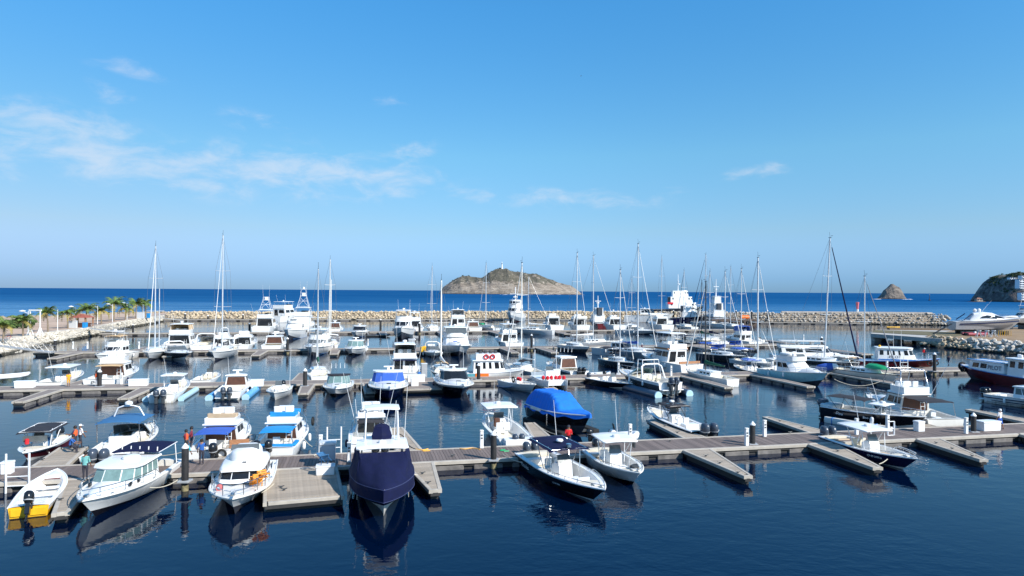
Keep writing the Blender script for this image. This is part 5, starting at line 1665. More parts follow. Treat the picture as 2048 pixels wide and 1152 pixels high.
# navy covered boat
r, h = center_console('boat wrapped in a navy cover with white hardtop, bow toward the viewer', W0(768, 1042), 'bow', 10.6, -78, B=3.5, top=NAVY, low=NAVY, bot=OFFW, tt='white', nob=2, hb=1.75, hs=1.1, tx=(-.22, .04), ttz=2.55, cx=-.06, ttw=1.5, rub=NAVY, name='covered_boat', cat='covered boat', rise=.42, fm=.2, rails=False, obm=OBB, gw=.3, vk=1.0)
b = MB(); rings = []
L_, n = 10.6, 90
for j, (f, dz) in enumerate(((0, 0), (.12, 0), (.25, 0), (.38, 0), (.5, 0), (.62, 0), (.74, 0), (.86, 0), (1, 0), (1, -.15), (1, -.35), (1, -.62))):
    ring = []
    for i in range(n + 1):
        s = i / n * 2 - 1; a = abs(s)
        t = lerp(.985, .12, a ** 1.25); sd = 1 if s > 0 else -1
        ox, oy, oz = h.P(t, sd, -.07, .05); 
        if a < .02: ox, oy = 10.6 / 2 + .06, 0
        ta = min(1, a / .62); tx_ = lerp(.6, -1.9, max(0, (a - .30) / .7)) if a > .30 else .6
        ty = sd * 1.30 * min(1, a / .30)
        tz = 2.70 - .05 * (a < .3)
        k = f ** (1.15 if a < .35 else 1.4)
        q = Vector((lerp(tx_, ox, f), lerp(ty, oy, f ** .8), lerp(tz, oz, k) + dz))
        wv = (.065 * math.sin(s * 19 + f * 3 + 2 * math.sin(s * 7)) + .04 * math.sin(s * 37 - f * 5)) * math.sin(math.pi * min(1, f * .9 + .1)) + .09 * noise.noise(Vector((s * 5, f * 3, 1)))
        nrm = Vector((.35, sd * .9 * min(1, a * 2), .2)); q += nrm * wv
        if f == 1: q += Vector((0, sd * .05, 0))
        ring.append(q)
    rings.append(ring)
b.loft(rings, 0, False, (False, False)); b.build('boat_cover', C_NAVY, r, 70)
SEAM = mat('navy_seam', (.03, .04, .11), .8)
one('cover_seam', SEAM, lambda b: b.tube([q + Vector((0, 0, .02)) for q in rings[8]], .022, 4), r, 60)
one('cover_hem', SEAM, lambda b: b.tube(rings[-1], .02, 4), r, 60)
for i in (12, 30, 60, 78): one('tie_down', ROPE, lambda b: b.tube([rings[-1][i], rings[-1][i] + Vector((0, 0, -.28))], .015, 4), r, 60)
b = MB()
# upper helm station of that boat
canopy(r, -2.9, -1.2, 1.05, 4.75, WHITE, 'upper_top', .09, .06)
posts(r, [((x, sd * 1.0, 2.85), (x * .9 - .25, sd * .92, 4.8)) for x in (-2.7, -1.3) for sd in (1, -1)], .045, ALU)
one('helm_cover', C_NAVY, lambda b: b.loft([[(-1.9 + x * k, y * k, z) for x, y in ((-.5, -.6), (.3, -.7), (.5, 0), (.3, .7), (-.5, .6), (-.6, 0))] for k, z in ((.80, 2.85), (.88, 3.15), (.72, 3.45), (.66, 3.68), (.30, 3.80))]), r, 12)
one('tower_deck', WHITE, lambda b: b.box((-1.9, 0, 2.84), (2.0, 2.2, .1), b=.03), r)
whip(r, [((-2.6, 1.4, 2.5), (-2.9, 1.6, 6.0)), ((-2.6, -1.4, 2.5), (-2.9, -1.6, 5.2))])

# black hulled console boat with navy top
r, h = center_console('sleek black hulled boat with navy top, bow toward the viewer lower right', W0(1197, 1011), 'bow', 10.6, -70, B=3.0, top=BLACK, low=BLACK, bot=WHITE, tt='navy', nob=2, obm=OBG, hb=1.5, hs=1.05, tx=(-.30, .07), ttz=2.35, cx=-.03, rub=WHITE, rise=.14, fm=.2, ttw=1.35, gw=.3, seats=2, frame_mt=METAL)
one('bow_lounge', WHITE, lambda b: (b.box((2.3, 0, .50), (.8, .9, .3), b=.06), b.box((2.6, 0, .82), (.16, .8, .5), b=.05)), r)
one('spotlight', METAL, lambda b: b.box((.55, 0, 2.5), (.3, .3, .25), b=.06), r)
b = MB(); b.tube([h.P(t / 20, -1, -.015, -.66 + .06 * t / 20 - .10 * math.sin(t / 20 * 3)) for t in range(0, 12)], .03, 5); b.tube([h.P(t / 20, 1, -.015, -.66 + .06 * t / 20 - .10 * math.sin(t / 20 * 3)) for t in range(0, 12)], .03, 5)
for sd in (-1, 1):
    p_ = Vector(h.P(.20, sd, -.02, -.34)); p2 = Vector(h.P(.26, sd, -.02, -.34))
    textmesh('boat_name', 'Vanadus', .46, WHITE, frame(p_, (p2 - p_) * (1 if sd < 0 else -1), (0, sd * .18, 1)), r, shear=.3)
textmesh('registration', 'CP-09-2061', .17, LGREY, frame(Vector(h.P(.66, -1, .0, -.36)), Vector(h.P(.70, -1, .0, -.36)) - Vector(h.P(.66, -1, .0, -.36)), (0, -.5, 1)), r)

# white console boat next to it
r, h = center_console('white open boat with white hardtop right beside the black hulled boat', W0(1272, 976), 'bow', 8.0, -79, B=2.75, bot=BLACK, tt='white', nob=1, obm=OBB, hb=1.45, hs=.95, tx=(-.24, .10), ttz=2.2, cx=-.06, rise=.30, fm=.4, ttw=1.2)
one('anchor_line', DGREY, lambda b: [b.tube([(2.75 + .28 * math.cos(a + k) * (.5 + .1 * k), .15 + .28 * math.sin(a + k * 2) * (.5 + .12 * k), 1.0 + .05 * k) for a in [q * .8 for q in range(9)]], .05, 5) for k in range(5)], r, 60)
one('life_vest', DGREY, lambda b: b.box((-.2, 1.25, 1.85), (.35, .2, .5), b=.08), r)

# navy console boat with white hardtop at the right
r, h = center_console('navy open boat with white hardtop and twin grey outboards at the right', W0(1821, 944), 'bow', 8.9, -80, B=2.65, top=NAVY, low=NAVY, bot=OFFW, tt='white', nob=2, obm=OBG, obk=1.1, hb=1.42, hs=.9, tx=(-.27, .10), ttz=2.1, cx=.0, tan_in=True, rub=WHITE, rise=.16, fm=.2, ttw=1.15)
b = MB(); b.tube([h.P(t / 20, 1, .03, .30) for t in range(13, 20)], .03, 5); b.build('grab_rail', WHITE, r, 60)
for sd in (-1, 1):
    a_, c_ = Vector(h.P(.70, sd, .0, -.28)), Vector(h.P(.74, sd, .0, -.29))
    textmesh('registration', 'CP-09-2094-A', .2, WHITE, frame(a_ + Vector((0, sd * .03, 0)), (c_ - a_) * (1 if sd < 0 else -1), (0, sd * .35, 1)), r)

# ---------------------------------------------------------------- front walkway, far side
r, h = center_console('small dark red and white motorboat under a black bimini at far left', W0(51, 927), 'bow', 6.6, -74, B=2.3, top=WHITE, low=DRED, bot=WHITE, tt='black', nob=1, obm=OBB, hb=1.15, hs=.85, tx=(-.34, .22), ttz=1.85, cx=.05, fore=.66, rub=WHITE, fm=.72, rise=.42, seats=1, bow_seat=False, ttw=1.1, antennas=0, rails=False)
one('cool_box', C_STEEL, lambda b: b.box((-.5, .1, .75), (.7, .55, .6), b=.05), r)
one('bow_windscreen', TINT, lambda b: b.box((1.2, 0, 1.35), (.05, 1.5, .4)), r)
one('jug', RED, lambda b: b.box((1.35, -.45, 1.2), (.28, .25, .4), b=.08), r)

r, h = express('large white cruiser with blue canopy and grey twin outboards at the left', onA(208, .4), 'stern', 9.8, 101, B=3.1, top=WHITE, low=NAVY, bot=NAVY, hard=None, hb=1.65, hs=1.05, wind=TINT, nob=2, obm=OBG, ob_k=1.15, arch=False, wsh=1.0, cabz=.5, fm=.35, rise=.35, wx=.08, name='motor_cruiser')
bimini(r, -2.3, 1.1, 1.45, 2.62, C_STEEL, .14, 'blue_canopy')
posts(r, [((x, sd * 1.4, 1.2), (x * 1.1, sd * 1.35, 2.62)) for x in (-2.0, 1.0) for sd in (1, -1)], .035, METAL)
one('canopy_hoop', WHITE, lambda b: b.tube([(.0, 1.0, 2.66), (-.1, .7, 3.3), (-.1, .3, 3.42), (-.1, -.3, 3.42), (-.1, -.7, 3.3), (0, -1.0, 2.66)], .06, 6), r, 60)
one('radar_dome', WHITE, lambda b: b.lathe([(.12, 0), (.26, .1), (.26, .25), (.04, .36)], 10, (-.1, 0, 3.44)), r)
one('cockpit_lounge', WHITE, lambda b: (b.box((-2.4, -.2, .75), (1.1, 1.9, .8), b=.1), b.box((-1.8, -.2, 1.3), (.25, 1.9, .5), b=.08)), r)

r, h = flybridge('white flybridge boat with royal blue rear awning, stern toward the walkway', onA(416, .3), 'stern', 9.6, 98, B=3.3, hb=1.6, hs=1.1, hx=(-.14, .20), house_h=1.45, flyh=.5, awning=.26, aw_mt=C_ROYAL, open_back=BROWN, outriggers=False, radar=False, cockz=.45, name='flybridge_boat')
one('fly_bench', TAN, lambda b: (b.box((-.9, 0, h.zf + .02), (.5, 2.1, .42), b=.06)), r)
one('cockpit_table', CREAM, lambda b: (b.box((-3.2, .5, .9), (.9, .8, .08), b=.02), b.box((-3.2, .5, .65), (.2, .2, .5))), r)
outboard(r, -4.8, -.55, .85, OBB, 1.05)
coil(r, (-4.95, -.1 - .9, .75), .28, RUBBER, 'tyre_fender', 'x', .08)

r, h = flybridge('white boat with bright blue rear awning and black twin outboards', onA(547, .35), 'stern', 9.4, 97, B=3.2, hb=1.6, hs=1.1, hx=(-.16, .20), house_h=1.45, flyh=.5, awning=.26, aw_mt=C_CYAN, open_back=BROWN, outriggers=False, radar=False, cockz=.45, name='flybridge_boat')
one('fly_cushion', C_CYAN, lambda b: b.box((-.9, 0, h.zf + .02), (.5, 2.0, .4), b=.06), r)
one('fly_cushion', C_CYAN, lambda b: b.box((.6, .0, h.zf + .02), (.4, 1.9, .3), b=.06), r)
one('transom_cushion', C_CYAN, lambda b: (b.box((-4.35, -.2, h.hs + .12), (.35, 2.3, .16), b=.05), b.box((-3.6, -1.35, h.hs + .12), (1.4, .3, .14), b=.05)), r)
for sd in (.15, .95): outboard(r, -4.7, sd, .95, OBB, .95)
coil(r, (1.6, -1.72, 1.6), .28, RUBBER, 'tyre_fender', 'y', .09)

r, h = flybridge('white boat moored behind the navy covered boat, with dark rear shade', onA(742, .4), 'stern', 9.0, 101, B=3.2, hb=1.5, hs=1.1, hx=(-.05, .24), house_h=1.5, flyh=.4, open_back=GLASS, outriggers=True, cockz=.4, awning=.14, aw_mt=C_BLACK, radar=True, name='flybridge_boat')

r, h = center_console('white open boat with white hardtop and stern bracket on the walkway', onA(1036, .7), 'stern', 10.2, 104, B=3.0, top=WHITE, low=GREYB, bot=NAVY, tt='white', nob=2, obm=OBG, obk=.85, hb=1.5, hs=1.0, tx=(-.02, .26), ttz=2.3, cx=.10, fm=.3, ttw=1.35, rise=.4)
one('stern_bracket', WHITE, lambda b: b.box((-5.45, 0, .55), (.9, 2.2, .75), b=.06), r)
one('helm_cushion', BROWN, lambda b: b.box((.1, .4, 1.1), (.4, .5, .7), b=.08), r)

# blue covered boat on its lift
r = boat_root('covered_boat', 'boat under a bright blue fitted cover, bow toward the walkway', W0(1172, 876), 'bow', 9.6, -66, 'covered boat')
h = Hull(r, 9.6, 3.1, 1.75, 1.35, BLACK, BLACK, ANTIF, rub=LGREY, zc=.25, rise=.45)
r.location.z = .2
b = MB(); rings = []
for i in range(97):
    f = i / 96; t = lerp(.0, .995, f); x = -4.8 + 9.6 * t + (.12 if f == 1 else 0); w_ = h.w(t) + .06; zs = h.z(t)
    hmp = 1.40 * (1 if t < .47 else max(0, 1 - ((t - .47) / .22) ** 1.2)) * (min(1, .5 + t * 4.5))
    hmp = max(hmp, .16 * (1 - t) + .06)
    ring = []
    for j in range(17):
        q = j / 8 - 1; a = abs(q)
        y = w_ * q * (1 - .16 * min(1, hmp / 1.2) * (a < .99))
        k = 1 - max(0, (a - .60) / .40) ** 2.2
        zz = zs + .05 + hmp * k + (.035 * math.sin(x * 13 + 1.5 * math.sin(x * 3)) + .02 * math.sin(x * 23 + q)) * min(1, max(0, (a - .3) * 3)) * min(1, hmp) * (a < .99) + .04 * noise.noise(Vector((x * 1.3, q * 3, 4)))
        if a == 1: zz = zs - .28 + .08 * math.sin(x * 3)
        ring.append((x, y * (1.01 if a == 1 else 1), zz))
    rings.append(ring)
b.loft(rings, 0, False, (True, True)); b.build('boat_cover', C_BLUE, r, 60)
for x in (-2.6, -1.6): one('cushion', C_WHITE, lambda b: b.box((x, -1.56, 1.32), (1.0, .14, .28), b=.07), r)
o = empty('boat_lift', r.location, r.rotation_euler.z, 'dark floating lift under the boat with the bright blue cover', 'boat lift', 'floating boat lifts'); o.location.z = 0
for y in (-1.5, 1.5): one('lift_float', RUBBER, lambda b: b.box((-.5, y, .16), (7.5, .7, .5), b=.1), o)
for x in (-3.5, 2.2): one('cross_beam', DGREY, lambda b: b.box((x, 0, .2), (.3, 2.4, .2)), o)
for x in (-3.5, .5): one('guide_post', METAL, lambda b: b.tube([(x, -1.75, .2), (x, -1.75, 1.5)], .05, 6), o)

inflatable('small white tender with a black outboard behind the front walkway', G(1230, 884, 0), 'mid', 3.9, 12.5, WHITE, 1, .1, tr=.27, con=True, name='tender', cat='tender')

r, h = center_console('dark hulled boat with black canopy and two big outboards', onA(1412, .95), 'stern', 10.0, 106, B=2.75, top=BLACK, low=BLACK, bot=WHITE, tt='black', nob=2, obm=OBG, obk=1.25, hb=1.5, hs=.95, tx=(-.10, .14), ttz=2.1, cx=.0, frame_mt=MASTD, rub=WHITE, gw=.3, fm=.3, ttw=1.05)
one('deck_box', WHITE, lambda b: b.box((-2.6, 0, .55), (.9, 1.3, .7), b=.06), r)
one('electronics_box', BLACK, lambda b: b.box((.2, 0, 1.95), (.5, 1.3, .4), b=.05), r)

# dark blue walkaround with white kayak fender alongside
r, h = center_console('black and white hulled boat with thin black bimini beside the right walkway', Vector((30.3, 65.6, 0)), 'stern', 8.8, -55, B=2.9, top=BLACK, low=BLACK, bot=OFFW, tt='white', nob=2, obm=OBG, hb=1.75, hs=1.35, tx=(-.02, .16), ttz=2.0, cx=.06, rub=WHITE, rise=.5, fm=.55, ttw=1.0, vk=.85)
bimini(r, -4.0, -.3, 1.1, 2.35, C_BLACK, .08, 'thin_bimini')
posts(r, [((-2.6, sd * 1.15, 1.0), (x, sd * 1.05, 2.35)) for sd in (1, -1) for x in (-3.8, -2.2)], .02, MASTD)
one('engine_cover', C_WHITE, lambda b: b.box((-4.0, 0, 1.25), (1.4, 1.9, .45), b=.14), r)
for sd in (-1, 1):
    a_, c_ = Vector(h.P(.22, sd, .0, -.36)), Vector(h.P(.27, sd, .0, -.42))
    textmesh('boat_name', 'Dani', .36, WHITE, frame(a_ + Vector((0, sd * .05, 0)), (c_ - a_) * (1 if sd < 0 else -1), (0, 0, 1)), r, shear=.2)
    a_, c_ = Vector(h.P(.50, sd, .0, -.42)), Vector(h.P(.55, sd, .0, -.42))
    textmesh('boat_name', 'Boo', .30, WHITE, frame(a_ + Vector((0, sd * .05, 0)), (c_ - a_) * (1 if sd < 0 else -1), (0, 0, 1)), r)
fender(r, (.6, -1.58, .35), .7, .17, LGREY)
h.rail(.55, .98, .5, .1, .02)
A9 = r
o = empty('float_block', r.matrix_basis @ Vector((-.6, -1.95, 0)), r.rotation_euler.z, 'long white strapped float lying along the black and white hull', 'dock float')
one('float_body', OFFW, lambda b: b.loft([[(x, y * k, z) for y, z in ((-.32, .0), (.32, .0), (.36, .3), (.28, .5), (-.28, .5), (-.36, .3))] for x, k in ((-2.9, .6), (-2.6, 1), (2.5, 1), (3.1, .5))]), o, 40)
for x in (-2.1, 1.7): one('strap', MBLUE, lambda b: b.box((x, 0, .26), (.08, .76, .56), b=.02), o)

r, h = flybridge('white flybridge fishing boat with a black rear awning at the right', onA(1893, .5), 'stern', 11.2, 96, B=3.8, top=OFFW, low=OFFW, hb=2.0, hs=1.15, hx=(-.14, .20), house_h=1.9, flyh=.75, awning=.30, aw_mt=C_BLACK, wall=OFFW, cockz=.45, open_back=BROWN, outriggers=True, radar=False)
one('tower_frame', METAL, lambda b: ([b.tube([(-1.6, sd * 1.35, h.zf), (-1.3, sd * 1.2, h.zf + 1.5), (.6, sd * 1.2, h.zf + 1.55), (1.1, sd * 1.3, h.zf)], .05, 6) for sd in (1, -1)], b.tube([(-1.3, 1.2, h.zf + 1.5), (-1.3, -1.2, h.zf + 1.5)], .05, 6), b.tube([(.6, 1.2, h.zf + 1.55), (.6, -1.2, h.zf + 1.55)], .05, 6), [b.tube([(-1.45, 1.28, h.zf + .5 + .3 * k), (-.6, 1.25, h.zf + .5 + .3 * k)], .03, 5) for k in range(3)]), r, 60)
one('black_stripe', BLACK, lambda b: [b.tube([(x, sd * h.wa * .96, h.z1) for x in (-1.5, .6)], .05, 5) for sd in (1, -1)], r)

r, h = express('white boat with navy side stripes and black outboards cut by the right edge', Vector((53.6, 76.6, 0)), 'stern', 9.0, -66, B=3.0, hard='white', nob=2, obm=OBB, hb=1.5, hs=1.1, wind=TINT, wx=.05, roof_len=.22, name='motor_cruiser')
for sd in (1, -1): one('side_stripe', NAVY, lambda b: (b.tube([h.P(t / 20, sd, -.01, -.28) for t in range(0, 17)], .05, 5), b.tube([h.P(t / 20, sd, .01, -.55) for t in range(2, 17)], .04, 5)), r)
for y in (-.5, .3): coil(r, (-1.4, y, 1.6), .3, RED, 'lifebuoy', 'x', .08)
one('hoop_rail', METAL, lambda b: [b.tube([(-1.2 + k * .5, .9, 2.3), (-1.2 + k * .5, .9, 3.2), (-1.2 + k * .5, .3, 3.25), (-1.2 + k * .5, .3, 2.3)], .03, 5) for k in range(3)], r, 60)

# ---------------------------------------------------------------- second walkway
inflatable('white tender hauled bow up on a lift at the left edge', G(18, 772, .0), 'mid', 4.2, 40, WHITE, 1, .95, name='tender', cat='tender')
r = center_console('white open boat with white roof near the woman in yellow', onB(98, .2), 'stern', 10.5, 104, B=3.1, tt='white', nob=0, hb=1.55, hs=1.05, tx=(-.26, .12), ttz=2.3, cx=.0, top=WHITE, low=WHITE, bot=NAVY, ttw=1.35, fm=.4)[0]
r, h = flybridge('white flybridge boat with tan rear awning and open brown saloon', onB(200, .3), 'stern', 11.5, 100, B=4.0, hb=1.9, hs=1.25, hx=(-.15, .2), house_h=1.95, flyh=.7, awning=.13, aw_mt=C_TAN, open_back=BROWN, outriggers=False, cockz=.5)
textmesh('boat_name', 'gaz', .5, DGREY, frame(Vector((-5.78, .6, .85)), (0, -1, 0), (0, 0, 1)), r)
r, h = center_console('white open boat with flat white roof, stern with twin outboards facing us', W0(322, 806), 'stern', 10.6, 103, B=2.9, top=WHITE, low=WHITE, bot=NAVY, tt='white', nob=2, obm=OBG, obk=1.1, hb=1.6, hs=1.05, tx=(-.10, .12), ttz=2.3, cx=.0, ttw=1.2, rise=.35, fm=.35)
o = lift_pontoons('pale blue floating lift beside the twin outboard boat on the second walkway', r, 8.5, 3.0, PBLUE)
r = center_console('white open boat with tan cushions right of the flat roofed boat', onB(402, .2), 'stern', 7.2, 99, B=2.6, tt=None, nob=0, hb=1.3, hs=.95, tan_in=True, cx=.08)[0]
one('folded_bimini', DGREY, lambda b: b.tube([(-2.4, -1.2, 2.6), (.4, -.2, 2.9), (2.4, 1.2, 2.75)], .06, 6), r, 60)
posts(r, [((-2.2, sd * 1.1, .9), (-2.0, sd * .9, 2.7)) for sd in (1, -1)], .03, DGREY)
r, h = express('white catamaran style cruiser on a bright blue lift, grey twin outboards facing us', W0(455, 800), 'stern', 9.8, 101, B=3.0, hard='white', wind=TINT, nob=2, obm=OBG, hb=1.6, hs=1.1, wx=.10, roof_len=.14, name='motor_cruiser', ob_k=1.05)
o = lift_pontoons('bright blue floating lift under the white cruiser', r, 9.5, 3.1, BFLOAT, r_=.42, ends=PBLUE)
r, h = center_console('small white open boat with no roof, bow toward us', W0(549, 802), 'bow', 7.0, -79, B=2.5, tt=None, nob=1, obm=OBB, hb=1.35, hs=.95, cx=-.02, low=WHITE, bot=OFFW)
whip(r, [((-1.5, 1.0, 1.0), (-1.7, 1.1, 5.4))])
r, h = sailboat('white sailboat with dark green sail cover behind the black pile', onB(640, .3), 'stern', 9.6, 108, 14.8, B=3.0, cover=C_GREEN, spreaders=1, mx=.10)
r, h = express('white cruiser with black canvas top and pale green windscreen, bow toward us', W0(671, 797), 'bow', 9.0, -80, B=3.35, hard='black', wind=GREENG, hb=1.55, hs=1.1, bot=BLACK, roof_len=.14, wsh=.95, radar=False, fm=.4)
whip(r, [((-.2, .7 - .5 * k, 2.9), (-.2, .7 - .5 * k, 3.5)) for k in range(4)], WHITE, .04, 'rod_holder')
r, h = express('dark hulled cruiser with blue cover over its windscreen, bow toward us', W0(778, 806), 'bow', 11.6, -79, B=4.4, wx=-.02, top=WHITE, low=NAVY, bot=BLACK, hard='white', wind=C_ROYAL, hb=2.15, hs=1.5, fm=.85, cabz=.55, wsh=1.15, rise=.3, roof_len=.16, side=False)
r, h = flybridge('white flybridge boat with navy rear awning behind the blue windscreen cruiser', onB(812, .3), 'stern', 13.0, 100, B=4.4, hb=2.1, hs=1.3, hx=(-.20, .2), house_h=2.0, flyh=.8, fly_top='white', topz=1.95, awning=.06, aw_mt=C_NAVY, cockz=.5, enclosure=TINT)
r, h = express('dark hulled cruiser with black windscreen, bow toward us', W0(924, 799), 'bow', 11.2, -76, B=4.1, wx=-.02, top=WHITE, low=BLACK, bot=BLACK, hard='white', wind=GLASS, hb=2.1, hs=1.5, fm=.80, cabz=.55, wsh=1.1, rise=.3, roof_len=.16)
r, h = sailboat('grey hulled sailboat with cream deck and thick white furled sail', onB(893, .3), 'stern', 9.6, 104, 13.4, B=3.0, top=CHAR, low=CHAR, cover=C_WHITE, mast_mt=MASTW, spreaders=1, mr=.13, mx=.0, dodger=C_TAN, furl=None)

# workboat with the two red lifebuoys, lying along the walkway
q = onB(992, 1.3)
r = boat_root('workboat', 'white workboat with two red lifebuoys and an orange stripe', q, 'mid', 9.6, 8, 'workboat')
h = Hull(r, 9.6, 3.4, 1.6, 1.15, WHITE, WHITE, ANTIF, pw=3, rub=LGREY)
h.deck([(.06, .3, .24, .5)], WHITE, OFFW)
one('teal_panel', mat('teal_paint', (.10, .32, .38), .4), lambda b: b.box((-4.0, -1.66, .72), (1.2, .08, .75), b=.02), r)
one('orange_panel', ORNG, lambda b: b.box((-2.3, -1.70, .78), (2.1, .08, .8), b=.02), r)
H_ = House(r, plan(-3.6, 1.6, 1.35, 1.2, .8), plan(-3.5, 1.1, 1.3, 1.1, .6), 1.1, 3.1, WHITE, rt=.1, over=.12, name='deckhouse')
H_.win(0, (.06, .95), (.38, .88), GLASS, 4, .12); H_.win(6, (.06, .95), (.38, .88), GLASS, 4, .12)
for f in (1, 2, 3, 4, 5): H_.win(f, (.06, .94), (.4, .9), GLASS)
House(r, plan(-3.2, .9, 1.2, 1.0, .6), plan(-3.1, .7, 1.1, .9, .5), 3.22, 4.2, WHITE, roof=False, name='upper_bulwark')
r.scale = (.86, .86, .84)
for x in (-1.6, -.6): coil(r, (x, -1.30, 3.75), .34, RED, 'lifebuoy', 'y', .11)
one('roof_clutter', DGREY, lambda b: [b.box((-2.4 + .8 * k, .3 * (k % 2), 4.4), (.5, .5, .5), b=.1) for k in range(4)], r)
h.rail(.6, .97, .6, .1)

r, h = center_console('white boat with blue side swoosh and red fenders, bow to the right', W0(1066, 787), 'bow', 8.0, -64, B=2.6, top=WHITE, low=LGREY, bot=GREYB, tt=None, nob=0, hb=1.5, hs=1.0, cx=-.05, fore=.62, rise=.4)
one('side_swoosh', mat('blue_decal', (.05, .16, .30), .4), lambda b: [b.tube([h.P(t / 20, sd, -.012, -.75 + .42 * (t / 12) ** 2) for t in range(0, 12)], .09, 5) for sd in (1, -1)], r)
posts(r, [((-1.0, sd * .9, 1.0), (-.9, sd * .8, 2.5)) for sd in (1, -1)] + [((-.9, .8, 2.5), (-.9, -.8, 2.5)), ((-2.6, .8, 2.5), (-.9, .8, 2.5)), ((-2.6, -.8, 2.5), (-.9, -.8, 2.5))], .035, WHITE)
fb = one('fender_bundle', RED, lambda b: [b.lathe([(.02, 0), (.2, .12), (.2, .35), (.02, .5)], 7, (1.2 + .3 * k, -.85 + .1 * (k % 2), 1.25)) for k in range(3)], r)
one('tyre', RUBBER, lambda b: b.tube([(.2 + .3 * math.cos(a), -1.0, 1.3 + .3 * math.sin(a)) for a in [k * .7 for k in range(10)]], .1, 6), r)

# power catamaran
r = boat_root('catamaran', 'white power catamaran with red fenders on its bows', W0(1114, 784), 'bow', 8.6, -80, 'catamaran')
for sd in (1, -1):
    b = MB(); rings = []
    for i in range(13):
        t = i / 12; x = -4.3 + 8.6 * t; w_ = .55 * (1 if t < .5 else 1 - ((t - .5) / .5) ** 2.2) + .02; zt_ = 1.0 + .45 * t ** 2; cy = sd * 1.15
        rings.append([(x, cy - w_, zt_), (x - .25 * t, cy - w_ * .9, .35 + .3 * t * t), (x - .5 * t, cy, -.35 + .2 * t), (x - .25 * t, cy + w_ * .9, .35 + .3 * t * t), (x, cy + w_, zt_)])
    b.loft(rings, 0, False, (True, True)); b.build('hull', WHITE, r, 40)
b = MB(); b.loft([[(x, y * k, z) for y, z in ((-1.2, .75), (1.2, .75), (1.55, 1.0 + dz), (0, 1.12 + dz), (-1.55, 1.0 + dz))] for x, k, dz in ((-4.2, 1, 0), (-1, 1, .05), (2, 1, .18), (3.6, .85, .36))]); b.build('bridge_deck', WHITE, r, 30)
console(r, -.4, 1.0, 1.1, 1.1)
one('stripe', NAVY, lambda b: [b.tube([(-4 + 7.4 * k / 8, sd * 1.69 * (1 if k < 5 else 1 - .06 * (k - 4)), .95 + .25 * (k / 8) ** 2) for k in range(9)], .035, 4) for sd in (1, -1)], r)
one('fender_bundle', RED, lambda b: [b.lathe([(.02, 0), (.22, .14), (.22, .4), (.02, .55)], 7, (2.9 + .2 * (k % 2), -1.5 + .5 * k, 1.35)) for k in range(6)], r)
one('rope_bundle', LEAFG, lambda b: [b.lathe([(.02, 0), (.16, .1), (.02, .25)], 6, (2.6, -1.1 + .7 * k, 1.3)) for k in range(4)], r)
posts(r, [((-2.5, sd * 1.4, 1.0), (-2.5, sd * 1.4, 4.5)) for sd in (1, -1)], .04, ALU)

r, h = sailboat('grey hulled sailboat behind the catamaran with white mast', onB(1076, .6), 'stern', 9.8, 116, 16.0, B=3.0, top=GREYB, low=GREYB, cover=None, mast_mt=MASTW, mx=.0, dodger=C_BLACK)
r, h = express('white pilothouse boat with dark side windows and black outboards on the walkway', onB(1160, .8), 'stern', 10.4, 112, B=3.2, hard='white', wind=GLASS, nob=2, obm=OBB, ob_k=1.1, hb=1.7, hs=1.15, wx=.08, roof_len=.26, wsh=1.4, low=CHAR, bot=WHITE, fm=.75, radar=False, name='pilothouse_boat')
whip(r, [((.2 - .3 * k, .9 - .45 * k, 3.2), (.1 - .3 * k, .9 - .45 * k, 3.8)) for k in range(5)], WHITE, .05, 'rod_holder')
r, h = center_console('low black speedboat without roof, bow pointing right', W0(1259, 780), 'bow', 8.0, -58, B=2.3, top=BLACK, low=BLACK, bot=OFFW, tt=None, nob=1, hb=1.15, hs=.9, rub=LGREY, fore=.6, rise=.4, fm=.2)
r, h = express('big black and white cruiser with grey twin outboards lifted on dark blue floats', W0(1341, 792), 'stern', 11.8, 110, B=3.5, top=WHITE, low=CHAR, bot=BLACK, hard=None, arch=True, wind=GREENG, nob=2, obm=OBG, ob_k=1.2, hb=1.9, hs=1.35, wx=.05, fm=.72, rise=.4, name='motor_cruiser')
r.location.z = .45
posts(r, [((x, sd * 1.3, 1.2), (x * .8, sd * 1.1, 3.3)) for x in (-1.9, -.6) for sd in (1, -1)] + [((-1.5, 1.1, 3.3), (-1.5, -1.1, 3.3)), ((-1.5, 1.1, 3.3), (-.5, 1.1, 3.3)), ((-1.5, -1.1, 3.3), (-.5, -1.1, 3.3))], .05, ALU)
seat(r, -2.2, .6, .6, .6, CREAM); seat(r, -2.2, -.6, .6, .6, CREAM)
r.location.z = .45
o = lift_pontoons('dark blue grey floating lift under the big black and white cruiser', r, 12.5, 3.4, mat('slate_blue_float', (.045, .075, .12), .4), r_=.5, ends=PBLUE); o.location.z = 0
r, h = flybridge('white trawler yacht with brown trim and white top, stern toward the walkway', onB(1385, .4), 'stern', 13.0, 112, B=4.3, hb=2.3, hs=1.6, hx=(-.22, .2), house_h=2.0, flyh=.7, fly_top='white', topz=2.1, outriggers=False, cockz=.9, hullwin=2, vk=.95)
one('brown_trim', TEAK, lambda b: (b.box((-3.0, 0, h.z1 + .1), (.25, 3.6, .28), b=.04), [b.box((-1.2, sd * h.wa * .95, h.z1 + .1), (3.6, .1, .25), b=.03) for sd in (1, -1)]), r)
one('transom_rail', TEAK, lambda b: b.box((-5.9, 0, h.hs + .25), (.15, 3.6, .35), b=.04), r)
r, h = sailboat('white sailboat with round white transom and green sail cover facing us', W0(1466, 774), 'stern', 9.6, 113, 13.4, B=3.0, cover=C_GREEN, mast_mt=MASTD, spreaders=1, bim=None, mx=.06, rud=True, mr=.1)
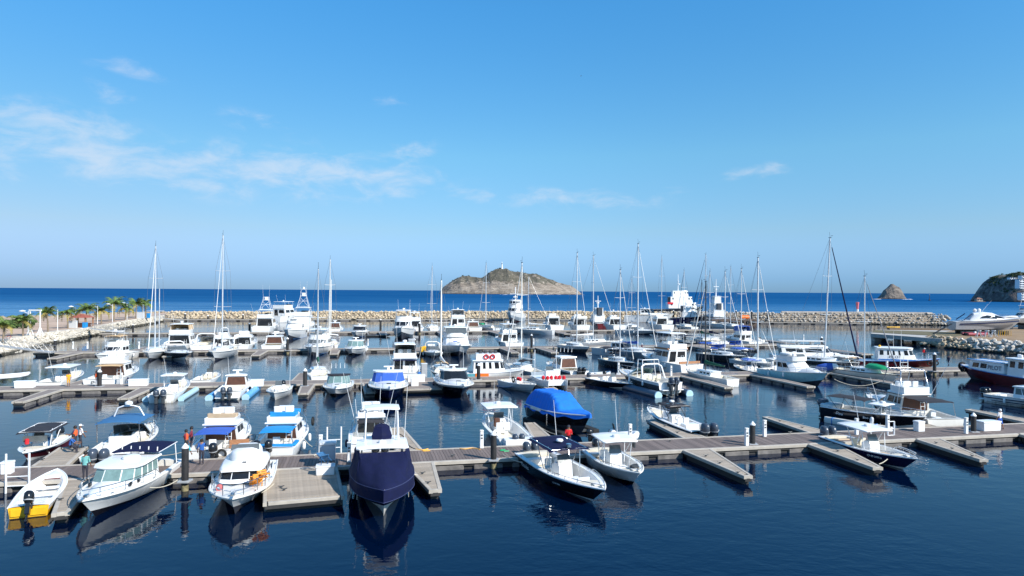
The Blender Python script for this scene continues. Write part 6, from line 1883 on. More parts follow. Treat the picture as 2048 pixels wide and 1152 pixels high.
r, h = flybridge('pale blue hulled sportfisher with white covered windscreen, bow to the right', W0(1646, 775), 'bow', 11.8, -74, B=4.2, top=LBLUE, low=LBLUE, bot=ANTIF, hb=2.4, hs=1.5, hx=(-.16, .22), house_h=1.9, flyh=.7, frontglass=False, outriggers=True, radar=False, cockz=.7, trunk=.55)
one('fly_canvas', C_WHITE, lambda b: b.box((-.9, 0, h.zf + .15), (2.2, 2.4, .4), b=.18), r)
r, h = sailboat('white sailboat carrying a green upturned dinghy on deck, bow to the right', W0(1789, 770), 'bow', 11.4, -74, 14.3, B=3.2, top=OFFW, low=OFFW, cover=None, mast_mt=MASTA, mx=-.02, furl=mat('grey_furled_sail', (.16, .17, .19), .8), bim=C_WHITE, trim=DGREY, spreaders=1, furl_r=.08)
o = empty('upturned_dinghy', r.matrix_basis @ Vector((2.2, -.2, 1.85)), r.rotation_euler.z, 'bright green upturned dinghy on the foredeck of a sailboat', 'dinghy')
one('hull', LEAFG, lambda b: b.loft([[(x, .85 * k * math.cos(a), .62 * kk * math.sin(a)) for a in [j * math.pi / 8 for j in range(9)]] for x, k, kk in ((-1.7, .55, .6), (-1.2, .92, .95), (0, 1.0, 1.0), (1.0, .8, .85), (1.7, .25, .4))]), o, 60)
one('keel_strip', mat('pale_green', (.2, .5, .3), .5), lambda b: b.tube([(-1.6, 0, .42), (-1.1, 0, .6), (0, 0, .65), (1.0, 0, .55), (1.6, 0, .3)], .04, 5), o)

# pilot boats
def pilot(label, mid, L, head, flip=1):
    r = boat_root('pilot_boat', label, mid, 'mid', L, head, 'pilot boat', 'red pilot boats')
    h = Hull(r, L, 3.6, 1.9, 1.35, DRED, DRED, ANTIF, pw=2.6, rub=MBLUE, tran=DRED, rise=.4)
    h.deck((), LGREY)
    return r, h


r, h = pilot('red hulled pilot boat with white cabin lying behind the second walkway', G(1796, 739, 0), 11.5, -18)
H_ = House(r, plan(-3.1, 2.5, 1.4, 1.15, .9), plan(-3.0, 1.9, 1.32, 1.0, .8), 1.4, 3.35, WHITE, rt=.14, over=.1, name='wheelhouse', slope=.1)
for f in (0, 6): H_.win(f, (.05, .96), (.48, .86), GLASS, 5, .12)
for f in (1, 2, 3, 4, 5): H_.win(f, (.06, .94), (.5, .88), GLASS)
one('blue_band', MBLUE, lambda b: [b.box((-.4, sd * 1.42, 1.62), (5.2, .06, .2)) for sd in (1, -1)], r)
textmesh('lettering', 'PILOT', .62, NAVY, frame(Vector((-.7, -1.45, 2.05)), (1, 0, 0), (0, .05, 1)), r)
h.rail(.72, .98, .95, .1, .03, mid=True)
one('roof_light', YEL, lambda b: b.lathe([(.2, 0), (.2, .2), (.05, .3)], 8, (-2.6, 0, 3.5)), r)
whip(r, [((.6, .8, 3.4), (.6, .8, 6.2)), ((-.8, -.8, 3.4), (-.8, -.8, 6.0))])
for k in range(3): coil(r, (5.0 - .5 * k, -1.0 - .28 * k, 1.3), .3, RUBBER, 'tyre_fender', 'y', .1)
PIL1 = r

r, h = pilot('red hulled pilot boat with blue roof strip at the right edge', Vector((65.6, 92.2, 0)), 13.5, 98)
House(r, plan(-2.2, 4.6, 1.35, 1.0, 1.0), plan(-2.1, 4.1, 1.28, .9, .9), 1.5, 2.75, WHITE, rt=.1, roofmt=LGREY, name='saloon')
S2 = House(r, plan(-2.15, 4.5, 1.36, 1.0, 1.0), plan(-2.1, 4.1, 1.29, .9, .9), 1.5, 2.72, WHITE, roof=False, name='saloon_side')
for f, a_ in ((0, (.50, .69)), (0, (.74, .93)), (6, (.07, .26)), (6, (.31, .50))): S2.win(f, a_, (.32, .84), GLASS)
one('roof_strip', C_CYAN, lambda b: [b.box((1.2, sd * 1.0, 2.90), (6.0, .35, .06), b=.02) for sd in (1, -1)], r)
H_ = House(r, plan(-5.2, -2.25, 1.4, 1.2, .5), plan(-5.4, -2.45, 1.3, 1.1, .4), 1.4, 3.55, WHITE, rt=.14, over=.2, name='wheelhouse')
for f in (0, 6): H_.win(f, (.1, .9), (.5, .88), GLASS, 2, .2)
for f in (1, 2, 3, 4, 5): H_.win(f, (.06, .94), (.52, .9), GLASS)
for sd in (1, -1): textmesh('lettering', 'PILOT', .84, NAVY, frame(Vector((-.75, sd * 1.42, 2.10)), (-sd * -1 if sd < 0 else -1, 0, 0), (0, -sd * .05, 1)), r)
coil(r, (6.3, 0, 1.6), .45, RUBBER, 'tyre_fender', 'x', .18)
for k in range(3): coil(r, (5.3 - .2 * k, .9 - .25 * k, 1.3), .28, RUBBER, 'tyre_fender', 'y', .1)
for y in (-.5, .4): coil(r, (-5.5, y, 2.3), .33, RED, 'lifebuoy', 'x', .1)
one('roof_gear', WHITE, lambda b: [b.box((-3.1 - .7 * k, .4 * (k % 2), 3.95), (.4, .4, .4), b=.1) for k in range(3)], r)
# ---------------------------------------------------------------- third walkway, near side
CB = lambda u, v: G(u, v, 0)
r, h = flybridge('white flybridge boat with tan bimini behind the tan awning stern', CB(197, 728), 'bow', 11.5, -84, B=3.8, hb=1.9, hs=1.3, fly_top='tan', topz=1.7, flyh=.7, outriggers=False)
one('radar_wing', WHITE, lambda b: (b.box((-.6, 0, h.zi + 2.3), (.8, 2.8, .12), b=.05), b.lathe([(.3, 0), (.3, .2), (.05, .3)], 8, (-.6, 0, h.zi + 2.35)), b.tube([(-.6, 0, h.zi + 1.4), (-.6, 0, h.zi + 2.3)], .06, 5)), r, 50)
sailboat('white two masted sailboat, bow toward us beside a dark finger', CB(298, 722), 'bow', 12.5, -72, 19.4, B=3.8, cover=None, mizzen=12, mx=.02, furl_r=.13, low=LGREY)
r, h = express('cruiser with dark grey hull and round white windscreen frame, bow toward us', CB(372, 722), 'bow', 12.5, -50, B=3.9, top=CHAR, low=CHAR, bot=WHITE, hard=None, hb=1.9, hs=1.4, wind=TINT, fm=.3)
sailboat('tall masted white sailboat left of centre with a wind turbine at the masthead', CB(428, 722), 'bow', 13.5, -80, 21.4, B=4.0, cover=C_WHITE, mx=.02, mr=.13, bim=C_WHITE)
r, h = flybridge('white flybridge yacht with grey windscreen, bow toward us at centre left', CB(624, 714), 'bow', 15.0, -83, B=4.7, hb=2.3, hs=1.6, fly_top='white', topz=1.7, glass=TINT, outriggers=False, low=LGREY, hx=(-.26, .16), house_h=1.9)
express('white cruiser with pale green windscreen, bow toward us beside an empty pedestal', CB(704, 713), 'bow', 11.0, -84, B=3.7, bot=BLACK, hard='white', wind=GREENG, hb=1.9, hs=1.4, wsh=1.15, fm=.4, low=LGREY)
r, h = flybridge('large white sportfisher with a blue bundle on its foredeck, bow toward us', CB(919, 714), 'bow', 17.5, -80, B=6.2, hb=2.7, hs=1.5, low=LGREY, hx=(-.2, .2), house_h=2.2, flyh=.9, fly_top='white', topz=1.9, frontglass=False, enclosure=TINT, trunk=.7)
one('blue_bundle', C_ROYAL, lambda b: b.box((3.6, -.4, 2.35), (.7, .8, .5), b=.15), r)
for (u, v, L, hd, m, lab, kw) in (
        (1150, 703, 11.0, -65, 19.6, 'dark hulled sailboat with a yellow bundle at its stern', dict(top=WHITE, low=CHAR, cover=None)),
        (1186, 695, 12.0, 8, 19.6, 'grey white sailboat lying along the third walkway', dict(top=LGREY, cover=C_WHITE, mx=.0)),
        (1270, 716, 12.0, -60, 20.6, 'sailboat with the tallest mast near the centre of the marina', dict(top=GREYB, cover=C_ROYAL, mast_mt=MASTA)),
        (1236, 735, 10.0, -70, 15.4, 'dark sailboat draped in black canvas', dict(top=CHAR, cover=C_BLACK, bim=C_BLACK, dodger=C_BLACK)),
        (1444, 722, 10.5, -60, 15.6, 'sailboat with slack royal blue sail cover behind the trawler', dict(top=CHAR, cover=C_ROYAL, bim=C_ROYAL, dodger=C_ROYAL)),
        (1510, 738, 11.0, -75, 17.4, 'sailboat with blue bimini and thick white mast', dict(top=LGREY, low=BLACK, cover=C_BLACK, bim=C_ROYAL, mr=.14)),
        (1478, 712, 10.0, -70, 16.4, 'sailboat with blue spray hood at the right of the crowded berths', dict(top=GREYB, cover=C_ROYAL, dodger=C_ROYAL)),
        (1640, 737, 13.0, -58, 20.6, 'dark hulled sailboat with a leaning mast and dark blue furled jib', dict(top=CHAR, low=WHITE, cover=None, furl=C_NAVY, lean=-.045, bim=C_WHITE, furl_r=.13))):
    sailboat(lab, CB(u, v), 'mid', L, hd, m, **kw)
for (u, v, L, hd, lab, tt, kw) in (
        (1318, 742, 10.0, -70, 'white boat with navy top on tall white frame behind the black and white cruiser', 'navy', dict(ttz=3.2)),
        (1500, 748, 8.5, 104, 'dark boat under a blue top beside the green covered sailboat', 'royal', dict(top=BLACK, low=BLACK)),
        (1550, 748, 8.0, 100, 'dark hulled boat with a white canvas cover left of the pale blue hull', 'offw', dict(top=BLACK, low=BLACK, nob=2, obm=OBB)),
        (1700, 742, 9.0, -70, 'black hulled boat with white covers between the pale blue sportfisher and green dinghy', 'tan', dict(top=BLACK, low=BLACK))):
    center_console(lab, CB(u, v), 'mid', L, hd, tt=tt, bow_seat=False, **kw)
express('light grey motor yacht with dark side windows on the third walkway', CB(1252, 712), 'mid', 13.0, -40, B=4.0, hard='white', wind=GLASS, top=LGREY, hb=2.2, hs=1.6, name='motor_yacht', cat='motor yacht')
r, h = flybridge('white houseboat with long row of windows beyond the pale blue sportfisher', CB(1622, 726), 'mid', 13.0, -8, B=4.4, hb=1.7, hs=1.5, hx=(-.38, .30), house_h=2.0, flyh=.3, fly_top='offw', topz=.9, outriggers=False, radar=False, cockpit=False)
inflatable('pale inflatable dinghy left of the black speedboat', CB(1198, 752), 'mid', 3.6, 20, LGREY, 1)
inflatable('grey inflatable dinghy with a white console behind the black speedboat', CB(1240, 758), 'mid', 4.0, -20, GREY, 1, con=True)
o = empty('blue_bundle', at_line(1652, 87.9 + 1.2, .212) + Vector((0, 0, 1.25)), .3, 'blue and white wrapped kayak bundle beside the pale blue sportfisher', 'wrapped kayak')
one('wrapping', C_ROYAL, lambda b: b.lathe([(.05, -1.5), (.5, -1.0), (.62, 0), (.5, 1.0)], 10), o, 60); one('end', WHITE, lambda b: b.lathe([(.5, 1.0), (.35, 1.5), (.03, 1.7)], 10), o, 60)
o.rotation_euler = (R(80), 0, R(60))

# ---------------------------------------------------------------- third walkway, far side
r, h = flybridge('large white cruiser with tan covered windows behind the two masted sailboat', onC(346, .4), 'stern', 14.5, 100, B=5.0, hb=2.3, hs=1.6, house_h=2.2, flyh=1.0, fly_top='white', topz=2.1, outriggers=False, enclosure=C_TAN, open_back=GLASS)
flybridge('white sportfisher stern with dark saloon opening left of the littered platform', onC(477, .4), 'stern', 12.5, 99, B=4.2, hb=2.1, hs=1.4, house_h=1.8, flyh=.4, outriggers=False, radar=False, open_back=GLASS)
express('white open cruiser stern with cream cockpit right of the finger with red floats', onC(543, .4), 'stern', 12.0, 100, B=4.0, hard='white', hb=2.0, hs=1.5, roof_len=.22, wsh=1.3)
r, h = sailboat('cream ketch with teal bundle and brown clutter on deck', onC(664, .5), 'stern', 12.5, 108, 18.2, B=3.6, top=OFFW, cover=C_TAN, mast_mt=MASTW, mizzen=14, bim=C_WHITE)
one('teal_bundle', mat('teal_canvas', (.06, .25, .28), .8), lambda b: b.box((-2.0, 1.4, 1.9), (1.8, .9, 1.0), b=.3), r)
r, h = flybridge('white flybridge stern with open helm and dark saloon windows at centre', onC(1030, .4), 'stern', 13.5, 106, B=4.4, hb=2.2, hs=1.5, fly_top='white', topz=2.0, house_h=2.1, outriggers=False, low=LGREY)
center_console('boat with black canopy on the far side of the third walkway', onC(1395, .5), 'stern', 11.0, 104, tt='black', tx=(-.34, .2), ttw=2.0, top=CHAR)
flybridge('white flybridge boat with blue canvas right of the blue sail cover', onC(1512, .5), 'stern', 12.0, 108, B=4.0, fly_top='blue', topz=1.9, outriggers=False, enclosure=C_ROYAL)
center_console('white dinghy boat moored at the right end of the third walkway', onC(1540, .5), 'stern', 7.0, 104, tt=None)
sailboat('sailboat with black mast fittings and dark sail cover among the blue canopies', onC(1450, 1), 'stern', 11.5, 104, 16.6, B=3.4, cover=C_NAVY)
sailboat('white sailboat with dark mast far right of the crowded berths', onC(1432, 1), 'stern', 11.0, 104, 14.6, B=3.2, cover=C_GREEN, mast_mt=MASTD)

express('white express cruiser with rounded arch right of the dark grey hull', onC(402, .4), 'stern', 12.5, 99, B=4.2, hard=None, wind=TINT, vk=.95)
flybridge('white flybridge boat half hidden behind the tall left mast', onC(436, .4), 'stern', 11.5, 100, B=3.9, flyh=.5, outriggers=False, open_back=GLASS)
express('white open cruiser with bow to us left of the two deck yacht at centre', CB(868, 716), 'bow', 9.0, -80, B=3.2, hard=None, wind=TINT)
# ---------------------------------------------------------------- fourth walkway
flybridge('white sportfisher stern just right of the tall flybridge yacht', onD(832, .6), 'stern', 14.0, 102, B=4.6, flyh=.8, fly_top='white', topz=2.0, vk=1.0, open_back=GLASS, name='sportfisher', cat='sportfisher')
express('white cruiser stern with pale canvas left of the grey inflatable', onD(668, .6), 'stern', 11.0, 100, B=3.8, hard='white', wind=TINT, vk=1.0)
express('white cruiser with dark glass left of the enclosed sportfisher', onD(952, .8), 'stern', 12.0, 104, B=4.2, hard='white', vk=1.0)
flybridge('white sportfisher with a medium tuna tower, stern facing us on the left', onD(522, .6), 'stern', 17.0, 98, B=5.4, hb=2.6, hs=1.7, house_h=2.2, flyh=.9, fly_top='white', topz=1.9, tower=9.0, name='sportfisher', cat='sportfisher', open_back=GLASS, vk=1.0)
flybridge('white sportfisher with the tallest tuna tower and radar dome', onD(600, .6), 'stern', 18.0, 99, B=5.8, hb=2.8, hs=1.8, house_h=2.6, flyh=1.0, fly_top='white', topz=2.0, tower=10.2, name='sportfisher', cat='sportfisher', doors=False, vk=1.0)
flybridge('white cruiser bow toward us in front of the tallest tuna tower', CB(577, 680), 'bow', 13.5, -84, B=4.8, hb=2.5, hs=1.8, flyh=.6, low=LGREY, frontglass=False, outriggers=False, radar=False, vk=1.0)
center_console('small dark hulled open boat in front of the left tuna tower', CB(545, 674), 'bow', 8.5, -84, top=WHITE, low=NAVY, bot=NAVY, tt=None)
express('small white open boat with bow rail beyond the tall mast', CB(447, 677), 'bow', 7.5, -70, hard=None, nob=0)
express('white express boat with dark raked windscreen right of the ketch', CB(712, 676), 'bow', 11.5, -86, B=4.0, hard='white', wind=GLASS, hb=2.1, hs=1.6, low=LGREY, wsh=1.2)
flybridge('tall white flybridge yacht with dark hull bottom, bow toward us at centre left', CB(803, 680), 'bow', 17.0, -84, B=5.4, hb=3.0, hs=1.9, low=CHAR, fm=.35, house_h=2.3, flyh=.9, fly_top='white', topz=2.2, outriggers=False, vk=1.0)
inflatable('grey inflatable lying by a light finger of the fourth walkway', CB(757, 673), 'mid', 6.0, 10, DGREY, 2)
sailboat('white sailboat stern facing us with slim mast left of the island', onD(870, .6), 'stern', 13.5, 103, 19.2, B=4.0, cover=C_WHITE)
flybridge('white sportfisher with enclosed bridge behind the large sportfisher', onD(920, .6), 'stern', 16.0, 100, B=5.2, hb=2.4, hs=1.6, house_h=2.3, fly_top='white', topz=2.0, enclosure=LGREY, name='sportfisher', cat='sportfisher', vk=1.0)
r, h = sailboat('sailboat with black canopy and green heap on deck below the lighthouse', onD(994, .6), 'stern', 13.0, 118, 20.2, B=3.8, top=LGREY, cover=C_BLACK, bim=C_BLACK)
one('green_heap', LEAFG, lambda b: b.box((2.2, .6, 2.0), (2.6, 1.2, .6), b=.25), r)
sailboat('grey white sailboat pointing left in front of the white cabin stern', CB(1062, 668), 'mid', 13.0, 160, 16.0, B=3.8, top=LGREY, cover=C_WHITE)
for (u, L, lab, kw) in ((1115, 12.0, 'white cabin cruiser stern with a dark saloon door right of centre', dict(house_h=2.2)), (1167, 12.5, 'white cruiser stern carrying a rolled dinghy above its saloon', dict(house_h=2.0)),
                        (1240, 13.0, 'white flybridge stern between slim masts', dict(fly_top='white', topz=1.9)), (1336, 13.5, 'white stern of a cruiser alone at the light end of the fourth walkway', dict(house_h=1.9))):
    r, h = flybridge(lab, onD(u, .6), 'stern', L, 104, B=4.6, hb=2.4, hs=1.8, flyh=.4, outriggers=False, open_back=GLASS, **kw, vk=1.0)
    if u == 1167: one('rolled_dinghy', OFFW, lambda b: b.tube([(-4.5, -1.7, 4.0), (-4.5, 1.7, 4.0)], .5, 8), r, 50)
express('grey and white express boat, bow right, by the third tall mast', CB(1272, 668), 'mid', 11.5, -35, B=3.8, hard=None, wind=TINT, top=LGREY)
for (u, L, m, lab, kw) in ((1281, 11.5, 16.2, 'short masted sailboat on the fourth walkway with white sail cover', dict(cover=C_WHITE)), (1390, 12.5, 18.8, 'sailboat with dark furled jib on the fourth walkway', dict(cover=C_NAVY, furl=C_BLACK)),
                           (1486, 12.5, 20.2, 'sailboat with thin grey mast at the right end of the fourth walkway', dict(cover=None, furl=None))):
    sailboat(lab, onD(u, 1), 'stern', L, 104, m, B=3.7, **kw)
# ---------------------------------------------------------------- breakwater dock and beyond
EB = lambda u, y: Vector((PX(u, y), y, 0))
flybridge('white motor yacht moored beside the tallest tower, far against the breakwater', EB(575, 256), 'mid', 20, 80, B=6.2, hb=3.4, hs=2.2, house_h=2.6, flyh=1.2, fly_top='white', topz=2.2, hx=(-.3, .2), outriggers=False, name='motor_yacht', cat='motor yacht', vk=1.0)
r, h = flybridge('white ship with high wheelhouse, bow toward us at the breakwater', EB(1030, 268), 'mid', 20, -100, B=6.5, hb=4.0, hs=2.6, house_h=2.8, flyh=.8, hx=(-.25, .26), top=WHITE, low=GREYB, outriggers=False, name='white_ship', cat='ship', vk=1.0)
House(r, plan(-3.0, 2.4, 2.2, 1.6, 1.4), plan(-2.8, 1.6, 2.0, 1.4, 1.2), 5.7, 8.4, WHITE, name='wheelhouse')
W_ = House(r, plan(-2.0, 2.45, 2.22, 1.62, 1.4), plan(-1.9, 1.66, 2.02, 1.42, 1.2), 5.7, 8.4, WHITE, roof=False, name='window_wall')
for f in (1, 2, 3, 4, 5): W_.win(f, (.1, .9), (.5, .85), GLASS)
one('mast', WHITE, lambda b: (b.tube([(-1, 0, 8.4), (-1, 0, 13.5)], .18, 6), b.box((-1, 0, 10.8), (.6, 4.2, .25)), b.box((-1, 0, 9.6), (1.4, 1.6, .5), b=.1)), r, 50)
express('white streamlined motor yacht beneath the breakwater, bow right', EB(1298, 268), 'mid', 19, -8, B=5.2, hard='white', hb=3.4, hs=2.4, wsh=1.7, cabz=1.0, wind=GLASS, name='motor_yacht', cat='motor yacht', vk=1.0)
sailboat('distant sailboat with thin mast under the breakwater', EB(1325, 262), 'mid', 14, 100, 25.5, B=4, cover=None, furl=None)
sailboat('distant sailboat with dark slanting jib before the grey tug', EB(1416, 236), 'mid', 14, 140, 25.0, B=4, cover=None, furl=C_NAVY)


def ship(label, pos, L, head, top, B, hb, house, mast, name, cat, extra=None, z=0):
    r = boat_root(name, label, pos, 'mid', L, head, cat, None, z)
    h = Hull(r, L, B, hb, hb * .6, top, top, ANTIF, pw=2.8, rub=DGREY, rake=.08)
    h.deck((), GREY)
    x0, x1, hh, fl = house
    z = hb * .75
    for k in range(fl):
        f = 1 - .22 * k
        Hh = House(r, plan(x0 * f, x1 * f, B * .38 * f, B * .3 * f, 1), plan(x0 * f, x1 * f - .3, B * .36 * f, B * .28 * f, .9), z, z + hh, WHITE, name='deckhouse')
        for q in (0, 6): Hh.win(q, (.08, .94), (.5, .82), GLASS, 4, .3)
        for q in (1, 2, 3, 4, 5): Hh.win(q, (.1, .9), (.5, .85), GLASS)
        z += hh + .1
    one('mast', WHITE, lambda b: (b.tube([(0, 0, z), (0, 0, z + mast)], .22, 6, r1=.1), b.box((0, 0, z + mast * .55), (.4, 2.0, .2)), b.box((.4, 0, z + mast * .4), (.9, .9, .4), b=.1)), r, 50)
    one('funnel', CHAR, lambda b: b.box((x0 * .8, 0, hb * .75 + hh + 1.2), (1.6, 1.8, 2.6), b=.2), r)
    h.rail(.55, .97, 1.0, .2, .05, mt=WHITE)
    return r, h


r, h = ship('white ship with black hull moored outside the breakwater', EB(1356, 316), 24, 3, BLACK, 6.5, 3.8, (-5, 8.5, 2.6, 3), 7.5, 'white_ship', 'ship')
r.location.z = 1.6
one('red_panel', RED, lambda b: b.box((-4.2, -2.5, 5.2), (2.6, .2, .9)), r)
r, h = ship('blue hulled workboat with white cabin at the breakwater dock', EB(1372, 270), 17, -6, NAVY, 4.8, 2.8, (-1.5, 4.5, 2.0, 2), 2.5, 'workboat', 'workboat')
r, h = ship('grey tug with tall white mast at the breakwater dock', EB(1432, 262), 17, 95, GREY, 6.0, 3.6, (-3.5, 4, 2.5, 3), 6.5, 'tug', 'tug')
o = empty('work_barge', EB(1462, 249), .1, 'dark brown work barge with an orange tank in front of the grey tug', 'barge')
one('hull', mat('rusty_hull', (.10, .07, .055), .8, var=.3), lambda b: b.box((0, 0, .9), (17, 6, 2.8), b=.1), o)
one('tank', ORNG, lambda b: b.tube([(3.5, -.5, 2.9), (6.5, -.5, 2.9)], .8, 8), o, 50)
for k in range(8): one('tyre_fender', RUBBER, lambda b: b.tube([(-7.5 + 2.1 * k + .5 * math.cos(a), -3.1, 1.2 + .5 * math.sin(a)) for a in [q * .785 for q in range(9)]], .2, 6), o, 60)
ship('navy and red workboat stern with white wheelhouse right of centre', EB(1196, 228), 13, 100, DRED, 4.8, 2.6, (-2, 3, 2.2, 2), 4, 'workboat', 'workboat')

# ================================================================== BOATYARD THINGS
ya = G(1905, 668, 2.0); yb2 = G(2062, 672, 2.0)
yx = Vector((PX(1978, 176), 176, 0))
r = boat_root('motor_yacht', 'large silver grey sport yacht propped on land in the boatyard', (PX(1976, 170), 170, 3.3), 'mid', 17.0, -5, 'motor yacht', None, 3.3)
GM = mat('silver_hull', (.40, .40, .42), .3, .2)
h = Hull(r, 17.0, 4.6, 2.75, 1.75, GM, GM, mat('grey_bottom', (.30, .29, .29), .5), rake=.2, pw=2.2, zc=-.15, rise=.4, rub=None, sternw=.86, sheerpow=1.2)
h.deck((), LGREY)
one('window_band', NAVY, lambda b: [b.loft([[h.P(t / 20, sd, -.03, -.45 + d) for t in range(1, 19)], [h.P(t / 20, sd, -.03, -.75 + d * .6) for t in range(1, 19)]], 0, False, (False, False)) for sd in (1, -1) for d in (0,)], r)
b = MB(); rings = []
for x, ww, zz in ((-7.0, 1.7, 1.3), (-5.0, 1.75, 1.5), (-3.8, 1.7, 3.2), (-1.5, 1.65, 3.5), (.8, 1.55, 3.25), (2.8, 1.35, 2.35), (5.2, 1.0, 1.95), (7.2, .5, 1.95)):
    rings.append([(x, ww * q, lerp(2.0 + .35 * max(0, x) / 7, zz + .75, (1 - abs(q) ** 3.2))) for q in (-1, -.93, -.75, -.4, 0, .4, .75, .93, 1)])
b.loft(rings, 0, False, (True, True)); b.build('superstructure', LGREY, r, 40)
for sd in (1, -1):
    one('side_window', GLASS, lambda b: b.loft([[(x, sd * (yy + .04), z + .75) for x, yy, z in ((-2.6, 1.62, 2.0), (-1.0, 1.58, 2.05), (.8, 1.5, 1.95), (1.5, 1.42, 1.85))], [(x, sd * (yy - .10), z + .75) for x, yy, z in ((-2.2, 1.58, 2.35), (-1.0, 1.5, 2.65), (.4, 1.42, 2.5), (1.5, 1.36, 1.95))]], 0, False, (False, False)), r)
    one('side_window', GLASS, lambda b: b.loft([[(x, sd * yy, z + .75) for x, yy, z in ((1.2, 1.40, 2.2), (2.6, 1.26, 2.0), (3.6, 1.08, 1.98))], [(x, sd * (yy - .2), z + .75) for x, yy, z in ((.9, 1.35, 2.75), (2.0, 1.26, 2.45), (3.2, 1.1, 2.1))]], 0, False, (False, False)), r)
    one('strut', NAVY, lambda b: b.tube([(-6.6, sd * 1.75, 2.2), (-4.6, sd * 1.5, 3.7)], .12, 5), r)
for y in (-.8, .8): one('radar_dome', WHITE, lambda b: b.lathe([(.3, 0), (.42, .3), (.38, .6), (.1, .8)], 9, (-2.6 + y * 1.2, y, 4.2)), r)
whip(r, [((-1.0, 1, 4.0), (1.6, 1.1, 7.2)), ((-2.2, -1, 4.0), (-.6, -1.1, 6.2))])
o = empty('boat_cradle', (PX(1976, 170), 170, 1.95), R(-5), 'dark steel cradle with props under the silver yacht', 'boat cradle')
for x in (-6, -3, 0, 3): one('cross_beam', DGREY, lambda b: b.box((x, 0, .35), (.5, 4.4, .7)), o)
for sd in (1, -1): one('side_beam', DGREY, lambda b: b.box((-1.5, sd * 1.2, .45), (11, .5, .9)), o)
r, h = flybridge('white sportfisher with lattice tower standing behind the silver yacht', (PX(2046, 196), 196, 0), 'mid', 14, 175, B=4.6, hb=2.4, hs=1.6, house_h=2.2, flyh=.9, fly_top='white', topz=2.0, tower=9.5, z=3.6, name='sportfisher', cat='sportfisher', tmt=WHITE)
o = empty('boat_cradle', (PX(2046, 196), 196, 1.9), R(175), 'low cradle under the towered boat at the right edge', 'boat cradle')
for x in (-4, 0, 4): one('cross_beam', DGREY, lambda b: b.box((x, 0, .7), (.5, 3.6, 1.4)), o)
q = G(1952, 671, 2.0); r = inflatable('red inflatable boat with white console ashore beside the silver yacht', q, 'mid', 5.2, 0, mat('dark_pink_tube', (.30, .03, .05), .5), 0, 2.1, con=True, tr=.34)
for i, u in enumerate((1954, 1970, 1983)):
    q = G(u + 4, 674, 2.0)
    o = empty('trestle', q, 0, ('left', 'middle', 'right')[i] + ' of the three white trestles in front of the silver yacht', 'trestle', 'white boatyard trestles')
    for sd in (1, -1):
        for y in (-.35, .35): one('leg', LGREY, lambda b: b.tube([(sd * .7, y, 0), (sd * .08, 0, 1.5)], .09, 4), o, 0)
    one('top_beam', LGREY, lambda b: b.box((0, 0, 1.5), (.3, 1.2, .16)), o)
for u, lab in ((2003, 'left heap of yellow boat stands behind the trestles'), (2016, 'right heap of yellow boat stands behind the trestles')):
    q = G(u, 672, 2.0); o = empty('boat_stand', q, 0, lab, 'boat stand', 'yellow boat stands')
    for k in range(4): one('stand_leg', YEL, lambda b: b.tube([(-.8 + .5 * k, 0, 0), (-.5 + .45 * k, .2, 1.3)], .07, 4), o, 0)
o = empty('boarding_stairs', G(1880, 668, 2.0), R(-12), 'dark boarding stairs leaning at the stern of the silver yacht', 'stairs')
for y in (-.4, .4): one('stringer', DGREY, lambda b: b.tube([(-1.5, y, 0), (2.6, y, 2.6)], .08, 4), o, 0)
for k in range(7): one('tread', DGREY, lambda b: b.box((-1.2 + .55 * k, 0, .2 + .35 * k), (.3, .8, .06)), o)

o = empty('kayak', G(1787, 655, 0), R(4), 'yellow kayak with a paddler crossing the marina entrance', 'kayak')
one('hull', YEL, lambda b: b.loft([[(x, w_ * .34 * math.cos(a), .12 + .2 * math.sin(a)) for a in [j * math.pi / 4 for j in range(8)]] for x, w_ in ((-2.4, .1), (-1.2, .9), (0, 1), (1.2, .9), (2.4, .1))]), o, 60)
one('paddle', DGREY, lambda b: b.tube([(0, -1.0, .9), (.1, 1.0, .6)], .03, 4), o)
o = empty('channel_beacon', (PX(1715, 270), 270, 3.4), 0, 'pink and white beacon post standing on the breakwater', 'beacon')
one('post', WHITE, lambda b: b.lathe([(.5, 0), (.45, 2.2)], 8), o); one('topmark', mat('pink_paint', (.75, .18, .20), .5), lambda b: b.lathe([(.4, 2.2), (.55, 4.2), (.7, 4.9), (.1, 5.0)], 8), o)
o = empty('channel_buoy', G(1859, 601, 0), 0, 'dark channel buoy out at sea between islet and headland', 'buoy')
one('float', DGREY, lambda b: b.lathe([(2.0, -.5), (2.2, .8), (1.2, 1.4)], 8), o); one('topmark', DGREY, lambda b: b.lathe([(.7, 1.4), (.3, 9), (.8, 9.2), (.1, 10.5)], 6), o)

# ================================================================== PROMENADE
FROND = [mat('palm_leaf', (.10, .16, .03), .7, var=.25, rand=.25), mat('dry_palm_leaf', (.30, .24, .06), .8, var=.2, rand=.2)]
TRUNK = mat('palm_trunk', (.22, .17, .12), .9, var=.2)


def frond_mesh(mt, droop, seed):
    r = rngs(seed); b = MB(); n = 11; L = 2.6
    pts = [Vector((L * math.sin(f * 1.25) / 1.1, 0, .75 * math.sin(f * 2.0) - droop * f * f)) for f in [i / n for i in range(n + 1)]]
    b.tube(pts, .035, 3, r1=.012)
    for i in range(1, n + 1):
        p_ = pts[i]; d = (pts[i] - pts[i - 1]).normalized(); ll = 1.0 * math.sin(math.pi * min(.96, .18 + .8 * i / n)) + .15
        for sd in (1, -1):
            for k in range(2):
                q = p_ - d * .12 * k; t = q + Vector((d.x * .35, sd * ll * .75, -ll * r.uniform(.15, .6)))
                b.add([q - d * .07, q + d * .07, t], [(0, 1, 2)])
    o = b.build('frond', mt, None, 0); me = o.data; bpy.data.objects.remove(o); return me


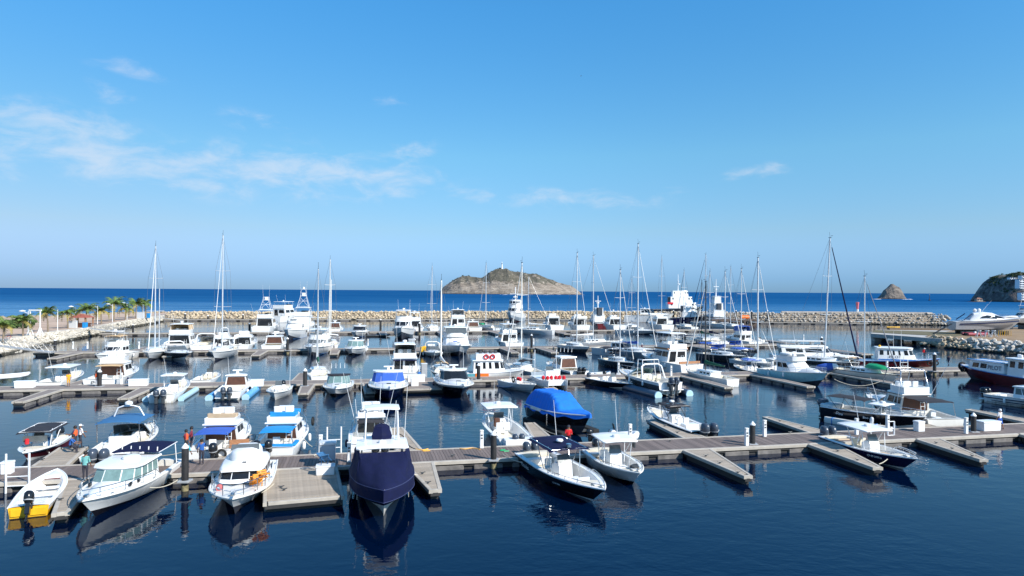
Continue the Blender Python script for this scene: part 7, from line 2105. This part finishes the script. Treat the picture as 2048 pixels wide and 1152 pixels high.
FRM = [frond_mesh(FROND[0], .5 + .35 * k, 40 + k) for k in range(4)]; FRD = [frond_mesh(FROND[1], 1.9 + .3 * k, 60 + k) for k in range(2)]


def palm(u, v, vt, k, label, nd=3):
    q = G(u, v, 2.2); r = rngs(int(u * 7)); H_ = max(1.2, HT(u, vt, q.y) - 2.2 - .35 * k)
    o = empty('palm_tree', q, r.uniform(0, 6), label, 'palm tree', 'palm trees along the promenade')
    tip = (r.uniform(-.3, .3), r.uniform(-.3, .3), H_)
    one('trunk', TRUNK, lambda b: b.tube([(0, 0, -.2), (tip[0] * .3, tip[1] * .3, H_ * .5), tip], .19 * k ** .5, 7, r1=.12), o, 60)
    for i in range(17):
        f = link('frond', r.choice(FRM if i < 17 - nd else FRD), o)
        f.matrix_local = Matrix.LocRotScale(Vector(tip), Matrix.Rotation(i * 2.4 + r.uniform(-.3, .3), 3, 'Z') @ Matrix.Rotation(-r.uniform(-.35, .75) if i < 17 - nd else .35, 3, 'Y'), Vector((k, k, k)) * r.uniform(.8, 1.1))


for a in ((6, 682, 646, 1.0, 'palm cut by the left edge of the picture'), (46, 672, 638, 1.1, 'low bushy palm left of the white gantry'), (96, 664, 622, 1.05, 'palm just right of the white gantry'),
          (136, 657, 620, 1.15, 'palm behind the red roofed kiosk on its left'), (172, 652, 614, 1.35, 'dense dark palm right behind the red roofed kiosk'), (203, 648, 618, 1.15, 'yellowing palm right of the kiosk'),
          (228, 643, 603, 1.45, 'tallest palm of the promenade'), (251, 640, 613, 1.25, 'spreading yellowing palm right of the tallest one'), (272, 637, 604, 1.4, 'second palm from the sailboat mast on the promenade'), (291, 635, 604, 1.25, 'palm nearest the tall mast at the right end of the promenade')):
    palm(*a, nd=5 if 'yellow' in a[4] else 3)
b = MB(); r = rngs(77)
for i in range(26):
    q = G(r.uniform(-10, 60), r.uniform(650, 657), 2.2); bush(b, q + Vector((0, 0, .7)), r.uniform(.8, 1.6), 40, r)
tag(b.build('shrub_bed', SCRUBG, None, 0), kind='stuff')


def lamp(u, v, vt, label):
    q = G(u, v, 2.2); H_ = HT(u, vt, q.y) - 2.2
    o = empty('street_lamp', q, 0, label, 'street lamp', 'white lamps along the promenade')
    one('pole', WHITE, lambda b: b.tube([(0, 0, 0), (0, 0, H_)], .09, 6, r1=.06), o, 60)
    one('arm', WHITE, lambda b: b.tube([(0, 0, H_ - .5), (-1.2, 0, H_ - .1)], .05, 4), o)
    one('lamp_shade', WHITE, lambda b: b.lathe([(.25, 0), (.62, .1), (.6, .2), (.1, .36)], 10, (-1.2, 0, H_ - .15)), o)


for a in ((56, 670, 622, 'lamp behind the white gantry'), (115, 662, 618, 'lamp between the gantry and the kiosk'), (151, 652, 613, 'lamp just left of the kiosk roof'), (195, 649, 611, 'lamp right of the kiosk'),
          (225, 644, 608, 'lamp before the tallest palm'), (254, 640, 606, 'lamp right of the tallest palm'), (286, 636, 603, 'lamp nearest the end of the promenade')):
    lamp(*a)
q = G(163, 654, 2.2)
o = empty('kiosk', q, 0, 'open kiosk with a red hipped roof and brown posts', 'kiosk')
for x in (-1.9, 1.9):
    for y in (-1.6, 1.6): one('post', TEAK, lambda b: b.box((x, y, 1.2), (.22, .22, 2.4)), o)
one('roof', mat('faded_red_roof', (.30, .085, .055), .8, var=.2), lambda b: b.loft([[(-2.4, -2.0, 2.4), (2.4, -2.0, 2.4), (2.4, 2.0, 2.4), (-2.4, 2.0, 2.4)], [(-.4, -.1, 3.3), (.4, -.1, 3.3), (.4, .1, 3.3), (-.4, .1, 3.3)]]), o, 0)
one('counter', BROWN, lambda b: b.box((0, 0, .5), (3.4, 2.4, 1.0)), o)
for p_, w_, h_, mt_, nm, lab in ((G(145, 656, 2.2), 2.2, 1.7, LGREY, 'site_gate', 'white panel gate left of the kiosk'), (G(170, 656, 2.2), .9, 1.3, C_CYAN, 'blue_bin', 'bright blue bin in front of the kiosk'),
                                 (G(281, 637, 2.2), 2.4, 2.0, LGREY, 'site_gate', 'white panel gate at the end of the promenade'), (G(297, 636, 2.2), .9, 1.5, C_CYAN, 'blue_bin', 'blue bin at the end of the promenade')):
    o = empty(nm, p_, 0, lab, 'bin' if 'bin' in nm else 'gate')
    one('body', mt_, lambda b: b.box((0, 0, h_ / 2), (w_, .5 if 'bin' not in nm else w_, h_), b=.05), o)
    one('cap', mt_, lambda b: b.box((0, 0, h_ + .05), (w_ * 1.05, .55 if 'bin' not in nm else w_ * 1.05, .1), b=.03), o)
o = empty('gantry_frame', G(70, 671, 2.2), R(-8), 'white steel gantry frame with splayed feet on the promenade', 'gantry')
for x in (-1.15, 1.15):
    one('upright', WHITE, lambda b: b.tube([(x, 0, 0), (x, 0, 5.2)], .13, 6), o)
    for d in (-1, 1): one('brace', WHITE, lambda b: b.tube([(x + d * .8, 0, 0), (x, 0, 1.9)], .08, 5), o); one('foot', WHITE, lambda b: b.tube([(x, d * .9, 0), (x, 0, 1.7)], .08, 5), o)
one('cross_beam', WHITE, lambda b: b.box((0, 0, 5.2), (2.8, .26, .3)), o)


def gangway(a, c, label, w_=1.5):
    a, c = Vector(a), Vector(c); d = c - a; L = d.length; yaw = math.atan2(d.y, d.x); pt = math.asin(d.z / L)
    o = empty('gangway', a, 0, label, 'gangway', 'aluminium gangways'); o.rotation_euler = (0, -pt, yaw)
    one('walkway_deck', GREY, lambda b: b.box((L / 2, 0, 0), (L, w_, .18)), o)
    for sd in (1, -1):
        one('side_truss', GALV, lambda b: (b.tube([(0, sd * w_ / 2, 1.15), (L, sd * w_ / 2, 1.15)], .03, 4), b.tube([(0, sd * w_ / 2, .6), (L, sd * w_ / 2, .6)], .02, 4),
                                          [b.tube([(k * L / 9, sd * w_ / 2, 0), (k * L / 9, sd * w_ / 2, 1.15)], .025, 4) for k in range(10)], [b.tube([(k * L / 9, sd * w_ / 2, 1.1), ((k + 1) * L / 9, sd * w_ / 2, .05)], .02, 4) for k in range(9)]), o, 0)


gangway(G(-14, 690, 2.1), G(106, 705, .75), 'long aluminium gangway from the promenade to the third walkway')
gangway(G(181, 657, 2.1), G(258, 667, .75), 'aluminium gangway from the kiosk down to the fourth walkway')
gangway(G(312, 634, 2.2), G(365, 641, .75), 'short gangway at the root of the breakwater', 2.6)
o = empty('bicycle', G(16, 681, 2.25), R(5), 'bicycles leaning together at the left end of the promenade', 'bicycle')
for x in (-.55, .55): one('wheel', DGREY, lambda b: b.tube([(x + .34 * math.cos(a * .7), 0, .36 + .34 * math.sin(a * .7)) for a in range(10)], .04, 4), o)
one('frame', RED, lambda b: b.tube([(-.55, 0, .36), (-.1, 0, .8), (.45, 0, .85), (.55, 0, .36), (0, 0, .35), (-.1, 0, .95)], .03, 4), o)
# ================================================================== PEOPLE
def cloth(name, rgb): return mat(name, rgb, .85, var=.08, scale=6)


def seg_d(p_, a, b_):
    ab = b_ - a; t = max(0, min(1, (p_ - a).dot(ab) / max(1e-9, ab.length_squared))); return (p_ - (a + ab * t)).length


def person(pos, yaw, label, shirt, pants, hair=HAIR, hat=None, h=1.72, stride=0., arms=((.12, .25), (.12, .25)), long_sleeve=False, shorts=False, lean=0., sit=False, skin=SKIN1, vest=None, long_hair=False, pack=None):
    o = empty('person', pos, R(yaw), label, 'person')
    k = h / 1.74
    P = {}
    P['pel'] = Vector((0, 0, .94)); P['wai'] = Vector((.01 + lean * .15, 0, 1.12)); P['che'] = Vector((lean * .45, 0, 1.33)); P['nec'] = Vector((lean * .65, 0, 1.49)); P['hed'] = Vector((.02 + lean * .75, 0, 1.60)); P['top'] = Vector((.01 + lean * .8, 0, 1.68))
    E_ = [('pel', 'wai', 0), ('wai', 'che', 0), ('che', 'nec', 3), ('nec', 'hed', 3), ('hed', 'top', 3)]
    rad = dict(pel=(.15, .12), wai=(.135, .105), che=(.165, .115), nec=(.055, .055), hed=(.085, .095), top=(.072, .08))
    for i, sd in enumerate((1, -1)):
        n = 'LR'[i]; sw, bend = arms[i]
        sh = P['che'] + Vector((0, sd * .185, .075)); P['sh' + n] = sh
        el = sh + Vector((math.sin(sw) * .29, sd * .055, -math.cos(sw) * .29)); P['el' + n] = el
        a2 = sw + bend; wr = el + Vector((math.sin(a2) * .25, -sd * .03 * (bend > .6), -math.cos(a2) * .25)); P['wr' + n] = wr
        E_ += [('che', 'sh' + n, 0), ('sh' + n, 'el' + n, 1), ('el' + n, 'wr' + n, 2)]
        rad.update({'sh' + n: (.07, .07), 'el' + n: (.046, .046), 'wr' + n: (.03, .026)})
        st = stride * sd
        hp = P['pel'] + Vector((0, sd * .095, -.05)); P['hp' + n] = hp
        if sit: kn = hp + Vector((.42, sd * .05, .02)); an = kn + Vector((.02, 0, -.42))
        else: kn = hp + Vector((math.sin(st) * .42 + .02, 0, -math.cos(st) * .42)); an = kn + Vector((math.sin(st * .5 - abs(st) * .35) * .40, 0, -math.cos(st * .5) * .40))
        P['kn' + n] = kn; P['an' + n] = an; P['to' + n] = an + Vector((.17, sd * .02, -.045))
        E_ += [('pel', 'hp' + n, 4), ('hp' + n, 'kn' + n, 4), ('kn' + n, 'an' + n, 5), ('an' + n, 'to' + n, 6)]
        rad.update({'hp' + n: (.092, .10), 'kn' + n: (.058, .06), 'an' + n: (.042, .042), 'to' + n: (.04, .03)})
    keys = list(P); idx = {q: i for i, q in enumerate(keys)}
    me = bpy.data.meshes.new('body'); me.from_pydata([P[q] for q in keys], [(idx[a], idx[c]) for a, c, _ in E_], [])
    t = bpy.data.objects.new('body', me); COL.objects.link(t)
    t.modifiers.new('skin', 'SKIN'); sub = t.modifiers.new('sub', 'SUBSURF'); sub.levels = sub.render_levels = 1
    for i, q in enumerate(keys):
        sv = me.skin_vertices[0].data[i]; sv.radius = rad[q]; sv.use_root = (q == 'pel')
    dg = bpy.context.evaluated_depsgraph_get()
    m2 = bpy.data.meshes.new_from_object(t.evaluated_get(dg)); bpy.data.objects.remove(t)
    b = MB(); vs = [v.co.copy() for v in m2.vertices]
    mats = [shirt, shirt, shirt if long_sleeve else skin, skin, pants, skin if shorts else pants, DGREY]
    for f in m2.polygons:
        c = f.center
        best = min(E_, key=lambda e: seg_d(c, P[e[0]], P[e[1]]))[2]
        if c.z > P['nec'].z - .02 and best == 0: best = 3
        b.f.append(list(f.vertices)); b.m.append(best)
    b.v = [tuple(v) for v in vs]
    for n, sd in (('L', 1), ('R', -1)):                                # palm, four fingers and a thumb
        w_, d = P['wr' + n], (P['wr' + n] - P['el' + n]).normalized(); side = Vector((0, 1, 0)); fr = d.cross(side).normalized()
        m = MB(); m.tube([w_ - d * .01, w_ + d * .05, w_ + d * .095], .034, 6)
        for q in range(4): m.tube([w_ + d * .085 + fr * (.026 - .017 * q), w_ + d * (.135 - .006 * abs(q - 1.3)) + fr * (.028 - .018 * q) - side * sd * .012, w_ + d * (.165 - .01 * abs(q - 1.3)) + fr * (.028 - .018 * q) - side * sd * .035], .0095, 4)
        m.tube([w_ + d * .03 + fr * .025, w_ + d * .07 + fr * .055 - side * sd * .01, w_ + d * .105 + fr * .058 - side * sd * .02], .011, 4)
        b.add(m.v, m.f, 3)
    hc = P['hed']
    m = MB(); m.tube([hc + Vector((.085, 0, .03)), hc + Vector((.118, 0, -.005)), hc + Vector((.09, 0, -.015))], .014, 4)
    for sd in (1, -1): m.tube([hc + Vector((0, sd * .085, -.03)), hc + Vector((-.01, sd * .10, .03))], .016, 4)
    b.add(m.v, m.f, 3)
    b.v = [(x * k, y * k, z * k) for x, y, z in b.v]
    dz = -.47 * k if sit else 0
    bo = b.build('body', mats, o, 60); bo.location.z = dz
    S = lambda v: (v[0] * k, v[1] * k, v[2] * k + dz)
    hr = [(.05, .135), (.095, .10), (.112, .04), (.112, -.02), (.10, -.05)]
    if not hat: one('hair', hair, lambda q: q.lathe([(r_ * k, z * k) for r_, z in hr[::-1]], 10, S(hc + Vector((-.022, 0, .025)))), o, 60)
    else:
        one('cap', hat, lambda q: (q.lathe([(.118 * k, .02 * k), (.112 * k, .08 * k), (.07 * k, .13 * k), (.01, .145 * k)], 10, S(hc + Vector((-.01, 0, .02)))), q.box(S(hc + Vector((.14, 0, .045))), (.12 * k, .15 * k, .015), b=.005)), o, 60)
    if long_hair: one('long_hair', hair, lambda q: q.tube([S(hc + Vector((-.08, 0, .08))), S(hc + Vector((-.11, 0, -.08))), S(hc + Vector((-.10, 0, -.26)))], .075 * k, 7, r1=.03), o, 60)
    if vest: one('life_vest', vest, lambda q: q.loft([[S((P['che'].x + .14 * math.cos(a) * f, .205 * math.sin(a) * f, z)) for a in [j * math.pi / 5 for j in range(10)]] for z, f in ((1.05, .98), (1.2, 1.06), (1.38, 1.05), (1.46, .7))]), o, 50)
    if pack: one('backpack', pack, lambda q: q.box(S(P['che'] + Vector((-.2, 0, -.05))), (.2 * k, .34 * k, .45 * k), b=.06), o, 40)
    return o


D = lambda u, v: G(u, v, DZ + .05)
TURQ = cloth('turquoise_shirt', (.01, .42, .50)); BLS = cloth('blue_shirt', (.02, .10, .35)); GRP = cloth('grey_trousers', (.38, .40, .46)); DKP = cloth('dark_trousers', (.03, .03, .045))
REDS = cloth('red_shirt', (.65, .015, .02)); WHS = cloth('white_shirt', (.72, .72, .74)); YLS = cloth('yellow_shirt', (.80, .36, .01)); AQP = cloth('patterned_aqua_shirt', (.16, .42, .40)); NVS = cloth('navy_uniform', (.02, .03, .07))
BSH = cloth('blue_shorts', (.02, .10, .42)); ORV = cloth('orange_red_vest', (.75, .10, .02)); MRS = cloth('maroon_shirt', (.18, .02, .04))
person(D(372, 936), 80, 'person in turquoise shirt and pale trousers standing by the front pile', TURQ, GRP, h=1.72, arms=((.7, 1.2), (.2, .4)))
person(D(403, 929), 115, 'person in blue shirt and dark trousers beside the one in turquoise', BLS, DKP, h=1.66, arms=((.1, .3), (.5, 1.1)))
person(D(372, 908), 10, 'person in an orange red life vest at the blue awning boat', MRS, DKP, vest=ORV, h=1.68)
person(D(383, 903), -160, 'person in maroon shirt behind the orange life vest', MRS, DKP, h=1.75, arms=((.5, .9), (.2, .5)))
person(D(170, 962), 95, 'person in patterned aqua shirt seen from behind on the left walkway', AQP, DKP, h=1.74, arms=((.05, .5), (.05, .5)), lean=.05)
person(D(139, 905), 20, 'person in blue crouched among gear on the left far finger', BLS, DKP, sit=True, h=1.7, lean=.3, arms=((.6, .8), (.7, .6)))
person(D(150, 900), 190, 'person in dark clothes with orange vest on the left far finger', NVS, DKP, vest=ORV, h=1.7, arms=((.6, 1.0), (.4, .9)))
person(D(160, 897), 60, 'person in white shirt and white cap boarding the blue canopied cruiser', WHS, DKP, hat=WHS, h=1.72, stride=.3, arms=((.8, .4), (.2, .3)))
person(D(1137, 899), -95, 'person in red shirt and cap standing behind the navy topped boat', REDS, DKP, hat=DKP, h=1.74, arms=((.3, 1.5), (.3, 1.5)), long_sleeve=True)
person(D(2000, 859), 110, 'person in white shirt and blue shorts walking on the right of the front walkway', WHS, BSH, shorts=True, h=1.72, stride=.35, hair=mat('white_cap_cloth', (.6, .6, .6), .8))
person(D(137, 773), -60, 'person in a yellow top with bare legs on the second walkway', YLS, YLS, shorts=True, long_hair=True, h=1.66, arms=((.2, .6), (.1, .3)))
person(D(193, 772), -20, 'person in dark shirt with a red strip behind the left black pile', DKP, WHS, vest=ORV, h=1.78)
person(D(1897, 733), 200, 'person in dark navy clothes and hat walking on the far right finger', NVS, NVS, hat=NVS, h=1.74, stride=.3, long_sleeve=True)
person(D(1868, 737), 30, 'person in dark clothes with a white bag by the pilot boat bow', NVS, DKP, h=1.72, pack=WHS)
person(PIL1.matrix_basis @ Vector((3.7, .2, 1.75)), 20, 'person with red pack and white helmet on the pilot boat foredeck', NVS, DKP, hat=WHITE, h=1.7, pack=REDS)
person(D(1284, 706), 200, 'person in maroon shirt and white cap beside the tallest central mast', MRS, GRP, hat=WHITE, h=1.75)
person(G(1787, 655, .0) + Vector((0, 0, .2)), 5, 'paddler in dark shirt sitting in the yellow kayak', NVS, DKP, sit=True, h=1.65, arms=((.7, .8), (.7, .8)))

# ================================================================== SMALL THINGS ON THE DOCKS
def folding_chair(M, mt, label, name='folding_chair'):
    o = empty(name, (0, 0, 0), 0, label, 'folding chair', 'orange folding chairs on the cruiser foredeck' if mt is ORNGW else None)
    o.matrix_world = M
    for y in (-.24, .24):
        one('leg', mt, lambda b: b.tube([(-.28, y, 0), (.22, y, .92)], .028, 4), o, 0)
        one('leg', mt, lambda b: b.tube([(.28, y, 0), (-.22, y, .5)], .028, 4), o, 0)
    for k in range(4): one('seat_slat', mt, lambda b: b.box((-.2 + .13 * k, 0, .46), (.09, .5, .03)), o, 0)
    for k in range(3): one('back_slat', mt, lambda b: b.box((.12 + .05 * k, 0, .64 + .12 * k), (.03, .5, .08)), o, 0)
    return o


ORNGW = mat('orange_painted_wood', (.80, .28, .01), .5, var=.1)
bpy.context.view_layer.update()
MN3 = N3.matrix_world
for i, (x, y, z, rz) in enumerate(((1.75, .75, 1.16, .3), (1.95, .95, 1.30, .2), (1.6, 1.05, 1.42, .5))):
    folding_chair(MN3 @ Matrix.Translation((x, y, z)) @ Matrix.Rotation(rz, 4, 'Z') @ Matrix.Rotation(.9, 4, 'Y'), ORNGW, ('lowest', 'middle', 'topmost')[i] + ' of the orange folding chairs heaped on the white cruiser')
o = empty('rope_coil', MN3 @ Vector((2.6, -.95, 1.14)), 0, 'reddish rope hung on the bow rail of the white cruiser', 'rope')
for k in range(4): coil(o, (0, .05 * k, .1), .12 + .015 * k, mat('red_rope', (.45, .12, .12), .9), 'loop', 'y', .035)
q = D(651, 947)
dockbox(q, 'white locker on the platform with a dark blue chair lying on it', (1.15, .8, .55))
folding_chair(Matrix.Translation(q + Vector((.05, 0, .62))) @ Matrix.Rotation(TH + 2.2, 4, 'Z') @ Matrix.Rotation(.7, 4, 'Y'), C_STEEL, 'dark blue folding chair lying on the platform locker')
o = empty('equipment_box', D(655, 928), TH, 'tall grey equipment cabinet behind the platform locker', 'cabinet')
one('body', GREYB, lambda b: b.box((0, 0, .65), (1.0, .7, 1.3), b=.04), o); one('lid', LGREY, lambda b: b.box((0, 0, 1.4), (1.1, .8, .2), b=.06), o); one('wheel', DGREY, lambda b: b.tube([(-.5, -.4, .16), (.5, -.4, .16)], .15, 8), o)
o = empty('wooden_bench', D(478, 905), TH + .1, 'orange brown wooden bench on the shaded finger between the awning boats', 'bench')
one('seat', TEAK, lambda b: b.box((0, 0, .42), (1.3, .45, .06), b=.02), o)
for x in (-.5, .5): one('leg', TEAK, lambda b: b.box((x, 0, .2), (.08, .4, .4)), o)
one('backrest', TEAK, lambda b: b.box((0, .2, .68), (1.3, .05, .4), b=.02), o)
for (u, v, mt_, sz, nm, lab) in ((848, 754, GREY, (.75, .7, 1.7), 'cabinet', 'tall grey cabinet on the second platform'), (838, 760, MBLUE, (.45, .45, .9), 'water_tank', 'blue water tank beside the grey cabinet on the second platform'),
                                 (823, 700, GREY, (1.2, .9, 2.0), 'cabinet', 'grey booth on the third walkway behind the yellow tank'), (848, 704, YEL, (1.3, 1.2, 1.0), 'water_tank', 'yellow tank on the third walkway platform')):
    o = empty(nm, D(u, v), TH, lab, nm.replace('_', ' '))
    one('body', mt_, lambda b: b.box((0, 0, sz[2] / 2), sz, b=.12 if nm != 'cabinet' else .03), o); one('top', LGREY if nm == 'cabinet' else mt_, lambda b: b.box((0, 0, sz[2] + .05), (sz[0] * 1.08 if nm == 'cabinet' else .4, sz[1] * 1.08 if nm == 'cabinet' else .4, .12), b=.04), o)


def hose(pts, mt, label, name='hose', r_=.03, cat='hose'):
    P_ = [Vector(p_) for p_ in pts]; out = []
    for i in range(len(P_) - 1):
        a = P_[max(0, i - 1)]; b_ = P_[i]; c = P_[i + 1]; d = P_[min(len(P_) - 1, i + 2)]
        for k in range(6):
            t = k / 6; out.append(.5 * ((2 * b_) + (c - a) * t + (2 * a - 5 * b_ + 4 * c - d) * t * t + (3 * b_ - a - 3 * c + d) * t ** 3))
    out.append(P_[-1])
    b = MB(); b.tube(out, r_, 5); tag(b.build(name, mt, None, 60), label, cat)


YROPE = mat('yellow_hose', (.70, .36, .05), .7); BLK = mat('black_hose', (.015, .015, .018), .6)
hose([D(832, 898), D(845, 900), D(856, 898), D(846, 902), D(860, 901)], YROPE, 'yellow hose coiled on the walkway edge right of the navy cover', r_=.05)
hose([D(793, 866), D(806, 872), D(815, 888), D(828, 897), D(842, 899)], BLK, 'black hose running along the finger behind the navy cover')
hose([D(920, 897), D(930, 898), D(945, 896), D(960, 899)], YROPE, 'yellow hose lying left of the middle front pile', r_=.04)
hose([D(1010, 899), D(1000, 901), D(1018, 902), D(1008, 903)], LEAFG, 'green hose at the foot of the pedestal near the middle pile', r_=.04)
hose([D(640, 905), D(633, 908), D(628, 912), D(636, 914)], ROPE, 'pale hose beside the pedestal left of the ladder')


def mooring(a, c, sag, label, mt=ROPE, r_=.028):
    a, c = Vector(a), Vector(c); n = 12
    b = MB(); b.tube([a.lerp(c, i / n) + Vector((0, 0, -sag * 4 * (i / n) * (1 - i / n))) for i in range(n + 1)], r_, 5)
    o = b.build('mooring_line', mt, None, 60); tag(o, label, 'mooring line', 'mooring lines')


mooring(G(300, 975, .85), G(368, 950, .75), .25, 'mooring line from the white cabin boat stern to the front pile')
mooring(G(290, 908, 1.0), G(362, 905, 1.2), .15, 'line slung from the blue canopied cruiser to the front pile')
mooring(G(1005, 908, .7), G(1045, 925, .8), .1, 'line from the middle pile to the black hulled boat')
mooring(G(604, 872, 1.1), G(624, 893, .6), .1, 'line from the bright blue awning boat to the walkway')
mooring(G(524, 985, .7), G(548, 967, .6), .05, 'line from the white cruiser with orange chairs to the platform')
mooring(G(823, 945, .8), G(836, 950, .6), .05, 'line from the navy covered boat to the short pale finger')
mooring(G(1668, 758, 1.0), G(1760, 763, .6), .7, 'slack pale rope hanging between the pale blue sportfisher and its finger')
mooring(G(1075, 850, .9), G(1110, 868, .6), .1, 'line from the blue covered boat to its finger')
mooring(G(1775, 918, .8), G(1758, 928, .6), .05, 'line from the navy boat to the pale finger')
CL = ((845, 947, 'inner end of the short pale finger beside the navy cover'), (856, 966, 'outer end of the short pale finger beside the navy cover'), (1412, 912, 'root of the empty finger below the capped pile'), (1440, 926, 'middle of the empty finger below the capped pile'), (1476, 945, 'tip of the empty finger below the capped pile'),
      (1676, 902, 'root of the finger alongside the navy boat'), (1715, 920, 'tip of the finger alongside the navy boat'), (1873, 886, 'root of the rightmost empty finger'), (1905, 897, 'middle of the rightmost empty finger'), (1945, 912, 'tip of the rightmost empty finger'),
      (1330, 852, 'tip of the finger under the black canopied boat'), (1355, 865, 'root of the finger under the black canopied boat'), (1560, 842, 'tip of the empty finger behind the walkway'), (1605, 855, 'root of the empty finger behind the walkway'), (1200, 893, 'walkway edge behind the white tender'),
      (905, 912, 'walkway edge left of the middle front pile'), (1340, 882, 'walkway edge left of the dark hulled boat'), (1580, 866, 'walkway edge at the empty far finger'), (562, 975, 'left side of the broad platform, upper of two'), (568, 980, 'left side of the broad platform, lower of two'),
      (120, 1000, 'grey finger beside the yellow skiff'), (84, 920, 'pale finger beside the red motorboat'))
for (u, v, lab) in CL:
    q = G(u, v, DZ + .07)
    o = empty('dock_cleat', q, TH, 'dark cleat on the ' + lab, 'cleat', 'dark dock cleats')
    one('base', DGREY, lambda b: b.box((0, 0, .03), (.14, .1, .08), b=.02), o); one('horns', DGREY, lambda b: b.tube([(-.18, 0, .10), (0, 0, .07), (.18, 0, .10)], .03, 5), o)
# a frigate bird high over the sea
o = empty('bird', _fw * 420 + _rt * ((1162 - 1024) / FPX * 420) + _up * ((576 - 152) / FPX * 420) + Vector((0, 0, CAMH)), .3, 'dark bird gliding high in the sky right of centre', 'bird')
one('body', DGREY, lambda b: b.tube([(-.6, 0, 0), (-.2, 0, .02), (.25, 0, 0), (.5, 0, .02)], .12, 6, r1=.04), o, 60)
for sd in (1, -1): one('wing', DGREY, lambda b: b.loft([[(.12, sd * .05, .05), (-.12, sd * .05, .05)], [(.2, sd * .55, .2), (-.1, sd * .55, .2)], [(-.1, sd * 1.15, .12), (-.16, sd * 1.15, .12)]], 0, False, (False, False)), o, 60)
